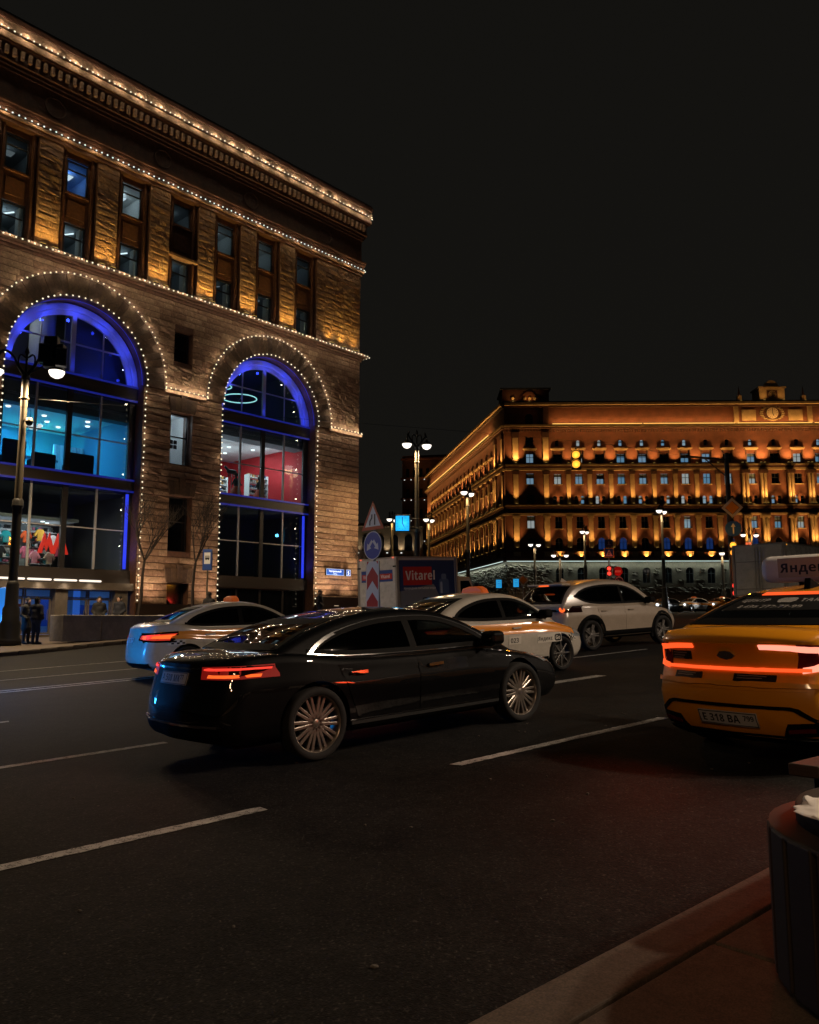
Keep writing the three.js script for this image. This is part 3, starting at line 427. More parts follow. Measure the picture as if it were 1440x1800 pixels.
// ---------------------------------------------------------------- the amber lit office block across the square
const LU = thing('office_block', 'long ochre office block with amber lit pilasters and a clock on its roof line', 'building', [13.6, 0, -115], -1.2 * Math.PI / 180);
LU.updateMatrixWorld(true);
const ochre = std(0xa45e42, 0.85, { map: rep(concreteMap, 0.25) }), ochreLight = std(0xf0cc98, 0.8, { map: rep(concreteMap, 0.3) }), ochreDark = std(0x7a4630, 0.85, { map: rep(concreteMap, 0.3) }), baseStone = std(0x847c72, 0.9, { map: rep(stoneMap, 0.6) });
const frameFront = new THREE.Matrix4(), frameSide = new THREE.Matrix4().makeRotationY(-79.6 * Math.PI / 180);
const AMB2 = [1, 0.52, 0.15];
const litPane = [[0.45, 0.62, 0.72], [0.3, 0.5, 0.68], [0.62, 0.68, 0.66], [0.2, 0.42, 0.62]].map((c) => { const m = glow(c, 0.42, 0x0c1014); m.roughness = 0.2; return m; });
const darkPane = M.glassDark, artPane = glow([0.03, 0.10, 0.42], 0.2, 0x06080c);
const lampBox = box(0.28, 0.12, 0.2), lampGlow = glow([1, 0.6, 0.14], 1.4);
function facade(fr, x0, x1, bays, pil, o) {
  const P = (name, geo, mat, parent = LU) => { const m = part(name, geo, mat, parent); if (parent === LU) m.applyMatrix4(fr); return m; };
  const T = (x, y, z) => { const v = V(x, y, z).applyMatrix4(fr); return [v.x, v.y, v.z]; };
  const up = (x, y, I, h = 4, ang = 0.55, z = 0.5) => { { const b = P('flood_lamp', lampBox.clone().translate(x, y - 0.14, z), M.black); part('lens', box(0.24, 0.02, 0.16, x, y - 0.07, z), lampGlow, b); } spot(AMB2, I * rr(0.75, 1.2), T(x, y, z + 0.55), T(x, y + h, 0.1), ang * 1.25, LU, 1, 6); };
  const opening = [], add = (x, w, y0, y1, arch, kind) => opening.push([x, w, y0, y1, arch, kind]);
  for (const b of bays) {
    if (!o.noBase) add(b, 1.1, 6.6, 8.8, 1, 'base');
    add(b, 1.06, 11.3, 13.0, 1, 'low'); add(b, 0.96, 14.3, 16.0, 0, 'second');
    for (const s of [-0.45, 0.45]) add(b + s, 0.56, 17.78, 18.95, 1, 'pair');
    add(b, 1.06, 20.6, 22.1, 0, 'third'); add(b, 1.18, 23.7, 24.95, 0, 'hood'); add(b, 0.56, 26.1, 27.0, 1, 'round');
  }
  (o.extra ?? []).forEach((e) => add(...e));
  const outline = (x, w, y0, y1, arch) => { const p = arch ? new THREE.Path() : poly([[x - w / 2, y0], [x + w / 2, y0], [x + w / 2, y1], [x - w / 2, y1]]); if (arch) { p.moveTo(x - w / 2, y0); p.lineTo(x + w / 2, y0); p.lineTo(x + w / 2, y1 - w / 2); p.absarc(x, y1 - w / 2, w / 2, 0, Math.PI, false); p.lineTo(x - w / 2, y0); } return p; };
  for (const [ya, yz, n, m] of [[0, 9.7, 'base_wall', baseStone], [9.7, 32.3, 'wall', ochre]]) { const s = poly([[x0, ya], [x1, ya], [x1, yz], [x0, yz]]); for (const e of opening) if (e[2] > ya && e[3] < yz) s.holes.push(outline(...e)); P(n, uvm(new THREE.ExtrudeGeometry(s, { depth: 0.5, bevelEnabled: false, curveSegments: 6 }).translate(0, 0, -0.5)), m); }
  for (const [x, w, y0, y1, arch, kind] of opening) {
    const chance = { base: 0, low: 0, second: 0.28, pair: 0.28, third: 0.7, hood: 0.5, round: 0.5, attic: 0 }[kind] * (o.lit ?? 1), lit = rnd() < chance;
    const f = P('window', merge(bx(x - w / 2, x - w / 2 + 0.07, y0, y1, -0.3, -0.22), bx(x + w / 2 - 0.07, x + w / 2, y0, y1, -0.3, -0.22), bx(x - w / 2, x + w / 2, y0, y0 + 0.07, -0.295, -0.225)), M.frameDark);
    part('pane', new THREE.ShapeGeometry(outline(x, w - 0.06, y0 + 0.03, y1 - 0.02, arch) instanceof THREE.Shape ? outline(x, w - 0.06, y0 + 0.03, y1 - 0.02, 0) : new THREE.Shape(outline(x, w - 0.06, y0 + 0.03, y1 - 0.02, 1).getPoints(8)), 6).translate(0, 0, -0.27), kind === 'low' && o.art && rnd() < 0.6 ? artPane : lit ? litPane[Math.floor(rnd() * 4)] : darkPane, f);
    if (kind !== 'round' && kind !== 'pair') part('glazing_bar', bx(x - 0.035, x + 0.035, y0, y1 - (arch ? 0.1 : 0), -0.26, -0.215), M.frameDark, f);
    part('glazing_bar', bx(x - w / 2, x + w / 2, lerp(y0, y1, 0.62) - 0.03, lerp(y0, y1, 0.62) + 0.03, -0.26, -0.22), M.frameDark, f);
    if (lit && rnd() < 0.6) part('blind', bx(x - w / 2 + 0.07, x + w / 2 - 0.07, lerp(y0, y1, rr(0.5, 0.75)), y1 - (arch ? w / 3 : 0.05), -0.265, -0.262), std(0x55636a, 0.9), f);
    if (kind === 'second' || kind === 'third') part('sill', bx(x - w / 2 - 0.12, x + w / 2 + 0.12, y0 - 0.12, y0, -0.2, 0.14), ochreLight, f);
    if (kind === 'hood' && !o.noHood) { part('window_hood', merge(bx(x - 1.0, x + 1.0, 25.6, 25.78, -0.1, 0.35), bx(x - 0.85, x + 0.85, 25.45, 25.6, -0.1, 0.22)), ochreLight, f); for (const q of [-1, 1]) part('window_surround', bx(x + q * 0.72 - 0.09, x + q * 0.72 + 0.09, 23.55, 25.45, -0.1, 0.14), ochreDark, f); }
  }
  const band = (n, y0, y1, z, m) => P(n, uvm(bx(x0 - (o.l ?? 0) * z, x1 + (o.r ?? 0) * z, y0, y1, -0.2, z)), m);
  band('belt', 16.15, 16.45, 0.3, ochreLight); band('belt', 16.45, 17.1, 0.16, ochreDark); band('belt', 17.1, 17.45, 0.26, ochreDark); band('belt', 17.45, 17.62, 0.4, ochreLight);
  band('belt', 22.55, 22.85, 0.3, ochreLight); band('belt', 22.85, 23.2, 0.32, ochreDark); band('belt', 23.2, 23.45, 0.42, ochreLight);
  band('cornice', 28.6, 28.85, 0.45, ochreDark); band('cornice', 28.85, 29.15, 0.55, ochreLight); band('parapet', 31.75, 32.0, 0.35, ochreDark); band('parapet', 32.0, 32.35, 0.65, ochreLight); band('parapet', 32.35, 32.6, 0.4, M.roofMetal);
  band('ledge', 9.75, 10.3, 0.5, ochreDark); band('ledge', 11.0, 11.18, 0.35, ochreDark);
  { const d = []; for (let x = x0 + 0.3; x < x1; x += 0.42) d.push(bx(x, x + 0.2, 28.2, 28.55, 0, 0.2)); P('dentil_row', merge(d), ochreDark).userData.kind = 'stuff'; }
  for (const [x, w, kind] of pil) {
    const col = kind === 'column';
    const sh = (y0, y1, wd) => col ? cyl(wd / 2, wd / 2 * 0.86, y1 - y0, x, y0, 0.42, 14) : uvm(bx(x - wd / 2, x + wd / 2, y0, y1, -0.1, 0.2));
    P('pilaster', sh(11.55, 15.75, w), ochreLight); P('capital', uvm(bx(x - w * 0.66, x + w * 0.66, 15.75, 16.1, -0.1, col ? 0.8 : 0.34)), ochreLight);
    P('pilaster', sh(17.75, 22.0, w * 0.88), ochreLight); P('capital', uvm(bx(x - w * 0.6, x + w * 0.6, 22.0, 22.52, -0.1, col ? 0.8 : 0.32)), ochreDark);
    P('pedestal', uvm(bx(x - w * 0.62, x + w * 0.62, 10.35, 10.98, -0.1, 0.42)), ochreLight);
    up(x, 11.65, o.I * 1.0, 4, 0.5, col ? 0.95 : 0.5); up(x, 17.85, o.I * 1.1, 4, 0.5, col ? 0.95 : 0.5);
    if (kind !== 'nofloor3') up(x, 23.65, o.I * 0.85, 2.6, 0.7);
  }
  for (const b of bays) { P('balcony', merge(...[-0.5, -0.3, -0.1, 0.1, 0.3, 0.5].map((q) => cyl(0.06, 0.06, 0.6, b + q, 10.36, 0.3, 6)), bx(b - 0.65, b + 0.65, 10.32, 10.4, 0.1, 0.42), bx(b - 0.65, b + 0.65, 10.93, 11.02, 0.1, 0.42)), ochreLight); up(b, 17.75, o.I * 0.3, 1.5, 0.6, 0.25); if (o.bal) spot(AMB2, o.I * 0.35, T(b, 10.3, 0.7), T(b, 10.8, 0.2), 0.9, LU, 0.9, 4); }
  // attic band washed by a lamp strip on the cornice
  for (const [a, b] of o.attic) { P('lamp_strip', bx(a, b, 29.2, 29.26, 0.55, 0.66), lampGlow); const l = rectLight(AMB2, o.A, b - a, 0.12, T((a + b) / 2, 29.3, 0.75), T((a + b) / 2, 31.2, 0.0), LU); const q = rectLight(AMB2, o.A * 0.35, b - a, 0.08, T((a + b) / 2, 28.5, 0.75), T((a + b) / 2, 28.1, 0.1), LU); }
  // white line of light over the rough base
  P('white_lamp_strip', bx(x0, x1, 9.6, 9.68, 0.5, 0.58), glow([0.72, 0.9, 0.84], 1.0)); rectLight([0.75, 1, 0.9], o.Wt ?? 8, x1 - x0, 0.1, T((x0 + x1) / 2, 9.55, 0.44), T((x0 + x1) / 2, 7.5, 0.4), LU);
  { const g = []; for (let r = 0; r < 8; r++) { let x = x0 + (r % 2) * 0.4; while (x < x1 - 0.3) { const l = rr(0.7, 1.4), y = 5.3 + r * 0.52; let clear = true; for (const b of bays) if (!o.noBase && Math.abs(x + l / 2 - b) < 0.75 + l / 2 && y > 5.9) clear = false; if (clear) g.push(roughB[Math.floor(rnd() * 9)].clone().applyMatrix4(new THREE.Matrix4().makeScale(l - 0.05, 0.46, 2.6).setPosition(x + l / 2, y, 0))); x += l; } } P('rough_base_stone', mergeGeometries(g), baseStone).userData.kind = 'stuff'; }
  return { P, T, up };
}
const fBays = [7.45, 10.45, 13.45, 16.45, 19.5, 22.5, 25.5, 28.5, 31.5];
const mid = facade(frameFront, 0, 50, [...fBays, 34.8, 38.1, 41.3, 44.4, 47.4], [[1.5, 0.8], [5.8, 0.8], ...[8.95, 11.95, 14.95, 17.95, 21, 24, 27, 30].map((x) => [x, 0.66]), ...[33.4, 34.0, 36.0, 36.5, 39.8, 40.3, 42.6, 43.1].map((x) => [x, 0.5, 'column']), [46, 0.66], [49, 0.66]],
  { I: 88, A: 68, Wt: 60, art: 1, bal: 1, r: 1, attic: [[6.8, 19.5], [19.7, 32.6], [33, 43.4], [43.8, 50]], extra: [[3.55, 1.1, 11.3, 13.0, 1, 'low'], [3.55, 1.1, 14.3, 16.1, 0, 'second'], [3.55, 1.1, 17.8, 19.1, 0, 'pair'], [3.55, 1.1, 20.6, 22.2, 0, 'third'], [3.55, 1.1, 23.7, 25, 0, 'hood'], [3.55, 1.1, 26.2, 27.5, 0, 'attic'], [3.55, 1.15, 29.4, 30.9, 1, 'attic']] });
const sBays = Array.from({ length: 17 }, (_, k) => -7.4 - 3 * k);
const sid = facade(frameSide, -61, 0, sBays, [[-1.0, 0.8], [-4.7, 0.8], ...Array.from({ length: 18 }, (_, k) => [-5.9 - 3 * k, 0.6]), [-58.5, 0.8], [-60.5, 0.8]], { I: 84, A: 76, Wt: 60, lit: 0.25, noHood: 0, noBase: 1, attic: [[-30, -6.8], [-57, -30.4]] });
// pilasters of the upper storey at the corner, its raised parapet and curved gable
for (const [f, xs] of [[mid, [1.5, 5.8]], [sid, [-1.0, -4.7]]]) for (const x of xs) { f.P('pilaster', uvm(bx(x - 0.4, x + 0.4, 23.6, 27.3, -0.1, 0.25)), ochreLight); f.P('capital', uvm(bx(x - 0.5, x + 0.5, 27.3, 28.1, -0.1, 0.36)), ochreDark); f.up(x, 23.7, 14, 3.5, 0.5); }
mid.P('corner_parapet', uvm(bx(-0.3, 6.4, 32.6, 34.3, -5, 0.35)), ochreDark); mid.P('corner_cornice', uvm(bx(-0.55, 6.65, 34.3, 34.55, -5.2, 0.6)), M.roofMetal);
{ const pts = []; for (let k = 0; k <= 16; k++) { const t = k / 16; pts.push([1.6 + 3.9 * t, 32.65 + 1.35 * Math.sin(Math.PI * t) ** 1.6]); } mid.P('gable', uvm(plate([...pts, [5.5, 32.62], [1.6, 32.62]], 0.2, 0.03).translate(0, 0, 0.36)), ochre); for (const x of [1.2, 2.9, 3.6, 4.3]) { mid.P('gable_ornament', sph(0.24, x, 32.95, 0.72, 10, 8), ochreLight); } for (const x of [1.2, 3.5]) mid.up(x, 32.55, 5, 2, 0.9, 0.95); }
mid.P('attic_pier', uvm(bx(5.5, 6.3, 29.15, 31.75, -0.1, 0.3)), ochreDark);
for (const x of [33.0, 43.4]) mid.P('attic_pier', uvm(bx(x - 0.3, x + 0.3, 29.15, 31.75, -0.1, 0.3)), ochreLight);
for (const x of [34.8, 41.4]) mid.P('attic_panel', uvm(rbox(2.0, 1.6, 0.2, 0.05, x, 30.5, 0.05, 1)), ochreLight);
{ // clock with wreath, little tower with its arched top, two obelisks
  const face = canvasTex(256, 256, (g, w) => { g.fillStyle = '#b9a385'; g.fillRect(0, 0, w, w); g.strokeStyle = '#2b2018'; g.fillStyle = '#2b2018'; g.lineWidth = 8; for (let k = 0; k < 12; k++) { const a = k * Math.PI / 6; g.beginPath(); g.moveTo(128 + 88 * Math.cos(a), 128 + 88 * Math.sin(a)); g.lineTo(128 + 116 * Math.cos(a), 128 + 116 * Math.sin(a)); g.stroke(); } });
  const c = mid.P('clock', cyl(0.92, 0.92, 0.16, 0, 0, 0, 36).rotateX(Math.PI / 2).translate(38.1, 30.75, 0.1), ochreDark);
  part('clock_face', new THREE.CircleGeometry(0.82, 36).translate(38.1, 30.75, 0.27), std(0xffffff, 0.6, { map: face }), c);
  part('hand', bx(38.06, 38.14, 30.75, 31.42, 0.275, 0.29), M.black, c); part('hand', bx(-0.04, 0.04, -0.45, 0.05, 0, 0.015).rotateZ(0.35).translate(38.1, 30.75, 0.275), M.black, c);
  for (let k = 0; k < 22; k++) { const a = k / 22 * Math.PI * 2, o = part('wreath_leaf', sph(0.17, 0, 0, 0, 6, 4), ochreLight, c); o.position.set(38.1 + 1.12 * Math.cos(a) * (Math.abs(Math.cos(a)) > 0.6 ? 1.35 : 1), 30.75 + 1.02 * Math.sin(a), 0.12); o.scale.set(1.7, 0.8, 0.7); }
  mid.P('roof_turret', uvm(bx(36.45, 40.05, 32.6, 34.4, -2.5, 0.1)), ochreLight); mid.P('turret_cornice', uvm(bx(36.25, 40.25, 34.4, 34.62, -2.6, 0.3)), ochreLight);
  { const s = new THREE.Shape(); s.absarc(0, 0, 1.0, 0, Math.PI, false); s.closePath(); mid.P('turret_arch', new THREE.ExtrudeGeometry(s, { depth: 0.5, bevelEnabled: false, curveSegments: 16 }).translate(38.25, 34.62, -0.5), ochreLight); }
  mid.P('turret_panel', uvm(bx(37.5, 39.0, 32.95, 34.1, 0.05, 0.16)), ochreDark); mid.P('turret_arms', merge(sph(0.34, 38.25, 33.5, 0.16, 10, 8), new THREE.TorusGeometry(0.48, 0.07, 6, 20).translate(38.25, 33.5, 0.18)), ochreLight);
  for (const x of [33.7, 42.8]) { const b = mid.P('obelisk', uvm(merge(bx(x - 0.3, x + 0.3, 32.6, 33.4, -0.6, 0)) ), ochreLight); part('spike', new THREE.ConeGeometry(0.2, 1.5, 4).translate(x, 34.15, -0.3), ochreDark, b); }
  for (const x of [36.9, 39.6]) mid.up(x, 32.65, 9, 2, 0.8, 0.7); for (const x of [33.7, 42.8]) mid.up(x, 32.65, 3, 1, 0.6, 0.35);
}
part('roof', bx(0.2, 50, 32.0, 32.4, -30, -0.4), M.roofMetal, LU);
for (const x of [12, 13.2, 21, 30]) part('chimney', uvm(bx(x, x + 0.8, 32.4, 33.1, -3, -2)), ochreDark, LU);
{ // beyond it: a darker block with white points of light, and a low arcaded house
  const t = thing('dark_house', 'dark tall house with white window lamps behind the office block', 'building', [-1.6, 0, -181], -0.2), wl = glow([0.9, 0.92, 0.85], 1.0);
  part('wall', uvm(bx(0, 12, 0, 38, -12, 0)), ochreDark, t);
  for (let r = 0; r < 6; r++) for (let k = 0; k < 4; k++) { const x = 0.9 + k * 1.5, y = 10 + r * 4.6, w = part('window', bx(x, x + 0.7, y, y + 2, -0.02, 0.04), darkPane, t); if (r > 2 || k % 2) { part('lamp', box(0.16, 0.16, 0.16, x - 0.35, y - 0.5, 0.25), wl, w); spot([1, 0.95, 0.8], 10, [x - 0.35, y - 0.4, 0.35], [x - 0.35, y + 2, 0], 0.7, t, 0.9, 4); } }
  for (const y of [14.2, 18.8, 23.4, 28, 32.6, 37]) part('belt', bx(-0.3, 12, y, y + 0.4, -0.2, 0.4), ochre, t);
  const h = thing('arcaded_house', 'low pale house with a lit row of arches behind the road signs', 'building', [-20, 0, -150], 0.05), pale = std(0xa08c74, 0.85, { map: rep(concreteMap, 0.3) });
  part('wall', uvm(bx(0, 22.5, 0, 18.6, -14, 0)), pale, h); part('cornice', uvm(bx(-0.3, 22.8, 18.6, 19.2, -14, 0.6)), pale, h); part('belt', uvm(bx(-0.2, 22.6, 13.2, 13.6, -0.2, 0.5)), pale, h);
  for (let k = 0; k < 8; k++) { const x = 1.6 + k * 2.6, s = new THREE.Shape(); s.moveTo(x - 0.7, 14.2); s.lineTo(x + 0.7, 14.2); s.lineTo(x + 0.7, 16.4); s.absarc(x, 16.4, 0.7, 0, Math.PI, false); s.closePath(); part('window', new THREE.ExtrudeGeometry(s, { depth: 0.06, bevelEnabled: false }), darkPane, h); part('flood_lamp', box(0.3, 0.15, 0.3, x + 1.3, 13.75, 0.4), wl, h); spot([1, 0.85, 0.6], 34, [x + 1.3, 13.9, 0.6], [x + 1.3, 17, 0], 0.9, h, 0.9, 4); for (const y of [4, 8.5]) part('window', bx(x - 0.6, x + 0.6, y, y + 2.4, -0.02, 0.05), darkPane, h); }
}

// ---------------------------------------------------------------- street lamps
const lampWhite = glow([1, 0.9, 0.78], 1.9), HEAD = new Map();
function streetLamp(x, z, h, span, turn, label, I, col = [1, 0.74, 0.46], y0 = 0.13) {
  const gy = ground(x, z), t = thing('street_lamp', label, 'street lamp', [x, gy, z], turn, 'two headed street lamps round the square');
  part('base', lathe([[0, y0], [0.42, y0], [0.42, 0.35], [0.36, 0.42], [0.36, 0.95], [0.31, 1.05], [0.3, 1.5], [0.24, 1.62], [0.22, 2.4], [0.19, 2.5], [0.16, 2.56], [0, 2.56]], 20), M.ironPaint, t);
  part('pole', lathe([[0.16, 2.56], [0.155, 5.6], [0.14, 5.64], [0.12, h * 0.86], [0.13, h * 0.86], [0.13, h - 0.35], [0, h - 0.35]], 16), M.polePaint, t);
  part('lower_sleeve', lathe([[0.17, 2.5], [0.168, 5.3], [0.22, 5.36], [0.22, 5.42], [0.2, 5.48], [0.2, 5.6], [0.165, 5.66]], 18), M.ironPaint, t);
  part('collar', new THREE.TorusGeometry(0.15, 0.035, 8, 18).rotateX(Math.PI / 2).translate(0, h - 1.15, 0), M.polePaint, t);
  part('finial', lathe([[0, h + 0.95], [0.05, h + 0.85], [0.09, h + 0.7], [0.04, h + 0.6], [0.05, h - 0.1], [0.16, h - 0.25], [0.17, h - 0.4], [0, h - 0.42]], 12), M.iron, t);
  for (const s of [-1, 1]) {
    part('arm', tube([[0, h - 0.35, 0], [s * 0.28, h + 0.1, 0], [s * 0.55, h + 0.6, 0], [s * span * 0.38, h + 0.78, 0], [s * span * 0.47, h + 0.55, 0], [s * span / 2, h + 0.28, 0]], 0.05, 28, 7), M.iron, t);
    part('scroll', tube([[0, h - 0.2, 0], [s * 0.3, h + 0.25, 0], [s * 0.24, h + 0.62, 0], [s * 0.04, h + 0.5, 0]], 0.035, 16, 6), M.iron, t);
    const hd = part('lamp_head', lathe([[0, 0.3], [0.07, 0.3], [0.1, 0.2], [0.26, 0.12], [0.33, 0], [0.31, -0.02], [0, -0.02]], 20).translate(s * span / 2, h, 0), M.iron, t);
    part('globe', lathe([[0.3, -0.02], [0.29, -0.1], [0.22, -0.22], [0.1, -0.29], [0, -0.3]], 18).translate(s * span / 2, h, 0), lampWhite, hd);
    if (I) spot(col, I, [s * span / 2, h - 0.34, 0], [s * span / 2, h - 5, 0], 1.42, t, 0.35, 14);
  }
  return t;
}
const lamp1 = streetLamp(-14.95, -31, 10.75, 2.3, 0.1, 'tall dark street lamp on the pavement before the store entrance', 300, [1, 0.72, 0.42]);
{ const c = thing('camera_dome', 'small dome camera bracketed to the tall lamp post by the entrance', 'security camera', [-14.95, lamp1.position.y, -31]); part('bracket', bar([0.1, 8.75, 0.08], [0.3, 8.75, 0.16], 0.03), M.polePaint, c); part('housing', lathe([[0, 0.2], [0.1, 0.18], [0.15, 0.05], [0.15, 0], [0, 0]], 14).translate(0.32, 8.62, 0.16), M.polePaint, c); part('dome', sph(0.13, 0.32, 8.61, 0.16, 14, 8), M.glassDark, c); }
{ const c = thing('speaker_cluster', 'cluster of dark boxy loudspeakers beside the right head of the tall lamp', 'loudspeakers', [-14.95, lamp1.position.y, -31], 0.1); part('bracket', bar([0.1, 10.6, 0], [1.1, 11.2, 0], 0.035), M.iron, c); for (const [x, y, w, h, r] of [[0.78, 11.35, 0.5, 0.75, 0.1], [1.2, 11.5, 0.42, 0.6, -0.15], [1.42, 11.15, 0.4, 0.7, 0.3], [0.95, 11.9, 0.5, 0.34, 0], [1.02, 10.95, 0.6, 0.3, 0.1]]) { const b = part('speaker_box', rbox(w, h, 0.4, 0.03, 0, 0, 0, 1), M.frameDark, c); b.position.set(x, y, 0.1 + r); b.rotation.y = r; part('grille', rbox(w * 0.8, h * 0.8, 0.02, 0.008, 0, 0, 0.2, 1), M.iron, b); } }
const lamp2 = streetLamp(0.46, -50.5, 10.95, 1.3, 0.3, 'street lamp carrying the blue street clock beside the far store corner', 150, [1, 0.7, 0.38]);
streetLamp(5.0, -70, 10.6, 1.2, 1.0, 'street lamp standing before the side front of the office block', 70, [1, 0.68, 0.34]);
streetLamp(2.1, -88, 10.3, 1.0, 0.9, 'distant street lamp seen between the clock lamp and the office block', 60, [1, 0.66, 0.3]);
streetLamp(25.4, -82, 10.2, 1.2, 0.9, 'street lamp before the middle of the office block front', 60);
streetLamp(21.0, -98, 9.7, 0.9, 0.8, 'street lamp left of the middle one before the office block', 50);
streetLamp(15.9, -104, 8.7, 1.1, 0.3, 'low street lamp at the corner of the office block', 40);
streetLamp(19.1, -104, 7.3, 1.6, 0, 'shortest broad armed street lamp near the office block corner', 40);
streetLamp(40.0, -96, 8.9, 1.7, 0.2, 'street lamp behind the blue arrow sign on the mast', 50);
streetLamp(-1.9, -90, 10.6, 1.0, 0.9, 'far street lamp just under the blue street clock', 50, [1, 0.64, 0.26]);
streetLamp(37.4, -98, 6.9, 0.8, 1.2, 'small street lamp left of the amber traffic signal mast', 30);
// two lamps of the same row stand outside the frame on the camera's side and light the roadway
const nl = road(12, 4.5), nl2 = road(-10, 6), nl3 = road(27, 3);
streetLamp(nl.x, nl.z, 9.6, 2.3, -PH, 'street lamp on the near kerb ahead of the yellow taxi', 280, [1, 0.76, 0.55]);
streetLamp(nl2.x, nl2.z, 9.6, 2.3, -PH, 'street lamp on the near kerb behind the photographer', 135, [1, 0.57, 0.3]);
streetLamp(nl3.x, nl3.z, 9.6, 2.3, -PH, 'street lamp on the near kerb further up the street', 305, [1, 0.78, 0.6]);
// ---------------------------------------------------------------- signs
const FACE = -PH; // towards traffic coming up the street
const signFace = (name, g, tx, parent, o = {}) => part(name, g, std(0xffffff, 0.45, { map: tx, ...o }), parent);
function flat(pts, x = 0, y = 0, z = 0) { // a thin printed sheet with uv over its bounds
  const g = new THREE.ShapeGeometry(poly(pts)), p = g.attributes.position; g.computeBoundingBox(); const b = g.boundingBox, uv = g.attributes.uv;
  for (let i = 0; i < p.count; i++) uv.setXY(i, (p.getX(i) - b.min.x) / (b.max.x - b.min.x), (p.getY(i) - b.min.y) / (b.max.y - b.min.y)); return g.translate(x, y, z);
}
const rect = (w, h) => [[-w / 2, -h / 2], [w / 2, -h / 2], [w / 2, h / 2], [-w / 2, h / 2]];
function sign(name, label, pts, tx, x, y, z, turn, o = {}) {
  const t = thing(name, label, 'road sign', [x, y, z], turn, o.group); part('backing', plate(pts, 0.03), M.signBack, t).position.z = -0.03;
  signFace('face', flat(pts, 0, 0, 0.004), tx, t, o.mat); return t;
}
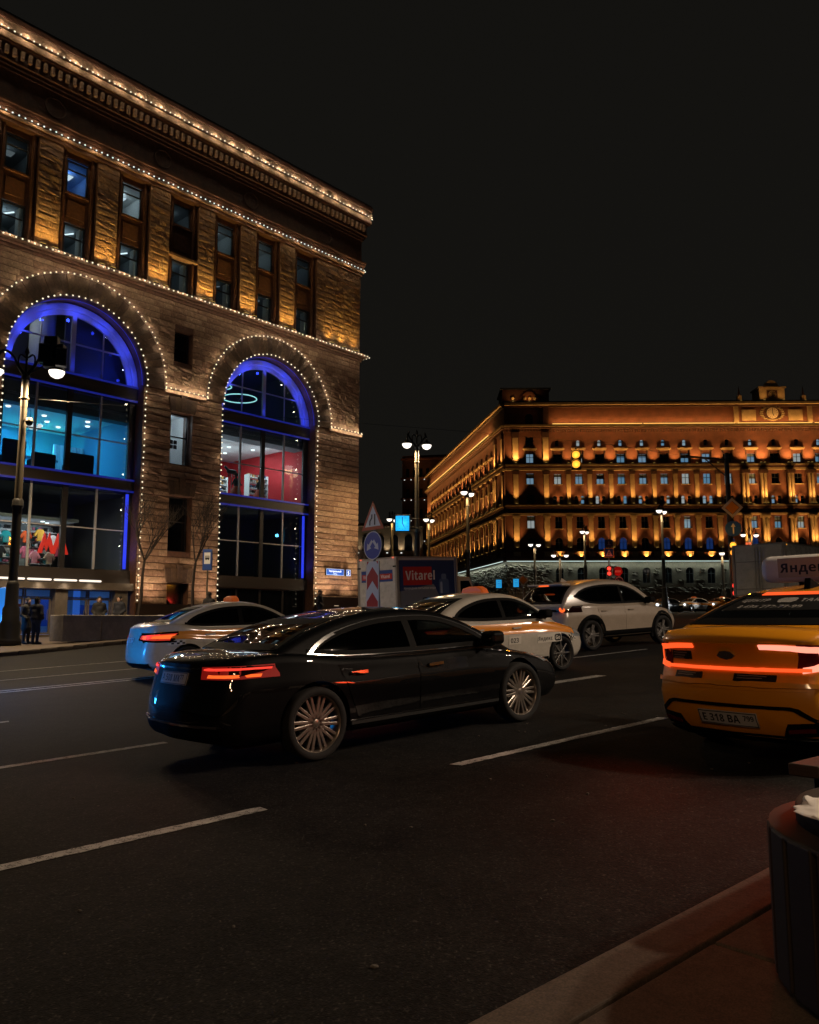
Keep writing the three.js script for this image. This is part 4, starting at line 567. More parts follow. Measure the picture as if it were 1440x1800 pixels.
const T = {
  narrow: canvasTex(256, 256, (g, w, h) => { g.fillStyle = '#a8281c'; g.fillRect(0, 0, w, h); g.fillStyle = '#c9c9c2'; g.beginPath(); g.moveTo(128, 42); g.lineTo(216, 226); g.lineTo(40, 226); g.fill(); g.strokeStyle = '#0a0a0a'; g.lineWidth = 15; g.beginPath(); g.moveTo(150, 118); g.lineTo(150, 214); g.stroke(); g.beginPath(); g.moveTo(118, 118); g.lineTo(116, 150); g.lineTo(96, 176); g.lineTo(94, 214); g.stroke(); }),
  both: canvasTex(256, 256, (g, w) => { g.fillStyle = '#c9c9c2'; g.fillRect(0, 0, w, w); g.fillStyle = '#123a8c'; g.beginPath(); g.arc(128, 128, 120, 0, 7); g.fill(); g.fillStyle = '#c4c4bc'; for (const s of [-1, 1]) { g.save(); g.translate(128 + s * 8, 84); g.scale(s, 1); g.rotate(-0.72); g.fillRect(-14, 0, 28, 66); g.beginPath(); g.moveTo(-36, 60); g.lineTo(36, 60); g.lineTo(0, 116); g.fill(); g.restore(); } }),
  chev: canvasTex(128, 512, (g, w, h) => { g.fillStyle = '#c4c4be'; g.fillRect(0, 0, w, h); g.fillStyle = '#a3202a'; for (let k = -1; k < 4; k++) { const y = k * 190 + 40; g.beginPath(); g.moveTo(8, y + 70); g.lineTo(64, y); g.lineTo(120, y + 70); g.lineTo(120, y + 175); g.lineTo(64, y + 105); g.lineTo(8, y + 175); g.fill(); } }),
  diamond: canvasTex(256, 256, (g, w) => { g.fillStyle = '#a9a89e'; g.fillRect(0, 0, w, w); g.fillStyle = '#c98312'; g.beginPath(); g.moveTo(128, 44); g.lineTo(212, 128); g.lineTo(128, 212); g.lineTo(44, 128); g.fill(); g.strokeStyle = '#222'; g.lineWidth = 5; g.stroke(); }),
  arrow: canvasTex(256, 256, (g, w) => { g.fillStyle = '#1c4a9c'; g.fillRect(0, 0, w, w); g.fillStyle = '#b9bec2'; g.fillRect(118, 90, 20, 130); g.beginPath(); g.moveTo(128, 36); g.lineTo(166, 100); g.lineTo(90, 100); g.fill(); }),
  ped: canvasTex(256, 256, (g, w) => { g.fillStyle = '#b7a24a'; g.fillRect(0, 0, w, w); g.fillStyle = '#14408c'; g.fillRect(22, 22, 212, 212); g.fillStyle = '#c9ccca'; g.beginPath(); g.moveTo(128, 40); g.lineTo(220, 214); g.lineTo(36, 214); g.fill(); g.strokeStyle = g.fillStyle = '#0a0a0a'; g.lineWidth = 12; g.beginPath(); g.arc(132, 88, 11, 0, 7); g.fill(); g.beginPath(); g.moveTo(128, 104); g.lineTo(122, 150); g.lineTo(100, 196); g.moveTo(122, 150); g.lineTo(148, 196); g.moveTo(126, 114); g.lineTo(100, 134); g.moveTo(128, 114); g.lineTo(154, 136); g.stroke(); }),
  noentry: canvasTex(128, 128, (g, w) => { g.fillStyle = '#9c1c1c'; g.fillRect(0, 0, w, w); g.fillStyle = '#b9b5ac'; g.fillRect(24, 50, 80, 28); }),
  nostop: canvasTex(128, 128, (g, w) => { g.fillStyle = '#8f959a'; g.fillRect(0, 0, w, w); g.fillStyle = '#20303c'; g.beginPath(); g.arc(64, 64, 54, 0, 7); g.fill(); g.strokeStyle = '#9aa1a6'; g.lineWidth = 10; g.beginPath(); g.moveTo(30, 26); g.lineTo(98, 102); g.stroke(); }),
  bus: canvasTex(128, 256, (g, w, h) => { g.fillStyle = '#0f3a82'; g.fillRect(0, 0, w, h); g.fillStyle = '#c6c8c6'; g.fillRect(18, 36, 92, 146); g.fillStyle = '#111'; g.beginPath(); g.roundRect(32, 78, 66, 48, 8); g.fill(); g.fillStyle = '#c6c8c6'; for (let k = 0; k < 4; k++) g.fillRect(37 + k * 15, 86, 11, 14); g.fillStyle = '#111'; g.beginPath(); g.arc(48, 128, 7, 0, 7); g.arc(82, 128, 7, 0, 7); g.fill(); }),
  clock: canvasTex(256, 256, (g, w) => { g.fillStyle = '#27b4ee'; g.fillRect(0, 0, w, w); g.strokeStyle = '#083048'; g.lineWidth = 6; for (let k = 0; k < 12; k++) { const a = k * Math.PI / 6; g.beginPath(); g.moveTo(128 + 96 * Math.cos(a), 128 + 96 * Math.sin(a)); g.lineTo(128 + 112 * Math.cos(a), 128 + 112 * Math.sin(a)); g.stroke(); } }),
  pylon: canvasTex(64, 96, (g, w, h) => { g.fillStyle = '#2aa5e8'; g.fillRect(0, 0, w, h); g.fillStyle = '#0b3a66'; g.fillRect(20, 16, 24, 5); g.fillRect(14, 44, 36, 6); g.fillRect(20, 70, 24, 5); }),
};
{ // traffic island post with three signs
  const x = -1.08, z = -24, gy = ground(x, z), p = solo('sign_post', cyl(0.04, 0.04, 3.9, 0, 0.002, -0.07, 10), M.signBack, 'grey steel post behind the triangle and round blue signs', 'post', [x, gy, z], FACE);
  const tri = [[-0.5, -0.43], [0.5, -0.43], [0, 0.43]].map(([a, b]) => [a * 1.06, b * 1.0]);
  sign('warning_sign', 'red bordered triangular sign showing a road narrowing', tri, T.narrow, x, gy + 3.86, z, FACE);
  sign('direction_sign', 'round blue sign with two white arrows pointing down both sides', circle(0.42, 40), T.both, x, gy + 2.97, z, FACE);
  sign('chevron_board', 'tall red and white chevron board under the round blue sign', rect(0.6, 2.0), T.chev, x, gy + 1.5, z, FACE);
}
function signal(x, y, z, turn, label, lit, n = 2, group) { // housing > lens (lit or dark), visor
  const t = thing('traffic_light', label, 'traffic light', [x, y, z], turn, group), col = { amber: [[1, 0.36, 0.03], 1.6], red: [[1, 0.05, 0.03], 1.5], off: null }; part('housing', rbox(0.36, 0.36 * n, 0.22, 0.04), M.black, t);
  lit.forEach((c, k) => { const yy = (n - 1) * 0.18 - k * 0.36, L = part('lens', sph(0.145, 0, 0, 0, 18, 10).scale(1, 1, 0.4).translate(0, yy, 0.1), c === 'off' ? M.glassDark : glow(...col[c]), t); part('visor', new THREE.CylinderGeometry(0.17, 0.17, 0.2, 18, 1, true, Math.PI * 0.15, Math.PI * 1.7).rotateX(Math.PI / 2).rotateZ(Math.PI * 1.5).translate(0, yy, 0.2), M.black, L); if (c !== 'off') point(col[c][0], c === 'red' ? 3 : 4, 0, yy, 0.42, t, 5); });
  return t;
}
{ // mast at the right with arm, diamond, arrow and signal
  const x = 15.72, z = -40, gy = ground(x, z), m = thing('signal_mast', 'grey mast with a side arm beside the white box truck', 'mast', [x, gy, z]); part('pole', lathe([[0.2, 0.002], [0.2, 0.5], [0.13, 0.6], [0.11, 8.1], [0, 8.12]], 14), M.ironPaint, m); part('arm', bar([0, 7.75, 0], [-2.0, 7.95, 0], 0.06), M.ironPaint, m); part('brace', bar([0, 6.9, 0], [-1.1, 7.85, 0], 0.035), M.ironPaint, m);
  const d = [[0, -0.5], [0.5, 0], [0, 0.5], [-0.5, 0]]; sign('priority_sign', 'large white and yellow diamond sign high on the mast', d, T.diamond, x + 0.1, gy + 5.35, z + 0.16, -0.25); sign('direction_sign', 'round blue sign with one white arrow pointing up', circle(0.38, 36), T.arrow, x + 0.1, gy + 4.32, z + 0.16, -0.25);
  signal(x - 0.02, gy + 3.3, z + 0.3, -0.3, 'amber lit traffic light under the blue arrow sign', ['amber', 'amber'], 2); signal(x - 0.0, gy + 1.35, z + 0.3, -0.3, 'low red lit traffic light beside the white truck', ['red', 'red'], 2);
}
{ const t = signal(6.2, 7.4, -30, -0.25, 'amber lit traffic light hanging before the office block', ['amber', 'amber'], 2); part('hanger', bar([0, 0.36, 0], [0, 0.72, 0], 0.02), M.iron, t); const c = solo('span_wire', tube([[-14.4, 10.0, -31], [6.2, 8.12, -30], [13.8, 9.5, -40]], 0.006, 40, 4), M.iron, 'thin wire carrying the hanging amber traffic light', 'wire'); }
{ // crossing post further up
  const x = 14.6, z = -60, gy = ground(x, z), p = solo('sign_post', cyl(0.05, 0.05, 5.6, 0, 0.002, 0, 10), M.signBack, 'thin post carrying the crossing sign and red signal before the office block', 'post', [x, gy, z]);
  sign('crossing_sign', 'square blue pedestrian crossing sign with a yellow border', rect(0.72, 0.72), T.ped, x, gy + 4.55, z + 0.12, 0); sign('blue_plate', 'plain dark blue plate above the crossing sign', rect(0.6, 0.5), canvasTex(64, 64, (g) => { g.fillStyle = '#0c1f4c'; g.fillRect(0, 0, 64, 64); g.fillStyle = '#7f8aa0'; g.fillRect(30, 14, 5, 26); g.fillRect(20, 44, 24, 5); }), x, gy + 5.25, z + 0.12, 0);
  signal(x - 0.1, gy + 3.2, z + 0.25, 0, 'red lit traffic light above the white estate car roof', ['red', 'red'], 2);
  sign('no_entry_sign', 'round red no entry sign beside the red signal', circle(0.34, 30), T.noentry, x + 0.6, gy + 3.2, z + 0.1, 0); sign('no_stopping_sign', 'round dark sign with one slash under the no entry sign', circle(0.3, 30), T.nostop, x + 0.68, gy + 2.5, z + 0.1, 0);
  solo('sign_bracket', bar([0, 3.0, 0], [0.68, 3.0, 0], 0.02), M.signBack, 'short bracket holding the no entry sign to its post', 'bracket', [x, gy, z + 0.02]);
}
{ // bus stop, clock, small lit pylons
  const gy = ground(-9.1, -37) + 0.13; solo('bus_stop_post', cyl(0.04, 0.04, 3.8, 0, 0, 0, 10), M.polePaint, 'thin post of the bus stop before the stone pier', 'post', [-9.1, gy, -37]);
  const b = thing('bus_stop_sign', 'tall blue bus stop sign with a black bus on white', 'bus stop sign', [-9.1, gy + 3.25, -36.93], -0.15); part('box', rbox(0.46, 0.96, 0.08, 0.02, 0, 0, 0, 1), std(0x0f2f6c, 0.5), b); signFace('face', flat(rect(0.4, 0.9), 0, 0, 0.045), T.bus, b);
  const c = thing('street_clock', 'square bright blue street clock on the lamp post', 'clock', [-0.42, 7.4, -50.2], -0.12); part('case', rbox(0.98, 1.06, 0.24, 0.03, 0, 0, 0, 1), M.frameDark, c); signFace('face', flat(rect(0.84, 0.92), 0, 0, 0.125), T.clock, c, { emissive: 0xffffff, emissiveMap: T.clock, emissiveIntensity: 0.75 }); part('hand', box(0.04, 0.4, 0.02, 0, 0.18, 0.14), M.black, c); part('hand', box(0.04, 0.3, 0.02, 0, -0.13, 0).rotateZ(0.45).translate(0, 0, 0.14), M.black, c); part('bracket', merge(bar([0.45, 0.3, 0], [0.95, 0.3, -0.25], 0.03), bar([0.45, -0.3, 0], [0.95, -0.3, -0.25], 0.03)), M.iron, c); point([0.15, 0.6, 1], 1.2, 0, 0, 0.6, c, 6);
  for (const [x, y, n] of [[4.99, 2.0, 'left hand'], [5.95, 2.03, 'right hand']]) { const g0 = ground(x, -46), q = thing('lit_sign_box', n + ' of two small blue lit boxes on posts in the square', 'lit sign', [x, g0, -46], 0, 'small blue lit boxes in the square'); part('post', cyl(0.03, 0.03, 1.75, 0, 0.002, -0.04, 8), M.iron, q); part('case', rbox(0.36, 0.52, 0.1, 0.03, 0, y, 0, 1), M.frameDark, q); signFace('face', flat(rect(0.3, 0.45), 0, y, 0.055), T.pylon, q, { emissive: 0xffffff, emissiveMap: T.pylon, emissiveIntensity: 0.8 }); }
  const g1 = ground(6.4, -46.3), d2 = thing('priority_sign', 'small yellow diamond sign on a thin post behind the estate car', 'road sign', [6.4, g1, -46.3]); part('post', cyl(0.03, 0.03, 2.3, 0, 0.002, -0.04, 8), M.signBack, d2); signFace('face', flat([[0, 1.85], [0.34, 2.19], [0, 2.53], [-0.34, 2.19]], 0, 0, 0.01), T.diamond, d2); part('backing', plate([[0, 1.85], [0.34, 2.19], [0, 2.53], [-0.34, 2.19]], 0.015).translate(0, 0, -0.012), M.signBack, d2);
}
// ---------------------------------------------------------------- planter and bench at the kerb, concrete block, glowing panel
{
  const R = 0.62, x = 1.885, z = -2.83, gy = ground(x, z) + kerbY + 0.004, t = thing('round_planter', 'round wooden stave planter with a snowy top at the right kerb', 'planter', [x, gy, z]);
  const N = 26, st = rbox(2 * Math.PI * R / N - 0.022, 0.49, 0.05, 0.008, 0, 0, 0, 1); for (let k = 0; k < N; k++) { const a = k / N * 2 * Math.PI, o = part('stave', uvm(st.clone()), k % 3 ? M.woodDark : M.wood, t); o.position.set(R * Math.sin(a), 0.26, R * Math.cos(a)); o.rotation.y = a; }
  part('inner_tub', cyl(R - 0.04, R - 0.04, 0.47, 0, 0.02, 0, 30), M.black, t); part('rim', lathe([[R - 0.1, 0.49], [R + 0.02, 0.49], [R + 0.024, 0.5], [R + 0.02, 0.515], [R - 0.1, 0.52]], 48), M.woodDark, t);
  part('lid', lathe([[0, 0.585], [R - 0.1, 0.585], [R - 0.075, 0.58], [R - 0.07, 0.57], [R - 0.07, 0.51], [0, 0.5]], 48), M.wood, t);
  const sn = new THREE.SphereGeometry(0.4, 90, 34, 0, 2 * Math.PI, 0, Math.PI / 2), p = sn.attributes.position, q = fbm(8, 404, 4); for (let i = 0; i < p.count; i++) { const X = p.getX(i), Z = p.getZ(i), k = q(X * 0.9 + 1, Z * 0.9 + 1), k2 = q(X * 5 + 3, Z * 5 + 3); p.setXYZ(i, X * (0.8 + 0.5 * k), p.getY(i) * (0.02 + 0.17 * k * k2), Z * (0.8 + 0.5 * k)); } sn.computeVertexNormals();
  part('snow_heap', sn.translate(-0.16, 0.582, 0.05), std(0xe0dcd6, 0.9), t);
  const g2 = ground(2.7, -4.45) + kerbY + 0.004, b = thing('wooden_bench', 'wooden plank bench standing behind the round planter', 'bench', [2.6, g2, -4.0], Math.PI / 2 - PH); for (let k = 0; k < 4; k++) part('seat_plank', uvm(rbox(2.2, 0.05, 0.13, 0.008, 0, 0.53, -0.24 + k * 0.15, 1)), M.wood, b); for (const s of [-0.9, 0.9]) part('leg', uvm(rbox(0.1, 0.5, 0.5, 0.01, s, 0.252, -0.02, 1)), M.woodDark, b);
  const cr = []; for (let k = 0; k < 46; k++) cr.push(new THREE.IcosahedronGeometry(rr(0.008, 0.022), 0).translate(rr(-0.25, 0.2), 0.012, rr(-0.1, 0.12))); const c = solo('snow_crumbs', merge(cr), std(0x8a8680, 0.9), 'crumbs of dirty snow at the foot of the planter', 'snow', [1.5, ground(1.5, -2.5) + kerbY, -2.5]); c.userData.kind = 'stuff';
}
{
  const x = -12.3, z = -32.6, gy = ground(x, z) + 0.13, b = thing('concrete_block', 'long low concrete barrier block on the pavement by the entrance', 'barrier', [x, gy, z], ST_TURN - 0.05); part('left_block', uvm(rbox(1.5, 1.0, 1.2, 0.03, -0.85, 0.5, 0, 1)), M.concrete, b); part('right_block', uvm(rbox(4.4, 1.0, 1.1, 0.03, 2.15, 0.5, -0.1, 1)), M.concrete, b);
  const px = -15.55, pz = -31.7, py = ground(px, pz) + 0.13, pts = []; for (let k = 0; k <= 12; k++) { const a = Math.PI * k / 12; pts.push([0.42 * Math.cos(a), 1.75 + 0.42 * Math.sin(a)]); } pts.push([-0.36, 1.15], [-0.46, 1.1], [-0.5, 0.2], [-0.3, 0], [0.34, 0.05], [0.4, 0.9], [0.34, 1.15]);
  const g = thing('glowing_panel', 'azure glowing rounded panel half hidden behind the tall lamp post', 'light panel', [px, py, pz], 0.3); part('lit_panel', plate(pts, 0.16, 0.03), glow([0.03, 0.27, 0.85], 0.62, 0x123a66), g); point([0.06, 0.35, 1], 3, 0, 1, 0.6, g, 8);
}

// ---------------------------------------------------------------- vehicles: local x forward, y up, z to the right
import { MeshBVH } from 'three-mesh-bvh';
const curve = (pts) => (x) => { let i = 1; while (i < pts.length - 1 && x > pts[i][0]) i++; const n = pts.length, P = (k) => pts[clamp(k, 0, n - 1)], [x0, y0] = P(i - 1), [x1, y1] = P(i), t = clamp((x - x0) / (x1 - x0 || 1)), m0 = (y1 - P(i - 2)[1]) / (x1 - P(i - 2)[0] || 1) * (x1 - x0), m1 = (P(i + 1)[1] - y0) / (P(i + 1)[0] - x0 || 1) * (x1 - x0), a = t * t, b = a * t; return (2 * b - 3 * a + 1) * y0 + (b - 2 * a + t) * m0 + (3 * a - 2 * b) * y1 + (b - a) * m1; };
function loftGeo(rings, caps) { // rings: arrays of [x,y,z]; caps: [inner rings at start], [at end]
  const all = [...caps[0], ...rings, ...caps[1]], m = all[0].length, P = [], T = [], I = [];
  for (const r of all) for (const p of r) { P.push(...p); T.push(p[0], p[1]); }
  for (let i = 0; i < all.length - 1; i++) for (let j = 0; j < m; j++) { const a = i * m + j, b = i * m + (j + 1) % m; I.push(a, b, a + m, b, b + m, a + m); }
  const close = (r, k, flip) => { const c = P.length / 3, q = r.reduce((s, p) => [s[0] + p[0] / m, s[1] + p[1] / m, s[2] + p[2] / m], [0, 0, 0]); P.push(...q); T.push(q[0], q[1]); for (let j = 0; j < m; j++) { const a = k * m + j, b = k * m + (j + 1) % m; flip ? I.push(c, a, b) : I.push(c, b, a); } };
  close(all[0], 0, false); close(all.at(-1), all.length - 1, true);
  const g = new THREE.BufferGeometry(); g.setAttribute('position', new THREE.Float32BufferAttribute(P, 3)); g.setAttribute('uv', new THREE.Float32BufferAttribute(T, 2)); g.setIndex(I); g.computeVertexNormals(); return g;
}
function lowerBody(c) {
  const rx = curve(c.rear), fx = curve(c.front), dk = curve(c.deck), W2 = c.W / 2, N = 72, mid = c.yb + 0.3;
  const ring = (t, sc = 1) => {
    const xn = lerp(-c.L / 2, c.L / 2, t), e = Math.min(t, 1 - t) * c.L, r = 0.16, q = e < r ? r - Math.sqrt(r * r - (r - e) ** 2) : 0, w = (W2 - q * 0.7) * (1 - (xn < 0 ? c.taper ?? 0.10 : 0.10) * smooth(c.L * 0.30, c.L / 2, Math.abs(xn))), yt = dk(xn) - q * 0.35, yb = c.yb + q * 0.3, h = yt - yb;
    const half = [[0, yb], [0.8 * w, yb], [0.93 * w, yb + 0.03], [0.965 * w, yb + 0.09], [0.972 * w, yb + h * 0.26], [0.985 * w, yb + h * 0.42], [1.0 * w, yb + h * 0.6], [0.997 * w, yb + h * 0.7], [0.972 * w, yb + h * 0.76], [0.965 * w, yb + h * 0.88], [0.94 * w, yt - 0.03], [0.89 * w, yt - 0.006], [0.75 * w, yt + 0.008], [0.4 * w, yt + c.crown * 0.8], [0, yt + c.crown]];
    const loop = [...half, ...half.slice(1, -1).reverse().map(([z, y]) => [-z, y])], cy = (yb + yt) / 2;
    return loop.map(([z0, y0]) => { const z = z0 * sc, y = cy + (y0 - cy) * sc, b = Math.pow(Math.min(1, Math.abs(z) / W2), 2.6), a = rx(y) + c.bow[0] * b, f = fx(y) - c.bow[1] * b; return [lerp(a, f, t), y, z]; });
  };
  const ts = []; for (let k = 0; k <= N; k++) { const u = k / N; ts.push(u < 0.12 ? 0.05 * (u / 0.12) ** 1.6 : u > 0.88 ? 1 - 0.05 * ((1 - u) / 0.12) ** 1.6 : lerp(0.05, 0.95, (u - 0.12) / 0.76)); }
  const ins = [0.12, 0.35, 0.6, 0.8, 0.92];
  return loftGeo(ts.map((t) => ring(t)), [ins.map((s) => ring(0, s)), [...ins].reverse().map((s) => ring(1, s))]);
}
function upperBody(c) {
  const rf = curve(c.roof), x0 = c.roof[0][0], x1 = c.roof.at(-1)[0], dk = curve(c.deck), top = Math.max(...c.roof.map((p) => p[1])), N = 110, rings = [], W2 = c.W / 2;
  const zs = (y, x) => { const k = clamp((y - c.belt) / (top - c.belt)), pl = 1 - 0.07 * Math.abs((x - (x0 + x1) / 2) / ((x1 - x0) / 2)) ** 3; return W2 * (0.915 - (0.915 - c.roofW) * k ** 1.25) * pl; };
  for (let i = 0; i <= N; i++) {
    const x = lerp(x0, x1, i / N), base = Math.min(dk(x), c.belt) - 0.06, y = Math.max(rf(x), base + 0.012), ys = Math.max(base + 0.006, y - 0.07), half = [[0, base]];
    for (let k = 0; k <= 16; k++) { const yy = lerp(base, ys, k / 16); half.push([zs(yy, x), yy]); }
    const ze = zs(ys, x); half.push([ze - 0.02, lerp(ys, y, 0.5)], [ze - 0.06, lerp(ys, y, 0.82)], [ze - 0.13, lerp(ys, y, 0.97)]); for (const k of [0.75, 0.5, 0.25, 0]) half.push([(ze - 0.13) * k, y + 0.026 * (1 - k * k)]);
    const loop = [...half, ...half.slice(1, -1).reverse().map(([z, yy]) => [-z, yy])]; rings.push(loop.map(([z, yy]) => [x, yy, z]));
  }
  return loftGeo(rings, [[], []]);
}
const AX = { right: [V(0, 0, -1), (u, v) => V(u, v, 3)], left: [V(0, 0, 1), (u, v) => V(u, v, -3)], rear: [V(1, 0, 0), (u, v) => V(-6, v, u)], front: [V(-1, 0, 0), (u, v) => V(6, v, u)], top: [V(0, -1, 0), (u, v) => V(u, 4, v)] };
function patch(bvh, A, B, axis, off = 0.004, rows = 3, thick = 0.012, cols = 0) { // a sheet laid on the body between two outlines, with edges turned in
  const [dir, at] = AX[axis], ray = new THREE.Ray(V(), dir), len = (p) => p.slice(1).reduce((s, q, i) => s + Math.hypot(q[0] - p[i][0], q[1] - p[i][1]), 0), n = cols || Math.max(4, Math.ceil(Math.max(len(A), len(B)) / 0.06));
  const along2 = (p, t) => { const L = len(p) * t; let s = 0; for (let i = 1; i < p.length; i++) { const d = Math.hypot(p[i][0] - p[i - 1][0], p[i][1] - p[i - 1][1]); if (s + d >= L - 1e-9 || i === p.length - 1) { const k = d ? clamp((L - s) / d) : 0; return [lerp(p[i - 1][0], p[i][0], k), lerp(p[i - 1][1], p[i][1], k)]; } s += d; } };
  const P = [], T = [], I = [], N = []; let last = null;
  for (let i = 0; i <= n; i++) for (let j = 0; j <= rows; j++) { const a = along2(A, i / n), b = along2(B, i / n), u = lerp(a[0], b[0], j / rows), v = lerp(a[1], b[1], j / rows); ray.origin.copy(at(u, v)); const h = bvh.raycastFirst(ray, THREE.DoubleSide); let p, nn; if (h) { p = h.point.clone(); nn = h.face.normal.clone(); if (nn.dot(dir) > 0) nn.negate(); last = [p.clone(), nn]; } else { p = at(u, v); const q = last ?? [V(0, 0, 0), dir.clone().negate()]; const k = dir.x ? 'x' : dir.y ? 'y' : 'z'; p[k] = q[0][k]; nn = q[1]; } P.push(p); N.push(nn); T.push(i / n, j / rows); }
  const f = [], w = rows + 1, pos = P.map((p, i) => p.clone().addScaledVector(N[i], off)), back = P.map((p, i) => p.clone().addScaledVector(N[i], off - thick));
  const flip = pos.length > w + 1 && pos[w].clone().sub(pos[0]).cross(pos[1].clone().sub(pos[0])).dot(dir) > 0;
  const tri = (a, b, c) => flip ? I.push(a, c, b) : I.push(a, b, c);
  for (let i = 0; i < n; i++) for (let j = 0; j < rows; j++) { const a = i * w + j; tri(a, a + w, a + 1); tri(a + 1, a + w, a + w + 1); }
  const rim = []; for (let i = 0; i <= n; i++) rim.push(i * w); for (let j = 1; j <= rows; j++) rim.push(n * w + j); for (let i = n - 1; i >= 0; i--) rim.push(i * w + rows); for (let j = rows - 1; j > 0; j--) rim.push(j);
  const K = pos.length, out = []; pos.forEach((p) => out.push(p.x, p.y, p.z)); rim.forEach((r) => { out.push(pos[r].x, pos[r].y, pos[r].z); T.push(T[r * 2], T[r * 2 + 1]); }); rim.forEach((r) => { out.push(back[r].x, back[r].y, back[r].z); T.push(T[r * 2], T[r * 2 + 1]); });
  rim.forEach((r, k) => { const q = (k + 1) % rim.length, a = K + k, b = K + q, c = K + rim.length + k, d = K + rim.length + q; tri(a, c, b); tri(b, c, d); });
  const g = new THREE.BufferGeometry(); g.setAttribute('position', new THREE.Float32BufferAttribute(out, 3)); g.setAttribute('uv', new THREE.Float32BufferAttribute(T, 2)); g.setIndex(I); g.computeVertexNormals(); return g;
}
const edgeStrip = (bvh, pts, w, axis, off) => { // narrow trim following a closed outline, w wide inwards
  const c = pts.reduce((s, p) => [s[0] + p[0] / pts.length, s[1] + p[1] / pts.length], [0, 0]), q = [...pts, pts[0]], inner = q.map((p, i) => { const a = q[(i - 1 + q.length - (i === 0 ? 1 : 0)) % q.length], b = q[i === q.length - 1 ? 1 : i + 1], tx = b[0] - a[0], ty = b[1] - a[1], l = Math.hypot(tx, ty) || 1; let nx = -ty / l, ny = tx / l; if (nx * (c[0] - p[0]) + ny * (c[1] - p[1]) < 0) { nx = -nx; ny = -ny; } return [p[0] + nx * w, p[1] + ny * w]; });
  return patch(bvh, q, inner, axis, off, 1, 0.012, q.length * 3);
};
// wheels
const tyreGeo = lathe([[0.78, -0.42], [0.83, -0.5], [0.94, -0.5], [0.985, -0.4], [1, -0.25], [1, 0.25], [0.985, 0.4], [0.94, 0.5], [0.83, 0.5], [0.78, 0.42]], 44).rotateX(Math.PI / 2);
function rimGeo(n, twin) { const gs = [lathe([[0.76, -0.42], [0.72, -0.3], [0.68, 0.1], [0.71, 0.4], [0.77, 0.48], [0.79, 0.44]], 44).rotateX(Math.PI / 2), lathe([[0, 0.32], [0.1, 0.32], [0.13, 0.24], [0.13, 0.05], [0, 0.05]], 16).rotateX(Math.PI / 2)]; for (let k = 0; k < n; k++) for (const s of twin ? [-1, 1] : [0]) gs.push(plate([[0.1, -0.035 + s * 0.03], [0.735, -0.026 + s * 0.085], [0.735, 0.026 + s * 0.085], [0.1, 0.035 + s * 0.03]], 0.1, 0.012).translate(0, 0, 0.2).rotateZ(k / n * 2 * Math.PI)); return merge(gs); }
const RIM = { multi: rimGeo(10, 1), star: rimGeo(8, 0), twin: rimGeo(5, 1) }, alloy = std(0x9b938a, 0.3, { metalness: 0.85 }), alloyDull = std(0x6f6c68, 0.45, { metalness: 0.7 }), wellMat = std(0x050505, 0.9);
const tint = new THREE.MeshPhysicalMaterial({ color: 0x1c1f22, roughness: 0.03, transmission: 1, thickness: 0, ior: 1.5 }), tintClear = new THREE.MeshPhysicalMaterial({ color: 0x6f7678, roughness: 0.03, transmission: 1, thickness: 0, ior: 1.5 });
const seatMat = std(0x0c0c0d, 0.8), trimBlack = new THREE.MeshPhysicalMaterial({ color: 0x030303, roughness: 0.7, specularIntensity: 0.25 }), paintMat = (c, o = {}) => new THREE.MeshPhysicalMaterial({ color: c, roughness: 0.42, clearcoat: 1, clearcoatRoughness: 0.04, ...o });
const evaluator = new Evaluator(); evaluator.attributes = ['position', 'normal', 'uv']; evaluator.useGroups = false;
const plateTex = (s, r) => canvasTex(256, 56, (g, w, h) => { g.fillStyle = '#b9bcbe'; g.fillRect(0, 0, w, h); g.strokeStyle = '#111'; g.lineWidth = 3; g.strokeRect(3, 3, w - 6, h - 6); g.fillStyle = '#111'; g.font = 'bold 42px sans-serif'; g.fillText(s, 14, 43); g.font = 'bold 28px sans-serif'; g.fillText(r, 198, 32); });
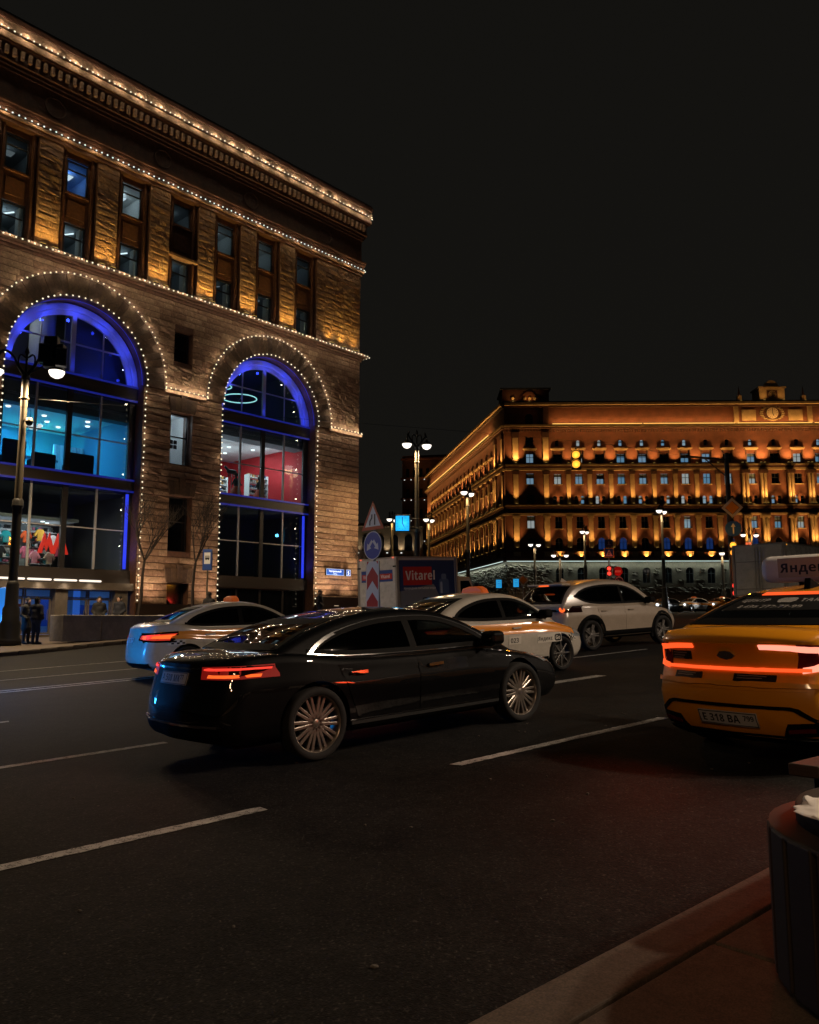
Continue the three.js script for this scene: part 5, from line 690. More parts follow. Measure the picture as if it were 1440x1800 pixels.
function car(name, label, category, c, paint, wheelKind, wheelMat = alloy) {
  const t = thing(name, label, category);
  let low = new Brush(lowerBody(c)); low.updateMatrixWorld();
  for (const x of c.axles) for (const s of [-1, 1]) { const w = new Brush(new THREE.CylinderGeometry(c.wr * 1.13, c.wr * 1.13, 0.5, 40).rotateX(Math.PI / 2).translate(x, c.wr + 0.01, s * (c.W / 2 - 0.03))); w.updateMatrixWorld(); low = evaluator.evaluate(low, w, SUBTRACTION); }
  const up = upperBody(c), lowG = low.geometry, bvhL = new MeshBVH(lowG.clone()), bvhU = new MeshBVH(up.clone()), rf = curve(c.roof);
  // openings for the glass
  const yb = curve(c.dlo.bottom), yt = curve(c.dlo.top), d0 = c.dlo.top[0][0], d1 = c.dlo.top.at(-1)[0], u = up.toNonIndexed(), p = u.attributes.position, nm = u.attributes.normal, keep = [];
  const inWs = (x, y, z, w) => y > w.y0 + 0.03 && y < w.y1 - 0.03 && Math.abs(z) < lerp(w.z0, w.z1, clamp((y - w.y0) / (w.y1 - w.y0))) - 0.035;
  for (let i = 0; i < p.count; i += 3) { const x = (p.getX(i) + p.getX(i + 1) + p.getX(i + 2)) / 3, y = (p.getY(i) + p.getY(i + 1) + p.getY(i + 2)) / 3, z = (p.getZ(i) + p.getZ(i + 1) + p.getZ(i + 2)) / 3, side = Math.abs(nm.getZ(i)) > 0.6; const cut = (side && x > d0 + 0.05 && x < d1 - 0.06 && y > yb(x) + 0.02 && y < yt(x) - 0.02 && Math.abs(x - c.bx) > 0.05) || (!side && x > 0 && inWs(x, y, z, c.ws)) || (!side && x < 0 && inWs(x, y, z, c.rw)); if (!cut) keep.push(i, i + 1, i + 2); }
  const ug = new THREE.BufferGeometry(); for (const k of ['position', 'normal', 'uv']) { const a = u.attributes[k], s = a.itemSize, o = new Float32Array(keep.length * s); keep.forEach((i, j) => { for (let q = 0; q < s; q++) o[j * s + q] = a.array[i * s + q]; }); ug.setAttribute(k, new THREE.BufferAttribute(o, s)); }
  part('body', strip0(lowG), paint, t); part('cabin', ug, c.roofPaint ?? paint, t);
  part('underbody', bx(-c.L / 2 + 0.35, c.L / 2 - 0.35, c.yb - 0.03, c.yb + 0.02, -c.W / 2 + 0.3, c.W / 2 - 0.3), wellMat, t);
  const E = 0.004, sides = ['right', 'left'];
  for (const s of sides) {
    const cut = (f, a, b, n = 12) => Array.from({ length: n + 1 }, (_, k) => { const x = lerp(a, b, k / n); return [x, f(x)]; });
    for (const [a, b, m] of [[d0, c.bx - 0.03, tint], [c.bx + 0.03, d1, c.frontTint ?? tintClear]]) part('side_window', patch(bvhU, cut(yb, a, b), cut(yt, a, b), s, E, 5, 0.006), m, t);
    const ol = [...cut(yb, d0, d1, 24), ...cut(yt, d0, d1, 24).reverse()]; part('window_trim', edgeStrip(bvhU, ol, 0.05, s, 0.008), trimBlack, t); if (c.chrome) { part('chrome_trim', edgeStrip(bvhU, ol, 0.007, s, 0.014), M.chrome, t); const e = cut(yt, d0 + 0.02, d0 + 0.34, 10); part('chrome_end', patch(bvhU, e, e.map(([x, y]) => [x + 0.03, y - 0.02]), s, 0.016, 2), M.chrome, t); }
    if (c.quarter) part('quarter_trim', patch(bvhU, cut(yb, d0, d0 + 0.34), cut(yt, d0, d0 + 0.34), s, 0.02, 3, 0.02), c.quarter, t);
    part('pillar_trim', patch(bvhU, [[c.bx - 0.045, yb(c.bx)], [c.bx + 0.045, yb(c.bx)]], [[c.bx - 0.045, yt(c.bx)], [c.bx + 0.045, yt(c.bx)]], s, 0.007, 5), trimBlack, t);
    // doors stand a hair proud of the body, handle as their own piece
    for (const [a, b] of [[c.doors[0], c.bx - 0.006], [c.bx + 0.006, c.doors[1]]]) { const y0 = c.yb + 0.13, d = part('door', patch(bvhL, [[a + (a < c.bx - 0.1 && a === c.doors[0] ? 0.22 : 0), y0], [b, y0]], [[a, c.belt - 0.045], [b, c.belt - 0.045]], s, 0.006, 10), paint, t), hy = c.belt - 0.15, hx = a + 0.12; part('handle', patch(bvhL, [[hx, hy], [hx + 0.2, hy + 0.005]], [[hx, hy + 0.028], [hx + 0.2, hy + 0.035]], s, 0.04, 2, 0.03), c.chrome ? M.chrome : paint, d); }
    part('sill_trim', patch(bvhL, [[c.axles[1] + c.wr * 1.2, c.yb + 0.015], [c.axles[0] - c.wr * 1.2, c.yb + 0.015]], [[c.axles[1] + c.wr * 1.2, c.yb + (c.clad ?? 0.09)], [c.axles[0] - c.wr * 1.2, c.yb + (c.clad ?? 0.09)]], s, 0.012, 3), trimBlack, t);
    const sg = s === 'right' ? 1 : -1, mx = d1 - 0.18, mir = part('mirror', rbox(0.2, 0.15, 0.22, 0.05, mx, c.belt + 0.09, sg * (c.W / 2 + 0.05)), c.mirror ?? paint, t); part('mirror_arm', rbox(0.1, 0.05, 0.16, 0.02, mx + 0.02, c.belt + 0.02, sg * (c.W / 2 - 0.06)), trimBlack, mir);
    for (const x of c.axles) { const wg = subgroup('wheel', t, x, c.wr, sg * (c.W / 2 - 0.115)); wg.rotation.x = sg > 0 ? 0 : Math.PI; part('tyre', tyreGeo, M.rubber, wg).scale.set(c.wr, c.wr, 0.22); part('rim', RIM[wheelKind], wheelMat, wg).scale.set(c.wr * 1.06, c.wr * 1.06, 0.21); part('brake_disc', cyl(c.wr * 0.5, c.wr * 0.5, 0.02, 0, 0, 0, 24).rotateX(Math.PI / 2), alloyDull, wg); }
    if (c.arch) for (const x of c.axles) { const r0 = c.wr * 1.13, r1 = c.wr * 1.34, A = [], B = []; for (let k = 0; k <= 20; k++) { const a = Math.PI * (-0.12 + 1.24 * k / 20); A.push([x + (r0 + 0.006) * Math.cos(a), c.wr + 0.01 + (r0 + 0.006) * Math.sin(a)]); B.push([x + r1 * Math.cos(a), c.wr + 0.01 + r1 * Math.sin(a)]); } part('wheel_arch', patch(bvhL, A, B, s, 0.014, 2, 0.02, 30), trimBlack, t); }
  }
  for (const [w, n, ax, m] of [[c.ws, 'windscreen', 'front', tintClear], [c.rw, 'rear_window', 'rear', c.rearTint ?? tint]]) { const row = (y, z) => Array.from({ length: 13 }, (_, k) => [lerp(-z, z, k / 12), y]); part(n, patch(bvhU, row(w.y0, w.z0), row(w.y1, w.z1), ax, E, 10, 0.006, 24), m, t); part('glass_seal', edgeStrip(bvhU, [...row(w.y0, w.z0), ...row(w.y1, w.z1).reverse()], 0.05, ax, 0.006), trimBlack, t); }
  if (c.boot) part('boot_lid', patch(bvhL, [[-c.W * 0.35, c.boot[0]], [c.W * 0.35, c.boot[0]]], [[-c.W * 0.34, c.boot[1]], [c.W * 0.34, c.boot[1]]], 'rear', 0.005, 8), paint, t); if (c.bonnet) part('bonnet', patch(bvhL, [[c.bonnet[0], -c.W * 0.37], [c.bonnet[1], -c.W * 0.33]], [[c.bonnet[0], c.W * 0.37], [c.bonnet[1], c.W * 0.33]], 'top', 0.005, 12), paint, t);
  for (const [x, y] of [[0.35, 0], [-0.75, 0.02]]) for (const z of [-0.37, 0.37]) { const s = part('seat', rbox(0.16, 0.5, 0.46, 0.06, x - 0.1, c.belt - 0.06 + y, z), seatMat, t); part('headrest', rbox(0.1, 0.17, 0.26, 0.04, x - 0.14, c.belt + 0.28 + y, z), seatMat, s); }
  part('dashboard', rbox(0.5, 0.16, c.W * 0.72, 0.05, c.roof.at(-1)[0] - 0.42, c.belt - 0.0, 0), seatMat, t);
  return { t, bvhL, bvhU, c, add: (n, A, B, ax, m, off = 0.008, rows = 3, up_ = 0, th = 0.014) => part(n, patch(up_ ? bvhU : bvhL, A, B, ax, off, rows, th), m, t), bothSides(n, A, B, m, off = 0.008, rows = 3) { for (const s of sides) this.add(n, A, B, s, m, off, rows); } };
}
function parkAt(t, a, b, extra = 0) { const p = road(a, b), da = rise(a + 0.5) - rise(a - 0.5); t.position.set(p.x, p.y + 0.003, p.z); t.rotation.order = 'YXZ'; t.rotation.set(0, Math.PI / 2 - PH - extra, Math.atan(da)); }
const S = (pts, k, y = 1, dy = 0) => pts.map(([a, b]) => [a * k, b * y + dy]);
function sedan(o) {
  const k = o.L / 4.88, y = (o.H ?? 1.445) / 1.445, pr = (p) => p.map(([a, b]) => [a * y, b * k]);
  return { L: o.L, W: o.W, yb: 0.2, crown: 0.035, bow: [0.26, 0.34], wr: o.wr, belt: 0.955 * y, roofW: 0.66, bx: -0.12 * k, axles: [1.44 * k, -1.38 * k], doors: [-1.12 * k, 0.98 * k], boot: [0.63 * y, 0.99 * y], bonnet: [1.35 * k, 2.12 * k],
    rear: pr(o.rear ?? [[0.15, -2.25], [0.33, -2.42], [0.55, -2.44], [0.72, -2.4], [0.95, -2.34], [1.1, -2.36]]), front: pr([[0.15, 2.25], [0.36, 2.42], [0.55, 2.44], [0.72, 2.38], [0.95, 2.16]]),
    deck: S([[-2.44, 1.0], [-2.2, 1.055], [-1.75, 1.06], [-1.1, 0.985], [0, 0.95], [1.0, 0.945], [1.55, 0.89], [2.05, 0.79], [2.3, 0.70], [2.44, 0.62]], k, y),
    roof: S([[-1.86, 1.02], [-1.68, 1.115], [-1.28, 1.275], [-0.8, 1.395], [-0.25, 1.44], [0.2, 1.42], [0.6, 1.32], [1.0, 1.13], [1.42, 0.9]], k, y),
    dlo: { bottom: S([[-1.42, 1.03], [-1.0, 0.985], [0, 0.965], [1.1, 0.965]], k, y), top: S([[-1.42, 1.035], [-1.28, 1.14], [-1.05, 1.235], [-0.6, 1.33], [-0.1, 1.355], [0.3, 1.33], [0.65, 1.22], [0.95, 1.06], [1.1, 0.967]], k, y) },
    ws: { y0: 0.99 * y, y1: 1.36 * y, z0: o.W * 0.40, z1: o.W * 0.31 }, rw: { y0: 1.09 * y, y1: 1.37 * y, z0: o.W * 0.385, z1: o.W * 0.30 }, ...o.more };
}
const redGlow = glow([1, 0.05, 0.03], 1.15, 0x300404), redDim = std(0x5a0606, 0.2), orangeGlow = glow([1, 0.13, 0.02], 1.25, 0x301004), lensDark = new THREE.MeshPhysicalMaterial({ color: 0x1c0303, roughness: 0.08, clearcoat: 1 }), clearLens = std(0x9aa0a4, 0.08, { metalness: 0.3 });
const seg = (...p) => p;
const tailSpot = (t, c, I, x, y, z) => spot(c, I, [x, y, z], [x - 3, y - 1.1, z * 1.2], 1.15, t, 0.8, 5);
{ // black saloon in the foreground
  const c = sedan({ L: 4.9, W: 1.86, wr: 0.335, H: 1.355, more: { chrome: 1, quarter: null, frontTint: tintClear } }), paint = paintMat(0x020203, { roughness: 0.5, specularIntensity: 0.15, clearcoatRoughness: 0.02 });
  const k = car('black_saloon', 'glossy black saloon driving past in the nearest lane', 'car', c, paint, 'multi', alloy); parkAt(k.t, 5.85, -7.36);
  for (const s of ['right', 'left']) { k.add('tail_light', seg([-2.3, 0.80], [-1.9, 0.86]), seg([-2.3, 0.91], [-1.8, 0.90]), s, lensDark, 0.008); k.add('light_bar', seg([-2.26, 0.875], [-1.85, 0.882]), seg([-2.26, 0.895], [-1.85, 0.893]), s, redGlow, 0.016); }
  for (const s of [-1, 1]) { k.add('tail_light', seg([s * 0.46, 0.80], [s * 0.86, 0.80]), seg([s * 0.44, 0.905], [s * 0.84, 0.915]), 'rear', glow([1, 0.03, 0.02], 0.16, 0x400505), 0.008, 4); k.add('brake_lamp', seg([s * 0.54, 0.812], [s * 0.83, 0.812]), seg([s * 0.55, 0.838], [s * 0.83, 0.838]), 'rear', orangeGlow, 0.018); k.add('brake_lamp', seg([s * 0.48, 0.876], [s * 0.84, 0.876]), seg([s * 0.48, 0.894], [s * 0.84, 0.894]), 'rear', redGlow, 0.018); tailSpot(k.t, [1, 0.07, 0.03], 0.8, -2.46, 0.88, s * 0.7); k.add('head_light', seg([s * 0.5, 0.62], [s * 0.82, 0.64]), seg([s * 0.5, 0.7], [s * 0.8, 0.75]), 'front', clearLens, 0.01); }
  k.add('number_plate', seg([-0.26, 0.74], [0.26, 0.74]), seg([-0.26, 0.852], [0.26, 0.852]), 'rear', std(0xffffff, 0.4, { map: plateTex('A 508 MK', '77') }), 0.016, 2);
  k.add('bumper_insert', seg([-0.7, 0.26], [0.7, 0.26]), seg([-0.75, 0.4], [0.75, 0.4]), 'rear', trimBlack, 0.012); k.add('bumper_chrome', seg([-0.72, 0.39], [0.72, 0.39]), seg([-0.73, 0.412], [0.73, 0.412]), 'rear', M.chrome, 0.02, 1); k.bothSides('body_crease', seg([-1.0, 0.285], [1.05, 0.285]), seg([-1.0, 0.31], [1.05, 0.31]), M.chrome, 0.02, 1);
  k.add('lid_trim', seg([-0.42, 0.882], [0.42, 0.882]), seg([-0.42, 0.9], [0.42, 0.9]), 'rear', M.chrome, 0.012, 1);
}
const checker = (cols) => canvasTex(128, 64, (g) => { g.clearRect(0, 0, 128, 64); g.fillStyle = '#c9c4ba'; g.fillRect(0, 0, 128, 64); g.fillStyle = '#141414'; for (let i = 0; i < 6; i++) for (let j = 0; j < 2; j++) if ((i + j) % 2 === 0) g.fillRect(4 + i * 20, 8 + j * 22, 20, 22); });
const goTex = canvasTex(512, 128, (g, w, h) => { g.fillStyle = '#cbc6bc'; g.fillRect(0, 0, w, h); g.fillStyle = '#151515'; g.font = 'bold 84px sans-serif'; g.fillText('Яндекс', 12, 94); g.beginPath(); g.roundRect(352, 10, 150, 108, 40); g.fill(); g.fillStyle = '#d8d3c8'; g.font = 'bold 80px sans-serif'; g.fillText('Go', 370, 92); });
const numTex = canvasTex(128, 64, (g, w, h) => { g.fillStyle = '#cbc6bc'; g.fillRect(0, 0, w, h); g.fillStyle = '#151515'; g.font = 'bold 54px sans-serif'; g.fillText('023', 14, 52); });
const roofCone = (lit) => { const s = plate([[-0.24, 0], [0.24, 0], [0.2, 0.12], [0.06, 0.17], [-0.12, 0.17], [-0.2, 0.1]], 0.14, 0.03).translate(0, 0, -0.07).rotateY(Math.PI / 2); return s; };
function cityTaxi(label, paintC = 0xe6e2da, stripe = 0xe08a10, plateS = 'T 412 OA') {
  const c = sedan({ L: 4.42, W: 1.74, H: 1.47, wr: 0.315, more: { frontTint: tintClear, mirror: trimBlack } }), paint = paintMat(0xffffff, { map: rep(dirtMap, 0.4), color: paintC, clearcoatRoughness: 0.12 }), or = paintMat(stripe, { clearcoatRoughness: 0.1 });
  const k = car('taxi', label, 'taxi', c, paint, 'star', alloyDull), kk = 4.42 / 4.88; k.t.userData.group = 'white and orange taxis';
  for (const s of ['right', 'left']) {
    k.add('livery_stripe', seg([-1.72, 0.80], [-0.7, 0.735], [0.6, 0.735], [1.4, 0.70], [1.98, 0.62]), seg([-1.78, 0.93], [-0.7, 0.925], [0.6, 0.925], [1.4, 0.87], [1.96, 0.70]), s, or, 0.010, 6);
    k.add('checker_mark', seg([-1.64, 0.66], [-1.3, 0.66]), seg([-1.64, 0.76], [-1.3, 0.76]), s, std(0xffffff, 0.4, { map: checker() }), 0.012, 2); k.add('checker_mark', seg([1.52, 0.56], [1.74, 0.53]), seg([1.52, 0.64], [1.74, 0.61]), s, std(0xffffff, 0.4, { map: checker() }), 0.012, 2);
    k.add('lettering', s === 'right' ? seg([0.62, 0.54], [1.28, 0.54]) : seg([1.28, 0.54], [0.62, 0.54]), s === 'right' ? seg([0.62, 0.69], [1.28, 0.69]) : seg([1.28, 0.69], [0.62, 0.69]), s, std(0xffffff, 0.4, { map: goTex }), 0.012, 2); if (s === 'right') k.add('lettering', seg([-0.1, 0.56], [0.2, 0.56]), seg([-0.1, 0.69], [0.2, 0.69]), s, std(0xffffff, 0.4, { map: numTex }), 0.012, 2);
    k.add('tail_light', seg([-2.06, 0.73], [-1.55, 0.86]), seg([-2.06, 0.92], [-1.52, 0.9]), s, lensDark, 0.014); k.add('brake_lamp', seg([-2.05, 0.78], [-1.78, 0.83]), seg([-2.05, 0.87], [-1.78, 0.885]), s, redGlow, 0.022); k.add('head_light', seg([1.72, 0.66], [2.02, 0.6]), seg([1.7, 0.74], [2.0, 0.7]), s, clearLens, 0.016);
  }
  for (const s of [-1, 1]) { k.add('tail_light', seg([s * 0.46, 0.78], [s * 0.84, 0.72]), seg([s * 0.5, 0.88], [s * 0.82, 0.93]), 'rear', lensDark, 0.012); k.add('brake_lamp', seg([s * 0.52, 0.80], [s * 0.82, 0.76]), seg([s * 0.54, 0.86], [s * 0.82, 0.89]), 'rear', glow([1, 0.05, 0.02], 0.5, 0x400505), 0.02); for (const q of [0.6, 0.74]) k.add('bulb_glow', seg([s * q, 0.80], [s * (q + 0.08), 0.79]), seg([s * q, 0.85], [s * (q + 0.08), 0.86]), 'rear', orangeGlow, 0.028); k.add('head_light', seg([s * 0.46, 0.58], [s * 0.8, 0.6]), seg([s * 0.46, 0.68], [s * 0.78, 0.73]), 'front', clearLens, 0.012); tailSpot(k.t, [1, 0.12, 0.05], 0.8, -2.24, 0.84, s * 0.66); }
  k.add('number_plate', seg([-0.26, 0.72], [0.26, 0.72]), seg([-0.26, 0.832], [0.26, 0.832]), 'rear', std(0xffffff, 0.4, { map: plateTex(plateS, '799') }), 0.016, 2); k.add('lower_bumper', seg([-0.7, 0.24], [0.7, 0.24]), seg([-0.72, 0.33], [0.72, 0.33]), 'rear', trimBlack, 0.012); k.add('grille', seg([-0.4, 0.36], [0.4, 0.36]), seg([-0.45, 0.55], [0.45, 0.55]), 'front', trimBlack, 0.012);
  const rs = part('roof_lamp', roofCone(), glow([1, 0.2, 0.03], 0.16, 0xb84a12), k.t); rs.position.set(-0.05, 1.475, 0); rs.scale.set(0.85, 0.62, 1.15);
  return k;
}
const taxi1 = cityTaxi('white and orange taxi in the far lane whose bumper glows blue'); parkAt(taxi1.t, 8.85, -16.0, 0.16);
const taxi2 = copyOf(taxi1.t, [0, 0, 0], 0, 'white and orange taxi between the black saloon and the white estate car'); parkAt(taxi2, 10.95, -10.7, 0.04);
{ // white crossover ahead
  const c = { L: 4.55, W: 1.84, yb: 0.27, crown: 0.03, bow: [0.24, 0.34], wr: 0.36, belt: 1.06, roofW: 0.70, bx: -0.05, axles: [1.42, -1.28], doors: [-1.05, 1.0], arch: 1, clad: 0.17, mirror: trimBlack, rear: [[0.2, -2.1], [0.42, -2.25], [0.62, -2.27], [0.85, -2.22], [1.1, -2.14], [1.3, -2.1]], front: [[0.2, 2.1], [0.45, 2.26], [0.65, 2.28], [0.85, 2.2], [1.0, 2.0]],
    deck: [[-2.28, 1.08], [-2.1, 1.13], [-1.6, 1.12], [0, 1.06], [1.0, 1.05], [1.55, 1.0], [2.0, 0.9], [2.2, 0.8], [2.28, 0.7]], roof: [[-2.16, 1.08], [-2.05, 1.22], [-1.85, 1.42], [-1.6, 1.57], [-1.0, 1.66], [-0.3, 1.69], [0.2, 1.66], [0.6, 1.53], [1.0, 1.27], [1.32, 1.02]],
    dlo: { bottom: [[-1.72, 1.3], [-1.4, 1.16], [-1.0, 1.1], [0, 1.08], [1.02, 1.085]], top: [[-1.72, 1.305], [-1.5, 1.43], [-1.1, 1.53], [-0.4, 1.57], [0.15, 1.53], [0.55, 1.39], [0.85, 1.2], [1.02, 1.087]] }, ws: { y0: 1.1, y1: 1.6, z0: 0.76, z1: 0.6 }, rw: { y0: 1.14, y1: 1.55, z0: 0.72, z1: 0.6 } };
  const k = car('white_crossover', 'dusty white crossover estate car with black lower cladding', 'car', c, paintMat(0xffffff, { map: rep(dirtMap, 0.4), color: 0xc4b6a6, clearcoatRoughness: 0.2 }), 'twin', alloyDull); parkAt(k.t, 17.75, -13.0, 0.09);
  for (const s of ['right', 'left']) { k.add('tail_light', seg([-2.12, 0.94], [-1.62, 1.04]), seg([-2.1, 1.08], [-1.58, 1.075]), s, lensDark, 0.014); k.add('head_light', seg([1.78, 0.76], [2.1, 0.72]), seg([1.72, 0.86], [2.06, 0.82]), s, clearLens, 0.014); k.add('rear_bumper_trim', seg([-2.1, 0.33], [-1.76, 0.33]), seg([-2.1, 0.47], [-1.74, 0.47]), s, trimBlack, 0.012); }
  for (const s of [-1, 1]) { k.add('tail_light', seg([s * 0.4, 0.96], [s * 0.86, 0.92]), seg([s * 0.42, 1.07], [s * 0.84, 1.08]), 'rear', lensDark, 0.012); part('brake_lamp', sph(0.075, -2.1, 1.01, s * 0.72, 14, 10).scale(1, 1, 1), orangeGlow, k.t); tailSpot(k.t, [1, 0.2, 0.06], 0.8, -2.3, 1.0, s * 0.7); }
  k.add('number_plate', seg([-0.26, 0.8], [0.26, 0.8]), seg([-0.26, 0.912], [0.26, 0.912]), 'rear', std(0xffffff, 0.4, { map: plateTex('O 275 XP', '97') }), 0.016, 2); k.add('rear_bumper_trim', seg([-0.8, 0.33], [0.8, 0.33]), seg([-0.82, 0.52], [0.82, 0.52]), 'rear', trimBlack, 0.012);
  part('spoiler', rbox(0.3, 0.05, 1.2, 0.02, -1.78, 1.60, 0), paintMat(0xb8aa9a), k.t); part('high_brake_lamp', box(0.05, 0.03, 0.3, -1.94, 1.58, 0), orangeGlow, k.t); part('roof_fin', plate([[-0.14, 0], [0.08, 0], [-0.1, 0.09]], 0.03).translate(-1.2, 1.67, -0.015), paintMat(0xb8aa9a), k.t);
  part('cabin_lamp', sph(0.03, 0.55, 1.36, 0.3, 8, 6), glow([1, 0.85, 0.7], 1.2), k.t); point([1, 0.8, 0.6], 0.12, 0.5, 1.3, 0.3, k.t);
}
{ // yellow taxi at the right edge
  const c = sedan({ L: 4.9, W: 1.84, wr: 0.34, H: 1.445, rear: [[0.15, -2.25], [0.3, -2.38], [0.5, -2.45], [0.66, -2.45], [0.72, -2.40], [0.9, -2.36], [1.02, -2.42], [1.12, -2.40]], more: {} });
  c.deck = [[-2.44, 1.06], [-2.3, 1.09], [-1.9, 1.085], [-1.3, 1.0], [0, 0.95], [1.0, 0.945], [1.55, 0.89], [2.05, 0.79], [2.3, 0.70], [2.44, 0.62]]; c.roof = [[-2.1, 1.04], [-1.8, 1.15], [-1.35, 1.295], [-0.85, 1.4], [-0.25, 1.44], [0.2, 1.42], [0.6, 1.32], [1.0, 1.13], [1.42, 0.9]]; c.rw = { y0: 1.125, y1: 1.385, z0: 0.7, z1: 0.55 }; c.taper = 0.16;
  const yel = paintMat(0xe8980c, { roughness: 0.4 }), k = car('yellow_taxi', 'yellow taxi with a glowing wraparound tail light at the right edge', 'taxi', c, yel, 'multi', alloyDull); parkAt(k.t, 8.95, -3.38, 0.06);
  const hot = glow([1, 0.1, 0.02], 1.2, 0x401004), white = glow([1, 0.3, 0.2], 1.5, 0x401004), lid = yel;
  k.add('boot_panel', seg([-0.62, 0.80], [0.62, 0.80]), seg([-0.64, 1.0], [0.64, 1.0]), 'rear', lid, 0.008, 4); k.add('light_bar', seg([-0.66, 0.775], [0.66, 0.775]), seg([-0.66, 0.802], [0.66, 0.802]), 'rear', hot, 0.022, 1);
  for (const s of [-1, 1]) {
    const m = s > 0 ? white : hot; k.add('tail_light', seg([s * 0.56, 0.79], [s * 0.74, 0.80]), seg([s * 0.58, 1.0], [s * 0.74, 0.985]), 'rear', redDim, 0.010, 4); k.add('brake_lamp', seg([s * 0.3, 0.962], [s * 0.5, 0.955], [s * 0.74, 0.925]), seg([s * 0.3, 0.995], [s * 0.5, 0.992], [s * 0.745, 0.972]), 'rear', m, 0.02, 1); k.add('brake_lamp', seg([s * 0.6, 0.765], [s * 0.71, 0.785], [s * 0.765, 0.86], [s * 0.745, 0.97]), seg([s * 0.6, 0.812], [s * 0.68, 0.826], [s * 0.71, 0.86], [s * 0.695, 0.94]), 'rear', m, 0.02, 1);
    const sd = s > 0 ? 'right' : 'left'; k.add('side_lamp', seg([-2.22, 0.80], [-2.12, 0.88], [-2.2, 0.98]), seg([-2.26, 0.82], [-2.17, 0.88], [-2.25, 0.96]), sd, m, 0.014, 1);
    tailSpot(k.t, [1, 0.07, 0.02], 2.0, -2.5, 0.9, s * 0.62); k.add('bumper_vent', seg([s * 0.42, 0.27], [s * 0.7, 0.3]), seg([s * 0.48, 0.38], [s * 0.72, 0.4]), 'rear', trimBlack, 0.012); k.add('reflector', seg([s * 0.47, 0.31], [s * 0.66, 0.33]), seg([s * 0.48, 0.34], [s * 0.66, 0.36]), 'rear', redDim, 0.02, 1);
  }
  k.add('bumper_edge', seg([-0.72, 0.655], [0.72, 0.655]), seg([-0.72, 0.69], [0.72, 0.69]), 'rear', yel, 0.02, 1); k.add('lower_arch_trim', seg([-0.72, 0.4], [-0.56, 0.515], [0.56, 0.515], [0.72, 0.4]), seg([-0.68, 0.395], [-0.53, 0.492], [0.53, 0.492], [0.68, 0.395]), 'rear', trimBlack, 0.012, 1); k.add('diffuser', seg([-0.68, 0.215], [0.68, 0.215]), seg([-0.7, 0.275], [0.7, 0.275]), 'rear', trimBlack, 0.014, 2); k.add('chrome_strip', seg([0.1, 0.262], [0.72, 0.262]), seg([0.1, 0.27], [0.72, 0.27]), 'rear', M.chrome, 0.022, 1);
  k.add('number_plate', seg([-0.26, 0.34], [0.26, 0.34]), seg([-0.26, 0.452], [0.26, 0.452]), 'rear', std(0xffffff, 0.4, { map: plateTex('E 318 BA', '799') }), 0.02, 2);
  const stk = (r) => canvasTex(128, 48, (g) => { g.fillStyle = '#0c0b0c'; g.fillRect(0, 0, 128, 48); g.fillStyle = '#75706c'; for (let q = 0; q < r; q++) g.fillRect(10, 8 + q * 15, 90 - q * 12, 6); }), m1 = std(0xffffff, 0.4, { map: stk(3) }), m2 = std(0xffffff, 0.4, { map: stk(2) });
  k.add('sticker', seg([-0.56, 0.85], [-0.34, 0.85]), seg([-0.56, 0.925], [-0.34, 0.925]), 'rear', m1, 0.014, 2); k.add('sticker', seg([-0.5, 0.69], [-0.22, 0.69]), seg([-0.5, 0.75], [-0.22, 0.75]), 'rear', m2, 0.014, 2); k.add('sticker', seg([0.08, 0.69], [0.42, 0.69]), seg([0.08, 0.75], [0.42, 0.75]), 'rear', m2, 0.014, 2);
  k.add('badge', circle(0.075, 16).slice(0, 9).map(([a, b]) => [a * 1.1, 0.9 + b * 0.55]), [...circle(0.075, 16).slice(8), [0.075, 0]].reverse().map(([a, b]) => [a * 1.1, 0.9 + b * 0.55]), 'rear', M.chrome, 0.02, 2);
  const txt = canvasTex(512, 160, (g, w, h) => { g.fillStyle = '#050505'; g.fillRect(0, 0, w, h); g.fillStyle = '#8c8a86'; g.font = 'bold 50px sans-serif'; g.fillText('ЦЕНТР', 20, 60); g.beginPath(); g.roundRect(222, 12, 96, 56, 26); g.fill(); g.fillText('ТАКСИ', 336, 60); g.font = 'bold 44px sans-serif'; g.fillText('8 495 777-77-99', 60, 132); });
  k.add('window_lettering', seg([-0.52, 1.235], [0.52, 1.235]), seg([-0.46, 1.345], [0.46, 1.345]), 'rear', std(0xffffff, 0.5, { map: txt }), 0.007, 3, 1); k.add('high_brake_lamp', seg([-0.34, 1.362], [0.34, 1.362]), seg([-0.34, 1.382], [0.34, 1.382]), 'rear', hot, 0.012, 1, 1);
  part('roof_fin', plate([[-0.16, 0], [0.1, 0], [-0.13, 0.085]], 0.05, 0.008).translate(-0.78, 1.42, -0.025), trimBlack, k.t);
  const rs = part('roof_sign', rbox(0.26, 0.28, 1.35, 0.1, -0.25, 1.62, -0.12, 3), std(0xd8d4cc, 0.5), k.t); const goSide = std(0xffffff, 0.5, { map: goTex, color: 0xd8c8b6 }); part('sign_lettering', new THREE.PlaneGeometry(0.95, 0.2).rotateY(-Math.PI / 2).translate(-0.383, 1.63, -0.1), goSide, rs); for (const z of [-0.4, 0.4]) part('sign_bracket', bar([-0.25, 1.4, z], [-0.25, 1.52, z], 0.03), trimBlack, rs);
}
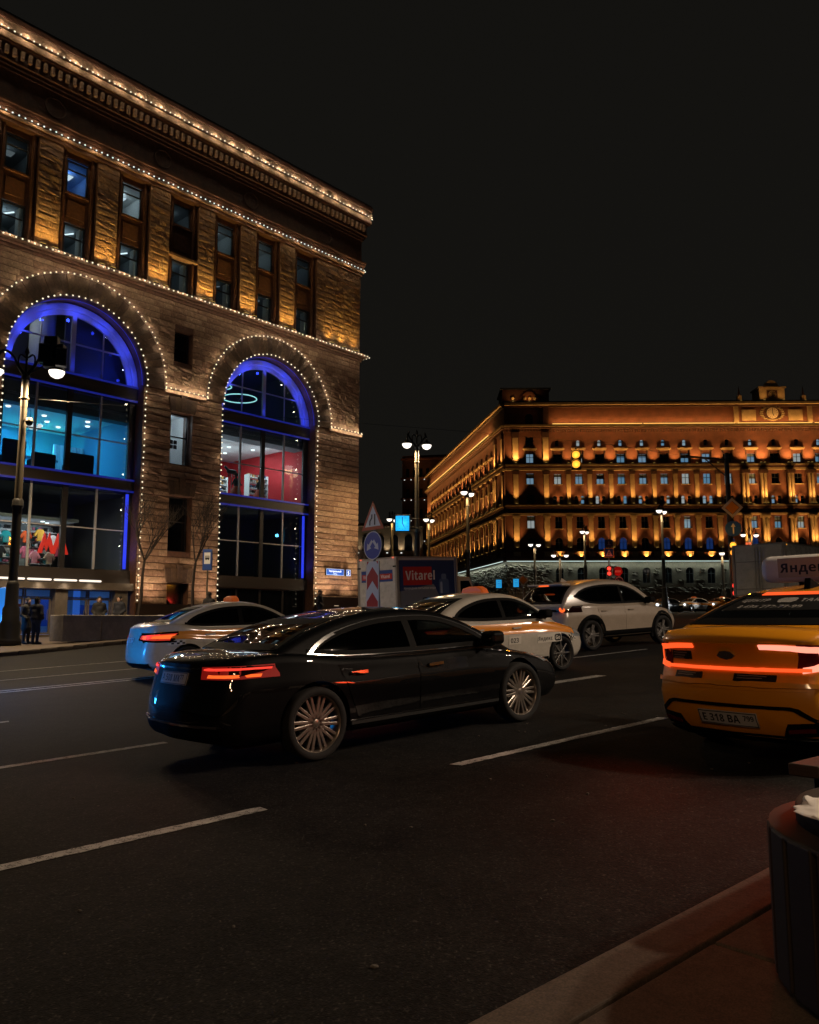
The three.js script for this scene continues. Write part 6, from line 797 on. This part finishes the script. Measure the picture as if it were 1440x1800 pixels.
// cars waiting across the square, half hidden dark car
const farHead = glow([0.85, 0.95, 1], 2.2);
for (const [x, z, turn, l, sc] of [[29.6, -86, -2.6, 'white and orange taxi with its headlights on in the distant row', 1], [32.9, -87, -2.6, 'amber taxi at the end of the distant row of cars', 2], [26.4, -85, -2.55, 'dark car with dazzling headlights leading the distant row', 3], [24.0, -88.5, -2.5, 'dark car at the back of the distant row', 3]]) {
  const t = copyOf(taxi1.t, [x, ground(x, z) + 0.003, z], turn, l); tag(t, l, sc === 3 ? 'car' : 'taxi', 'cars waiting across the square');
  if (sc > 1) { const m = sc === 2 ? paintMat(0xc87a1c) : paintMat(0x0c0c0e); t.traverse((o) => { if (o.isMesh && ['body', 'cabin', 'door', 'mirror', 'livery_stripe', 'handle'].includes(o.name)) o.material = m; }); for (const o of [...t.children]) if (/lettering|checker/.test(o.name) || (sc === 3 && /roof_lamp|livery/.test(o.name))) t.remove(o); }
  for (const o of [...t.children]) if (o.isLight) t.remove(o);
  for (const s of [-1, 1]) { part('lit_head_light', sph(sc === 3 ? 0.15 : 0.11, 2.12, 0.65, s * 0.62, 10, 8), farHead, t); spot([0.9, 0.97, 1], 26, [2.35, 0.65, s * 0.62], [9, 0.2, s * 0.7], 0.5, t, 0.7, 4); }
}
{ const t = copyOf(taxi1.t, [0, 0, 0], 0, 'dark car half hidden between the middle taxi and the white crossover'); tag(t, t.userData.label, 'car'); delete t.userData.group; t.name = numbered('dark_car'); const m = paintMat(0x0d0d10); t.traverse((o) => { if (o.isMesh && ['body', 'cabin', 'door', 'mirror', 'handle'].includes(o.name)) o.material = m; }); for (const o of [...t.children]) if (/lettering|checker|roof_lamp|livery/.test(o.name)) t.remove(o); parkAt(t, 22.4, -17.2, 0); }

// ---------------------------------------------------------------- box trucks
const truckWhite = std(0xe6e6e2, 0.5, { map: rep(dirtMap, 0.25), roughnessMap: smudge }), truckFrame = std(0x8f8a82, 0.45, { metalness: 0.3 });
{ // small water delivery truck behind the road signs
  const L = 2.95, W = 2.2, y0 = 0.62, y1 = 2.82, t = thing('delivery_truck', 'small box truck with a blue water advertisement on its side', 'truck'); parkAt(t, 21.2, -24.1, 0);
  t.position.set(0.02, ground(0.02, -31.3) + 0.003, -31.3);
  part('cargo_box', uvm(bx(-L / 2, L / 2, y0, y1, -W / 2, W / 2)), truckWhite, t); part('roof_edge', merge(bx(-L / 2 - 0.02, L / 2 + 0.02, y1, y1 + 0.05, -W / 2 - 0.02, W / 2 + 0.02)), truckFrame, t);
  for (const z of [-1, 1]) for (const x of [-1, 1]) part('corner_post', bx(x * L / 2 - 0.05, x * L / 2 + 0.05, y0 - 0.03, y1 + 0.02, z * W / 2 - 0.05, z * W / 2 + 0.05), truckFrame, t);
  const ad = canvasTex(1024, 760, (g, w, h) => {
    g.fillStyle = '#17305e'; g.fillRect(0, 0, w, h); g.fillStyle = '#6d7377'; g.beginPath(); g.moveTo(0, 420); g.lineTo(620, 330); g.lineTo(760, 560); g.lineTo(700, h); g.lineTo(0, h); g.fill();
    g.fillStyle = '#b01f1c'; g.fillRect(70, 90, 520, 250); g.fillStyle = '#d9d4cc'; g.font = 'bold 170px sans-serif'; g.fillText('Vitarel', 110, 270); g.fillStyle = '#c9c7c0'; g.font = 'bold 44px sans-serif'; g.fillText('природная питьевая вода', 74, 396);
    g.strokeStyle = '#101826'; g.lineWidth = 16; g.beginPath(); g.moveTo(20, 700); g.bezierCurveTo(160, 560, 220, 760, 360, 640); g.bezierCurveTo(430, 560, 380, 500, 480, 520); g.bezierCurveTo(560, 560, 640, 500, 720, 560); g.stroke(); g.lineWidth = 9; for (let k = 0; k < 16; k++) { g.beginPath(); g.arc(60 + k * 34, 700 - Math.sin(k * 0.7) * 50, 26 + (k % 4) * 9, k, k + 3); g.stroke(); }
    g.fillStyle = '#3f587c'; g.beginPath(); g.roundRect(720, 260, 190, 470, 40); g.fill(); g.fillStyle = '#8fa2b8'; g.beginPath(); g.roundRect(745, 300, 40, 400, 18); g.fill(); g.fillStyle = '#26406a'; g.fillRect(720, 460, 190, 120); g.fillStyle = '#8f2a2a'; g.fillRect(850, 480, 70, 70); g.fillStyle = '#5a7090'; g.beginPath(); g.roundRect(770, 190, 90, 80, 20); g.fill(); });
  part('advertisement', new THREE.PlaneGeometry(L - 0.2, y1 - y0 - 0.16).translate(0, (y0 + y1) / 2, W / 2 + 0.012), std(0xffffff, 0.35, { map: ad }), t);
  const sm = canvasTex(256, 128, (g, w, h) => { g.fillStyle = '#123a80'; g.fillRect(0, 0, w, h); g.fillStyle = '#a31c1c'; g.fillRect(12, 40, w - 24, 64); g.fillStyle = '#ccc'; g.font = 'bold 52px sans-serif'; g.fillText('Vitarel', 34, 90); });
  for (const [z, n] of [[-0.53, 'left'], [0.53, 'right']]) { const d = part('rear_door', uvm(rbox(0.04, y1 - y0 - 0.1, W / 2 - 0.06, 0.01, -L / 2 - 0.02, (y0 + y1) / 2, z, 1)), truckWhite, t); part('door_decal', new THREE.PlaneGeometry(0.78, 0.42).rotateY(-Math.PI / 2).translate(-L / 2 - 0.043, y1 - 0.62, z), std(0xffffff, 0.4, { map: sm }), d); part('lock_bar', bar([-L / 2 - 0.06, y0 + 0.1, z * 0.2], [-L / 2 - 0.06, y1 - 0.1, z * 0.2], 0.016), truckFrame, d); for (const y of [y0 + 0.3, y1 - 0.3]) part('hinge', box(0.05, 0.06, 0.16, -L / 2 - 0.04, y, Math.sign(z) * (W / 2 - 0.06)), M.black, d); }
  for (const z of [-0.95, 0.95]) part('marker_lamp', box(0.04, 0.05, 0.09, -L / 2 - 0.03, y1 + 0.02, z), glow([1, 0.2, 0.1], 0.8), t);
  part('chassis', bx(-L / 2 + 0.1, L / 2 + 1.4, 0.42, 0.61, -0.45, 0.45), M.black, t);
  { const cab = part('cab', uvm(plate([[0, 0.4], [1.55, 0.4], [1.6, 1.05], [1.15, 1.2], [0.72, 2.05], [0.05, 2.1]], 1.9, 0.04).translate(L / 2 + 0.12, 0, -0.95)), truckWhite, t); for (const z of [-1, 1]) part('cab_window', plate([[0.2, 1.25], [1.02, 1.25], [0.66, 1.95], [0.2, 1.95]], 0.01).translate(L / 2 + 0.12, 0, z > 0 ? 0.992 : -1.002), M.glassDark, cab); part('windscreen', box(0.02, 0.9, 1.7).rotateZ(0.47).translate(L / 2 + 1.12, 1.64, 0), M.glassDark, cab); for (const z of [-1, 1]) part('mirror', rbox(0.06, 0.34, 0.2, 0.03, L / 2 + 1.0, 1.7, z * 1.18), M.black, cab); }
  for (const x of [-L / 2 + 0.65, L / 2 + 1.0]) for (const s of [-1, 1]) { const wg = subgroup('wheel', t, x, 0.36, s * 0.86); part('tyre', tyreGeo, M.rubber, wg).scale.set(0.36, 0.36, 0.24); part('rim', RIM.star, alloyDull, wg).scale.set(0.35, 0.35, s * 0.23); }
}
{ // tall white box truck at the right
  const L = 6.2, W = 2.45, y0 = 0.95, y1 = 3.3, t = thing('box_truck', 'tall plain white box truck ahead of the yellow taxi', 'truck'), a = 38; t.rotation.order = 'YXZ';
  const cx = 15.25 + 0.757 * L / 2 + 0.653 * W / 2, cz = -38.6 - 0.653 * L / 2 + 0.757 * W / 2; t.position.set(cx, ground(cx, cz) - 0.02, cz); t.rotation.y = Math.PI / 2 - PH;
  part('cargo_box', uvm(bx(-L / 2, L / 2, y0, y1, -W / 2, W / 2)), truckWhite, t); part('roof_edge', bx(-L / 2 - 0.02, L / 2 + 0.02, y1, y1 + 0.06, -W / 2 - 0.02, W / 2 + 0.02), truckFrame, t);
  for (const z of [-1, 1]) part('corner_post', rbox(0.14, y1 - y0, 0.14, 0.03, -L / 2 + 0.02, (y0 + y1) / 2, z * (W / 2 - 0.02), 2), truckFrame, t);
  for (const z of [-0.57, 0.57]) { const d = part('rear_door', uvm(rbox(0.04, y1 - y0 - 0.16, 1.08, 0.012, -L / 2 - 0.02, (y0 + y1) / 2, z, 1)), truckWhite, t); for (const y of [y1 - 0.75, y0 + 0.35]) part('seam_bar', box(0.03, 0.03, 1.06, -L / 2 - 0.045, y, z), truckFrame, d); part('lock_bar', bar([-L / 2 - 0.06, y0, z * 0.25], [-L / 2 - 0.06, y1 - 0.1, z * 0.25], 0.014), truckFrame, d); }
  for (let k = 0; k < 6; k++) part('side_panel', uvm(rbox(0.98, y1 - y0 - 0.14, 0.03, 0.01, -L / 2 + 0.62 + k * 1.01, (y0 + y1) / 2, W / 2 + 0.012, 1)), truckWhite, t);
  for (const z of [-0.5, -0.36]) part('marker_lamp', box(0.05, 0.1, 0.1, -L / 2 - 0.03, y1 + 0.1, z), glow([1, 0.16, 0.05], 0.9), t); part('marker_lamp', box(0.09, 0.05, 0.05, -L / 2 + 0.1, y1 - 0.05, W / 2 + 0.03), glow([1, 0.4, 0.05], 0.8), t);
  part('tail_bumper', bx(-L / 2 - 0.02, -L / 2 + 0.1, 0.5, 0.68, -1.1, 1.1), M.black, t); part('chassis', bx(-L / 2 + 0.3, L / 2 + 1.8, 0.6, 0.94, -0.5, 0.5), M.black, t);
  part('cab', uvm(plate([[0, 0.5], [1.75, 0.5], [1.8, 1.5], [1.5, 2.6], [0, 2.7]], 2.2, 0.05).translate(L / 2 + 0.2, 0, -1.1)), truckWhite, t); part('cab_window', plate([[0.4, 1.6], [1.5, 1.6], [1.3, 2.4], [0.4, 2.4]], 0.012).translate(L / 2 + 0.2, 0, 1.145), M.glassDark, t);
  for (const x of [-L / 2 + 1.3, L / 2 + 0.9]) for (const s of [-1, 1]) { const wg = subgroup('wheel', t, x, 0.46, s * 0.98); part('tyre', tyreGeo, M.rubber, wg).scale.set(0.46, 0.46, 0.3); part('rim', RIM.star, alloyDull, wg).scale.set(0.45, 0.45, s * 0.28); }
}
{ // a van with a blue lit screen follows outside the frame; its light falls on the rear bumpers
  const t = thing('screen_trailer', 'low trailer with a bright blue advertising screen behind the far taxi', 'trailer'); parkAt(t, 1.9, -16.1, 0);
  part('screen_case', rbox(0.3, 0.9, 2.8, 0.04, 0, 0.85, 0), M.black, t); part('lit_screen', bx(0.155, 0.165, 0.5, 1.2, -1.3, 1.3), glow([0.03, 0.35, 1], 0.8), t); part('chassis', bx(-0.9, 0.3, 0.3, 0.42, -0.7, 0.7), M.black, t); for (const s of [-1, 1]) { const wg = subgroup('wheel', t, -0.3, 0.28, s * 0.8); part('tyre', tyreGeo, M.rubber, wg).scale.set(0.28, 0.28, 0.18); part('rim', RIM.star, alloyDull, wg).scale.set(0.27, 0.27, s * 0.17); }
  t.updateMatrixWorld(true); rectLight([0.02, 0.3, 1], 75, 2.6, 0.6, [0.18, 0.8, 0], [6, 0.35, 0.4], t);
}
// ---------------------------------------------------------------- bare trees by the store
function bareTree(x, z, h, label, lean) {
  const t = thing('bare_tree', label, 'tree', [x, ground(x, z) + 0.1, z], rnd() * 6, 'bare street trees before the store'), gs = []; let trunk;
  const grow = (p, d, len, r, n) => { const pts = [p.clone()], q = p.clone(), dir = d.clone(); for (let k = 0; k < 4; k++) { dir.add(V(rr(-0.12, 0.12), rr(0.0, 0.10), rr(-0.12, 0.12))).normalize(); q.addScaledVector(dir, len / 4); pts.push(q.clone()); } const g = tube(pts, 1, 6, n > 3 ? 7 : 4), P = g.attributes.position, m = n > 3 ? 8 : 5, c = new THREE.CatmullRomCurve3(pts);
    for (let i = 0; i < P.count; i++) { const s = Math.floor(i / m) / 6, o = c.getPointAt(s), rad = lerp(r, r * 0.62, s); P.setXYZ(i, o.x + (P.getX(i) - o.x) * rad, o.y + (P.getY(i) - o.y) * rad, o.z + (P.getZ(i) - o.z) * rad); }
    if (n === 6) trunk = g; else gs.push(g);
    if (n <= 0) return; const kids = n === 6 ? 6 : n > 2 ? 3 : 3; for (let k = 0; k < kids; k++) { const f = n === 6 ? 1 : rr(0.45, 1), o = c.getPointAt(f), a = rr(0, 6.28), sp = n === 6 ? 0.52 : 0.55, nd = dir.clone().add(V(Math.cos(a) * sp + lean[0] * 0.1, 0.15, Math.sin(a) * sp + lean[1] * 0.1)).normalize(); grow(o, nd, len * (n === 6 ? 0.42 : rr(0.6, 0.82)), r * (n === 6 ? 0.42 : 0.55), n === 6 ? 4 : n - 1); } };
  grow(V(0, 0, 0), V(0, 1, 0), h * 0.5, 0.09, 6);
  part('trunk', trunk, M.bark, t); const cr = part('crown', merge(gs), M.bark, t); cr.userData.kind = 'stuff';
}
bareTree(-9.77, -37.5, 6.4, 'bare tree with spreading twigs beside the bus stop', [0, 0]);
bareTree(-12.4, -37.6, 6.8, 'bare tree at the right edge of the store entrance', [0.5, 0]);
bareTree(-3.2, -52.6, 5.2, 'small bare tree at the far corner of the store', [0, 0]);
// ---------------------------------------------------------------- people: one continuous surface each
function figure(coat, colors) {
  const B = [], bone = (a, b, r0, r1, c) => B.push([V(...a), V(...b), r0, r1, c]), S = 'skin', J = 'coat', T2 = 'trousers', H = 'hair', Q = 'shoe';
  bone([0, 1.0, 0], [0, 1.2, 0.01], 0.15, 0.155, J); for (const s of [-1, 1]) bone([s * 0.075, 1.0, 0], [s * 0.12, 1.36, 0], 0.125, 0.12, J); bone([-0.15, 1.4, 0], [0.15, 1.4, 0], 0.085, 0.085, J); bone([0, 1.42, 0], [0, 1.53, 0.01], 0.065, 0.058, S); bone([0, 1.43, -0.01], [0, 1.47, -0.01], 0.1, 0.085, J);
  bone([0, 1.6, 0.012], [0, 1.68, 0.0], 0.082, 0.098, H); bone([0, 1.585, 0.045], [0, 1.64, 0.05], 0.062, 0.06, S); bone([0, 1.6, 0.105], [0, 1.625, 0.1], 0.016, 0.012, S); for (const s of [-1, 1]) bone([s * 0.095, 1.6, 0.0], [s * 0.097, 1.63, 0], 0.018, 0.018, S);
  for (const s of [-1, 1]) { bone([s * 0.2, 1.39, 0], [s * 0.275, 1.12, -0.03], 0.075, 0.06, J); bone([s * 0.275, 1.12, -0.03], [s * 0.19, 0.98, 0.13], 0.058, 0.048, J); bone([s * 0.09, 0.95, 0], [s * 0.1, 0.52, 0.015], coat ? 0.11 : 0.095, 0.068, coat ? J : T2); bone([s * 0.1, 0.52, 0.015], [s * 0.105, 0.1, -0.01], 0.066, 0.052, T2); bone([s * 0.105, 0.05, -0.02], [s * 0.12, 0.04, 0.15], 0.048, 0.042, Q); }
  bone([-0.05, 0.93, 0], [0.05, 0.93, 0], 0.13, 0.13, coat ? J : T2); if (!coat) bone([-0.06, 0.97, 0.01], [0.06, 0.97, 0.01], 0.142, 0.142, J); else bone([0, 0.95, 0], [0, 0.62, 0], 0.17, 0.2, J);
  const n = 112, mc = new MarchingCubes(n, new THREE.MeshBasicMaterial(), false, false, 160000), half = 0.95, f = mc.field, q = V(), ab = V(), pa = V(); mc.isolation = 0;
  const sd = (p, k) => { const [a, b, r0, r1] = B[k]; ab.subVectors(b, a); pa.subVectors(p, a); const t = clamp(pa.dot(ab) / ab.lengthSq()); return Math.hypot(pa.x - ab.x * t, pa.y - ab.y * t, pa.z - ab.z * t) - lerp(r0, r1, t); };
  for (let z = 0; z < n; z++) for (let y = 0; y < n; y++) for (let x = 0; x < n; x++) { q.set((x - n / 2) / (n / 2) * half, (y - n / 2) / (n / 2) * half + 0.9, (z - n / 2) / (n / 2) * half); let v = -1; if (Math.abs(q.x) < 0.45 && Math.abs(q.z) < 0.4) { let e = 0; for (let k = 0; k < B.length; k++) e += Math.exp(-Math.min(60, sd(q, k) * 45)); v = Math.log(Math.max(e, 1e-9)) / 45; } f[x + y * n + z * n * n] = v; }
  mc.update(); const N = mc.count, P = mc.positionArray.slice(0, N * 3), C = new Float32Array(N * 3);
  for (let i = 0; i < N; i++) { q.set(P[i * 3] * half, P[i * 3 + 1] * half + 0.9, P[i * 3 + 2] * half); P.set([q.x, q.y, q.z], i * 3); let b = 9, c = J; for (let k = 0; k < B.length; k++) { const d = sd(q, k); if (d < b) { b = d; c = B[k][4]; } } C.set(colors[c], i * 3); }
  const g = new THREE.BufferGeometry(); g.setAttribute('position', new THREE.BufferAttribute(P, 3)); g.setAttribute('normal', new THREE.BufferAttribute(mc.normalArray.slice(0, N * 3), 3)); g.setAttribute('color', new THREE.BufferAttribute(C, 3)); g.computeVertexNormals(); return g;
}
const bodyMat = std(0xffffff, 0.85, { vertexColors: true }), cA = { skin: [0.42, 0.26, 0.19], coat: [0.012, 0.014, 0.022], trousers: [0.02, 0.035, 0.075], hair: [0.012, 0.01, 0.008], shoe: [0.03, 0.03, 0.03] }, cB = { ...cA, coat: [0.009, 0.009, 0.01], trousers: [0.012, 0.012, 0.014] };
const figA = figure(0, cA), figB = figure(1, cB);
for (const [g, x, z, turn, l, dy] of [[figA, -14.12, -31.3, Math.PI - 0.3, 'person in a dark padded jacket and blue jeans standing with their back turned', 0], [figB, -14.75, -31.9, 1.2, 'person in a long dark coat standing between the jeans wearer and the lamp', 0], [figB, -13.75, -36.6, 0.4, 'person in a dark coat standing left behind the concrete block', 0], [figA, -13.0, -37.0, -0.3, 'person in a dark jacket standing right behind the concrete block', 0], [figB, -8.6, -35.4, 2.8, 'person waiting under the bus stop sign beyond the far taxi', 0], [figA, -4.6, -42.4, 1.5, 'person walking at the foot of the corner pier', 0]]) solo('person', g, bodyMat, l, 'person', [x, ground(x, z) + 0.135, z], turn).scale.setScalar(1.0);
// ---------------------------------------------------------------- goods seen through the store windows
const inStore = (x, y, z) => { const p = toStore(x, y, z); return [p.x, p.y, p.z]; };
{
  const c1 = ARC[1], c2 = ARC[0], shirt = plate([[-0.14, 0], [0.14, 0], [0.15, 0.42], [0.27, 0.26], [0.33, 0.34], [0.17, 0.62], [0.06, 0.66], [0, 0.62], [-0.06, 0.66], [-0.17, 0.62], [-0.33, 0.34], [-0.27, 0.26], [-0.15, 0.42]], 0.06, 0.03);
  [['teal', 0x0f8a8a, -1.75, 5.3], ['pink', 0xc2667a, -0.9, 4.55], ['pale pink', 0xc98a96, -0.55, 4.3], ['orange', 0xc8501c, -0.75, 5.35], ['white', 0xb9b4ae, 0.45, 5.2], ['rose', 0xb0485c, 0.6, 4.7], ['grey', 0x6d7072, -1.3, 4.5], ['yellow', 0xb98a2a, -0.2, 5.45], ['white and navy', 0x9aa4b8, -2.5, 5.35], ['green', 0x4a6a4a, -2.8, 4.4], ['black', 0x141414, -2.1, 4.5], ['cream', 0xb0a48a, 0.2, 4.3]].forEach(([n, col, x, y], k) => { const o = solo('hanging_garment', shirt, std(col, 0.9), n + ' child garment hanging in the clothes shop under the left arch', 'garment', inStore(c1 + x, y, -3.1 + (k % 3) * 0.3), ST_TURN, 'garments in the clothes shop'); o.scale.setScalar(0.85); });
  const Mshape = [[-0.42, 0], [-0.12, 1], [0, 0.55], [0.12, 1], [0.42, 0], [0.24, 0], [0.12, 0.45], [0, 0.12], [-0.12, 0.45], [-0.24, 0]];
  for (const [x, n] of [[-0.05, 'left hand'], [0.62, 'right hand']]) { const o = thing('letter_sign', n + ' red letter M sign in the clothes shop window', 'sign', inStore(c1 + x - 0.35, 4.75, -1.6), ST_TURN); part('lit_letter', plate(Mshape, 0.08, 0.01), glow([0.9, 0.04, 0.02], 0.8, 0x801010), o); }
  for (let k = 0; k < 5; k++) { const t = thing('clothes_rail', 'steel clothes rail, ' + ['first', 'second', 'third', 'fourth', 'fifth'][k] + ' from the left under the left arch', 'clothes rail', inStore(c1 - 3.0 + k * 0.85, 3.72, -3.2), ST_TURN, 'rails in the clothes shop'); part('post', bar([0, 0, 0], [0, 2.4, 0], 0.025), M.steel, t); part('rail', bar([-0.4, 1.7, 0], [0.4, 1.7, 0], 0.018), M.steel, t); part('shelf', box(0.8, 0.03, 0.4, 0, 2.2, -0.1), room.white, t); }
  for (const [x, w, n, z] of [[c2 + 2.1, 1.5, 'tall right hand', -4.0], [c2 + 0.6, 1.3, 'middle', -6.2], [c2 - 2.6, 1.5, 'left hand', -4.6]]) { const t = thing('store_shelf', n + ' white shelf unit crowded with boxes in the red walled shop', 'shelf unit', inStore(x, 8.32, z), ST_TURN, 'shelves in the red walled shop'); for (const s of [-1, 1]) part('upright', bx(s * w / 2 - 0.03, s * w / 2 + 0.03, 0, 2.5, -0.25, 0.25), room.white, t); const goods = []; for (let r = 0; r < 7; r++) { part('board', bx(-w / 2, w / 2, 0.2 + r * 0.35, 0.235 + r * 0.35, -0.24, 0.24), room.white, t); for (let q = -w / 2 + 0.1; q < w / 2 - 0.08; q += 0.15) goods.push([box(rr(0.08, 0.13), rr(0.14, 0.28), 0.2, q, 0.33 + r * 0.35, rr(0, 0.08)), Math.floor(rnd() * 5)]); } [0x7a2a22, 0x27466b, 0x8a8a80, 0x2b2f2b, 0x96703a].forEach((col, i) => { const gs = goods.filter((g) => g[1] === i).map((g) => g[0]); if (gs.length) part('goods', merge(gs), std(col, 0.7), t).userData.kind = 'stuff'; }); }
  for (const [x, n] of [[-2.9, 'left hand'], [-1.5, 'middle'], [0.2, 'right hand']]) { const t = thing('clothes_shelf', n + ' wall shelf of folded clothes in the clothes shop', 'shelf unit', inStore(c1 + x, 3.75, -3.7), ST_TURN, 'wall shelves in the clothes shop'); for (const s of [-0.6, 0.6]) part('upright', bx(s - 0.02, s + 0.02, 0, 2.5, -0.2, 0.1), M.steel, t); const gs = []; for (let r = 0; r < 8; r++) { part('board', bx(-0.6, 0.6, 0.3 + r * 0.28, 0.32 + r * 0.28, -0.2, 0.12), room.white, t); for (let q = -0.52; q < 0.5; q += 0.16) gs.push([box(rr(0.1, 0.15), rr(0.08, 0.2), 0.22, q, 0.41 + r * 0.28, 0), Math.floor(rnd() * 6)]); } [0xc8c4bc, 0x8a1c24, 0x1c1c20, 0x2a6a70, 0xc06a80, 0x6a6e74].forEach((col, i) => { const g = gs.filter((e) => e[1] === i).map((e) => e[0]); if (g.length) part('folded_clothes', merge(g), std(col, 0.9), t).userData.kind = 'stuff'; }); }
  for (const [x, n] of [[c2 - 1.35, 'left hand'], [c2 + 0.4, 'right hand']]) { const t = thing('display_figure', n + ' dark toy figure with an orange skirt on the shop sill', 'figure', inStore(x, 8.75, -1.5), ST_TURN, 'toy figures on the shop sill'); part('skirt', lathe([[0.42, 0], [0.3, 0.4], [0.12, 0.7], [0, 0.72]], 12), std(0x9a3c18, 0.8), t); part('torso', lathe([[0.13, 0.65], [0.16, 0.95], [0.1, 1.15], [0.05, 1.2], [0.05, 1.28], [0, 1.28]], 12), std(0x1e2622, 0.8), t); part('head', sph(0.12, 0, 1.38, 0, 12, 8), std(0x2a201a, 0.8), t); for (const s of [-1, 1]) part('arm', bar([s * 0.14, 1.08, 0], [s * 0.34, 0.75, 0.1], 0.045), std(0x1e2622, 0.8), t); }
  { const t = thing('toy_horse', 'dark toy horse raised on a stand in the shop window', 'toy', inStore(c2 - 1.4, 10.15, -1.9), ST_TURN); part('stand', bar([0, -1.4, 0], [0, 0.1, 0], 0.03), M.steel, t); part('body', new THREE.CapsuleGeometry(0.14, 0.4, 5, 12).rotateZ(Math.PI / 2).translate(0, 0.2, 0), M.black, t); part('head', new THREE.CapsuleGeometry(0.08, 0.22, 4, 10).rotateZ(0.9).translate(-0.38, 0.36, 0), M.black, t); for (const q of [-0.2, 0.2]) for (const s of [-0.08, 0.08]) part('leg', bar([q, 0.15, s], [q + 0.03, -0.12, s], 0.03), M.black, t); }
  [[c1 - 2.2, 0.95, 1.1, 'high backed'], [c1 - 0.75, 0.5, 1.2, 'low'], [c1 + 1.15, 0.75, 1.4, 'broad']].forEach(([x, h, w, n]) => { const t = thing('upholstered_sofa', n + ' dark upholstered sofa at the window of the azure lounge', 'sofa', inStore(x, 8.6, -1.9), ST_TURN, 'sofas in the azure lounge'); part('cushion', rbox(w, 0.45, 0.7, 0.1, 0, 0.55, 0), seatMat, t); part('backrest', rbox(w, h, 0.2, 0.08, 0, 0.6 + h / 2, 0.25), seatMat, t); });
  for (let k = 0; k < 3; k++) { const t = thing('lounge_table', ['left', 'middle', 'right'][k] + ' small white round table in the azure lounge', 'table', inStore(c1 - 1.2 + k * 1.3, 8.6, -2.8), ST_TURN, 'tables in the azure lounge'); part('top', cyl(0.38, 0.38, 0.05, 0, 0.95, 0, 20), room.white, t); part('stem', cyl(0.04, 0.04, 0.95, 0, 0, 0, 8), M.steel, t); }
}
renderer.render(scene, camera);
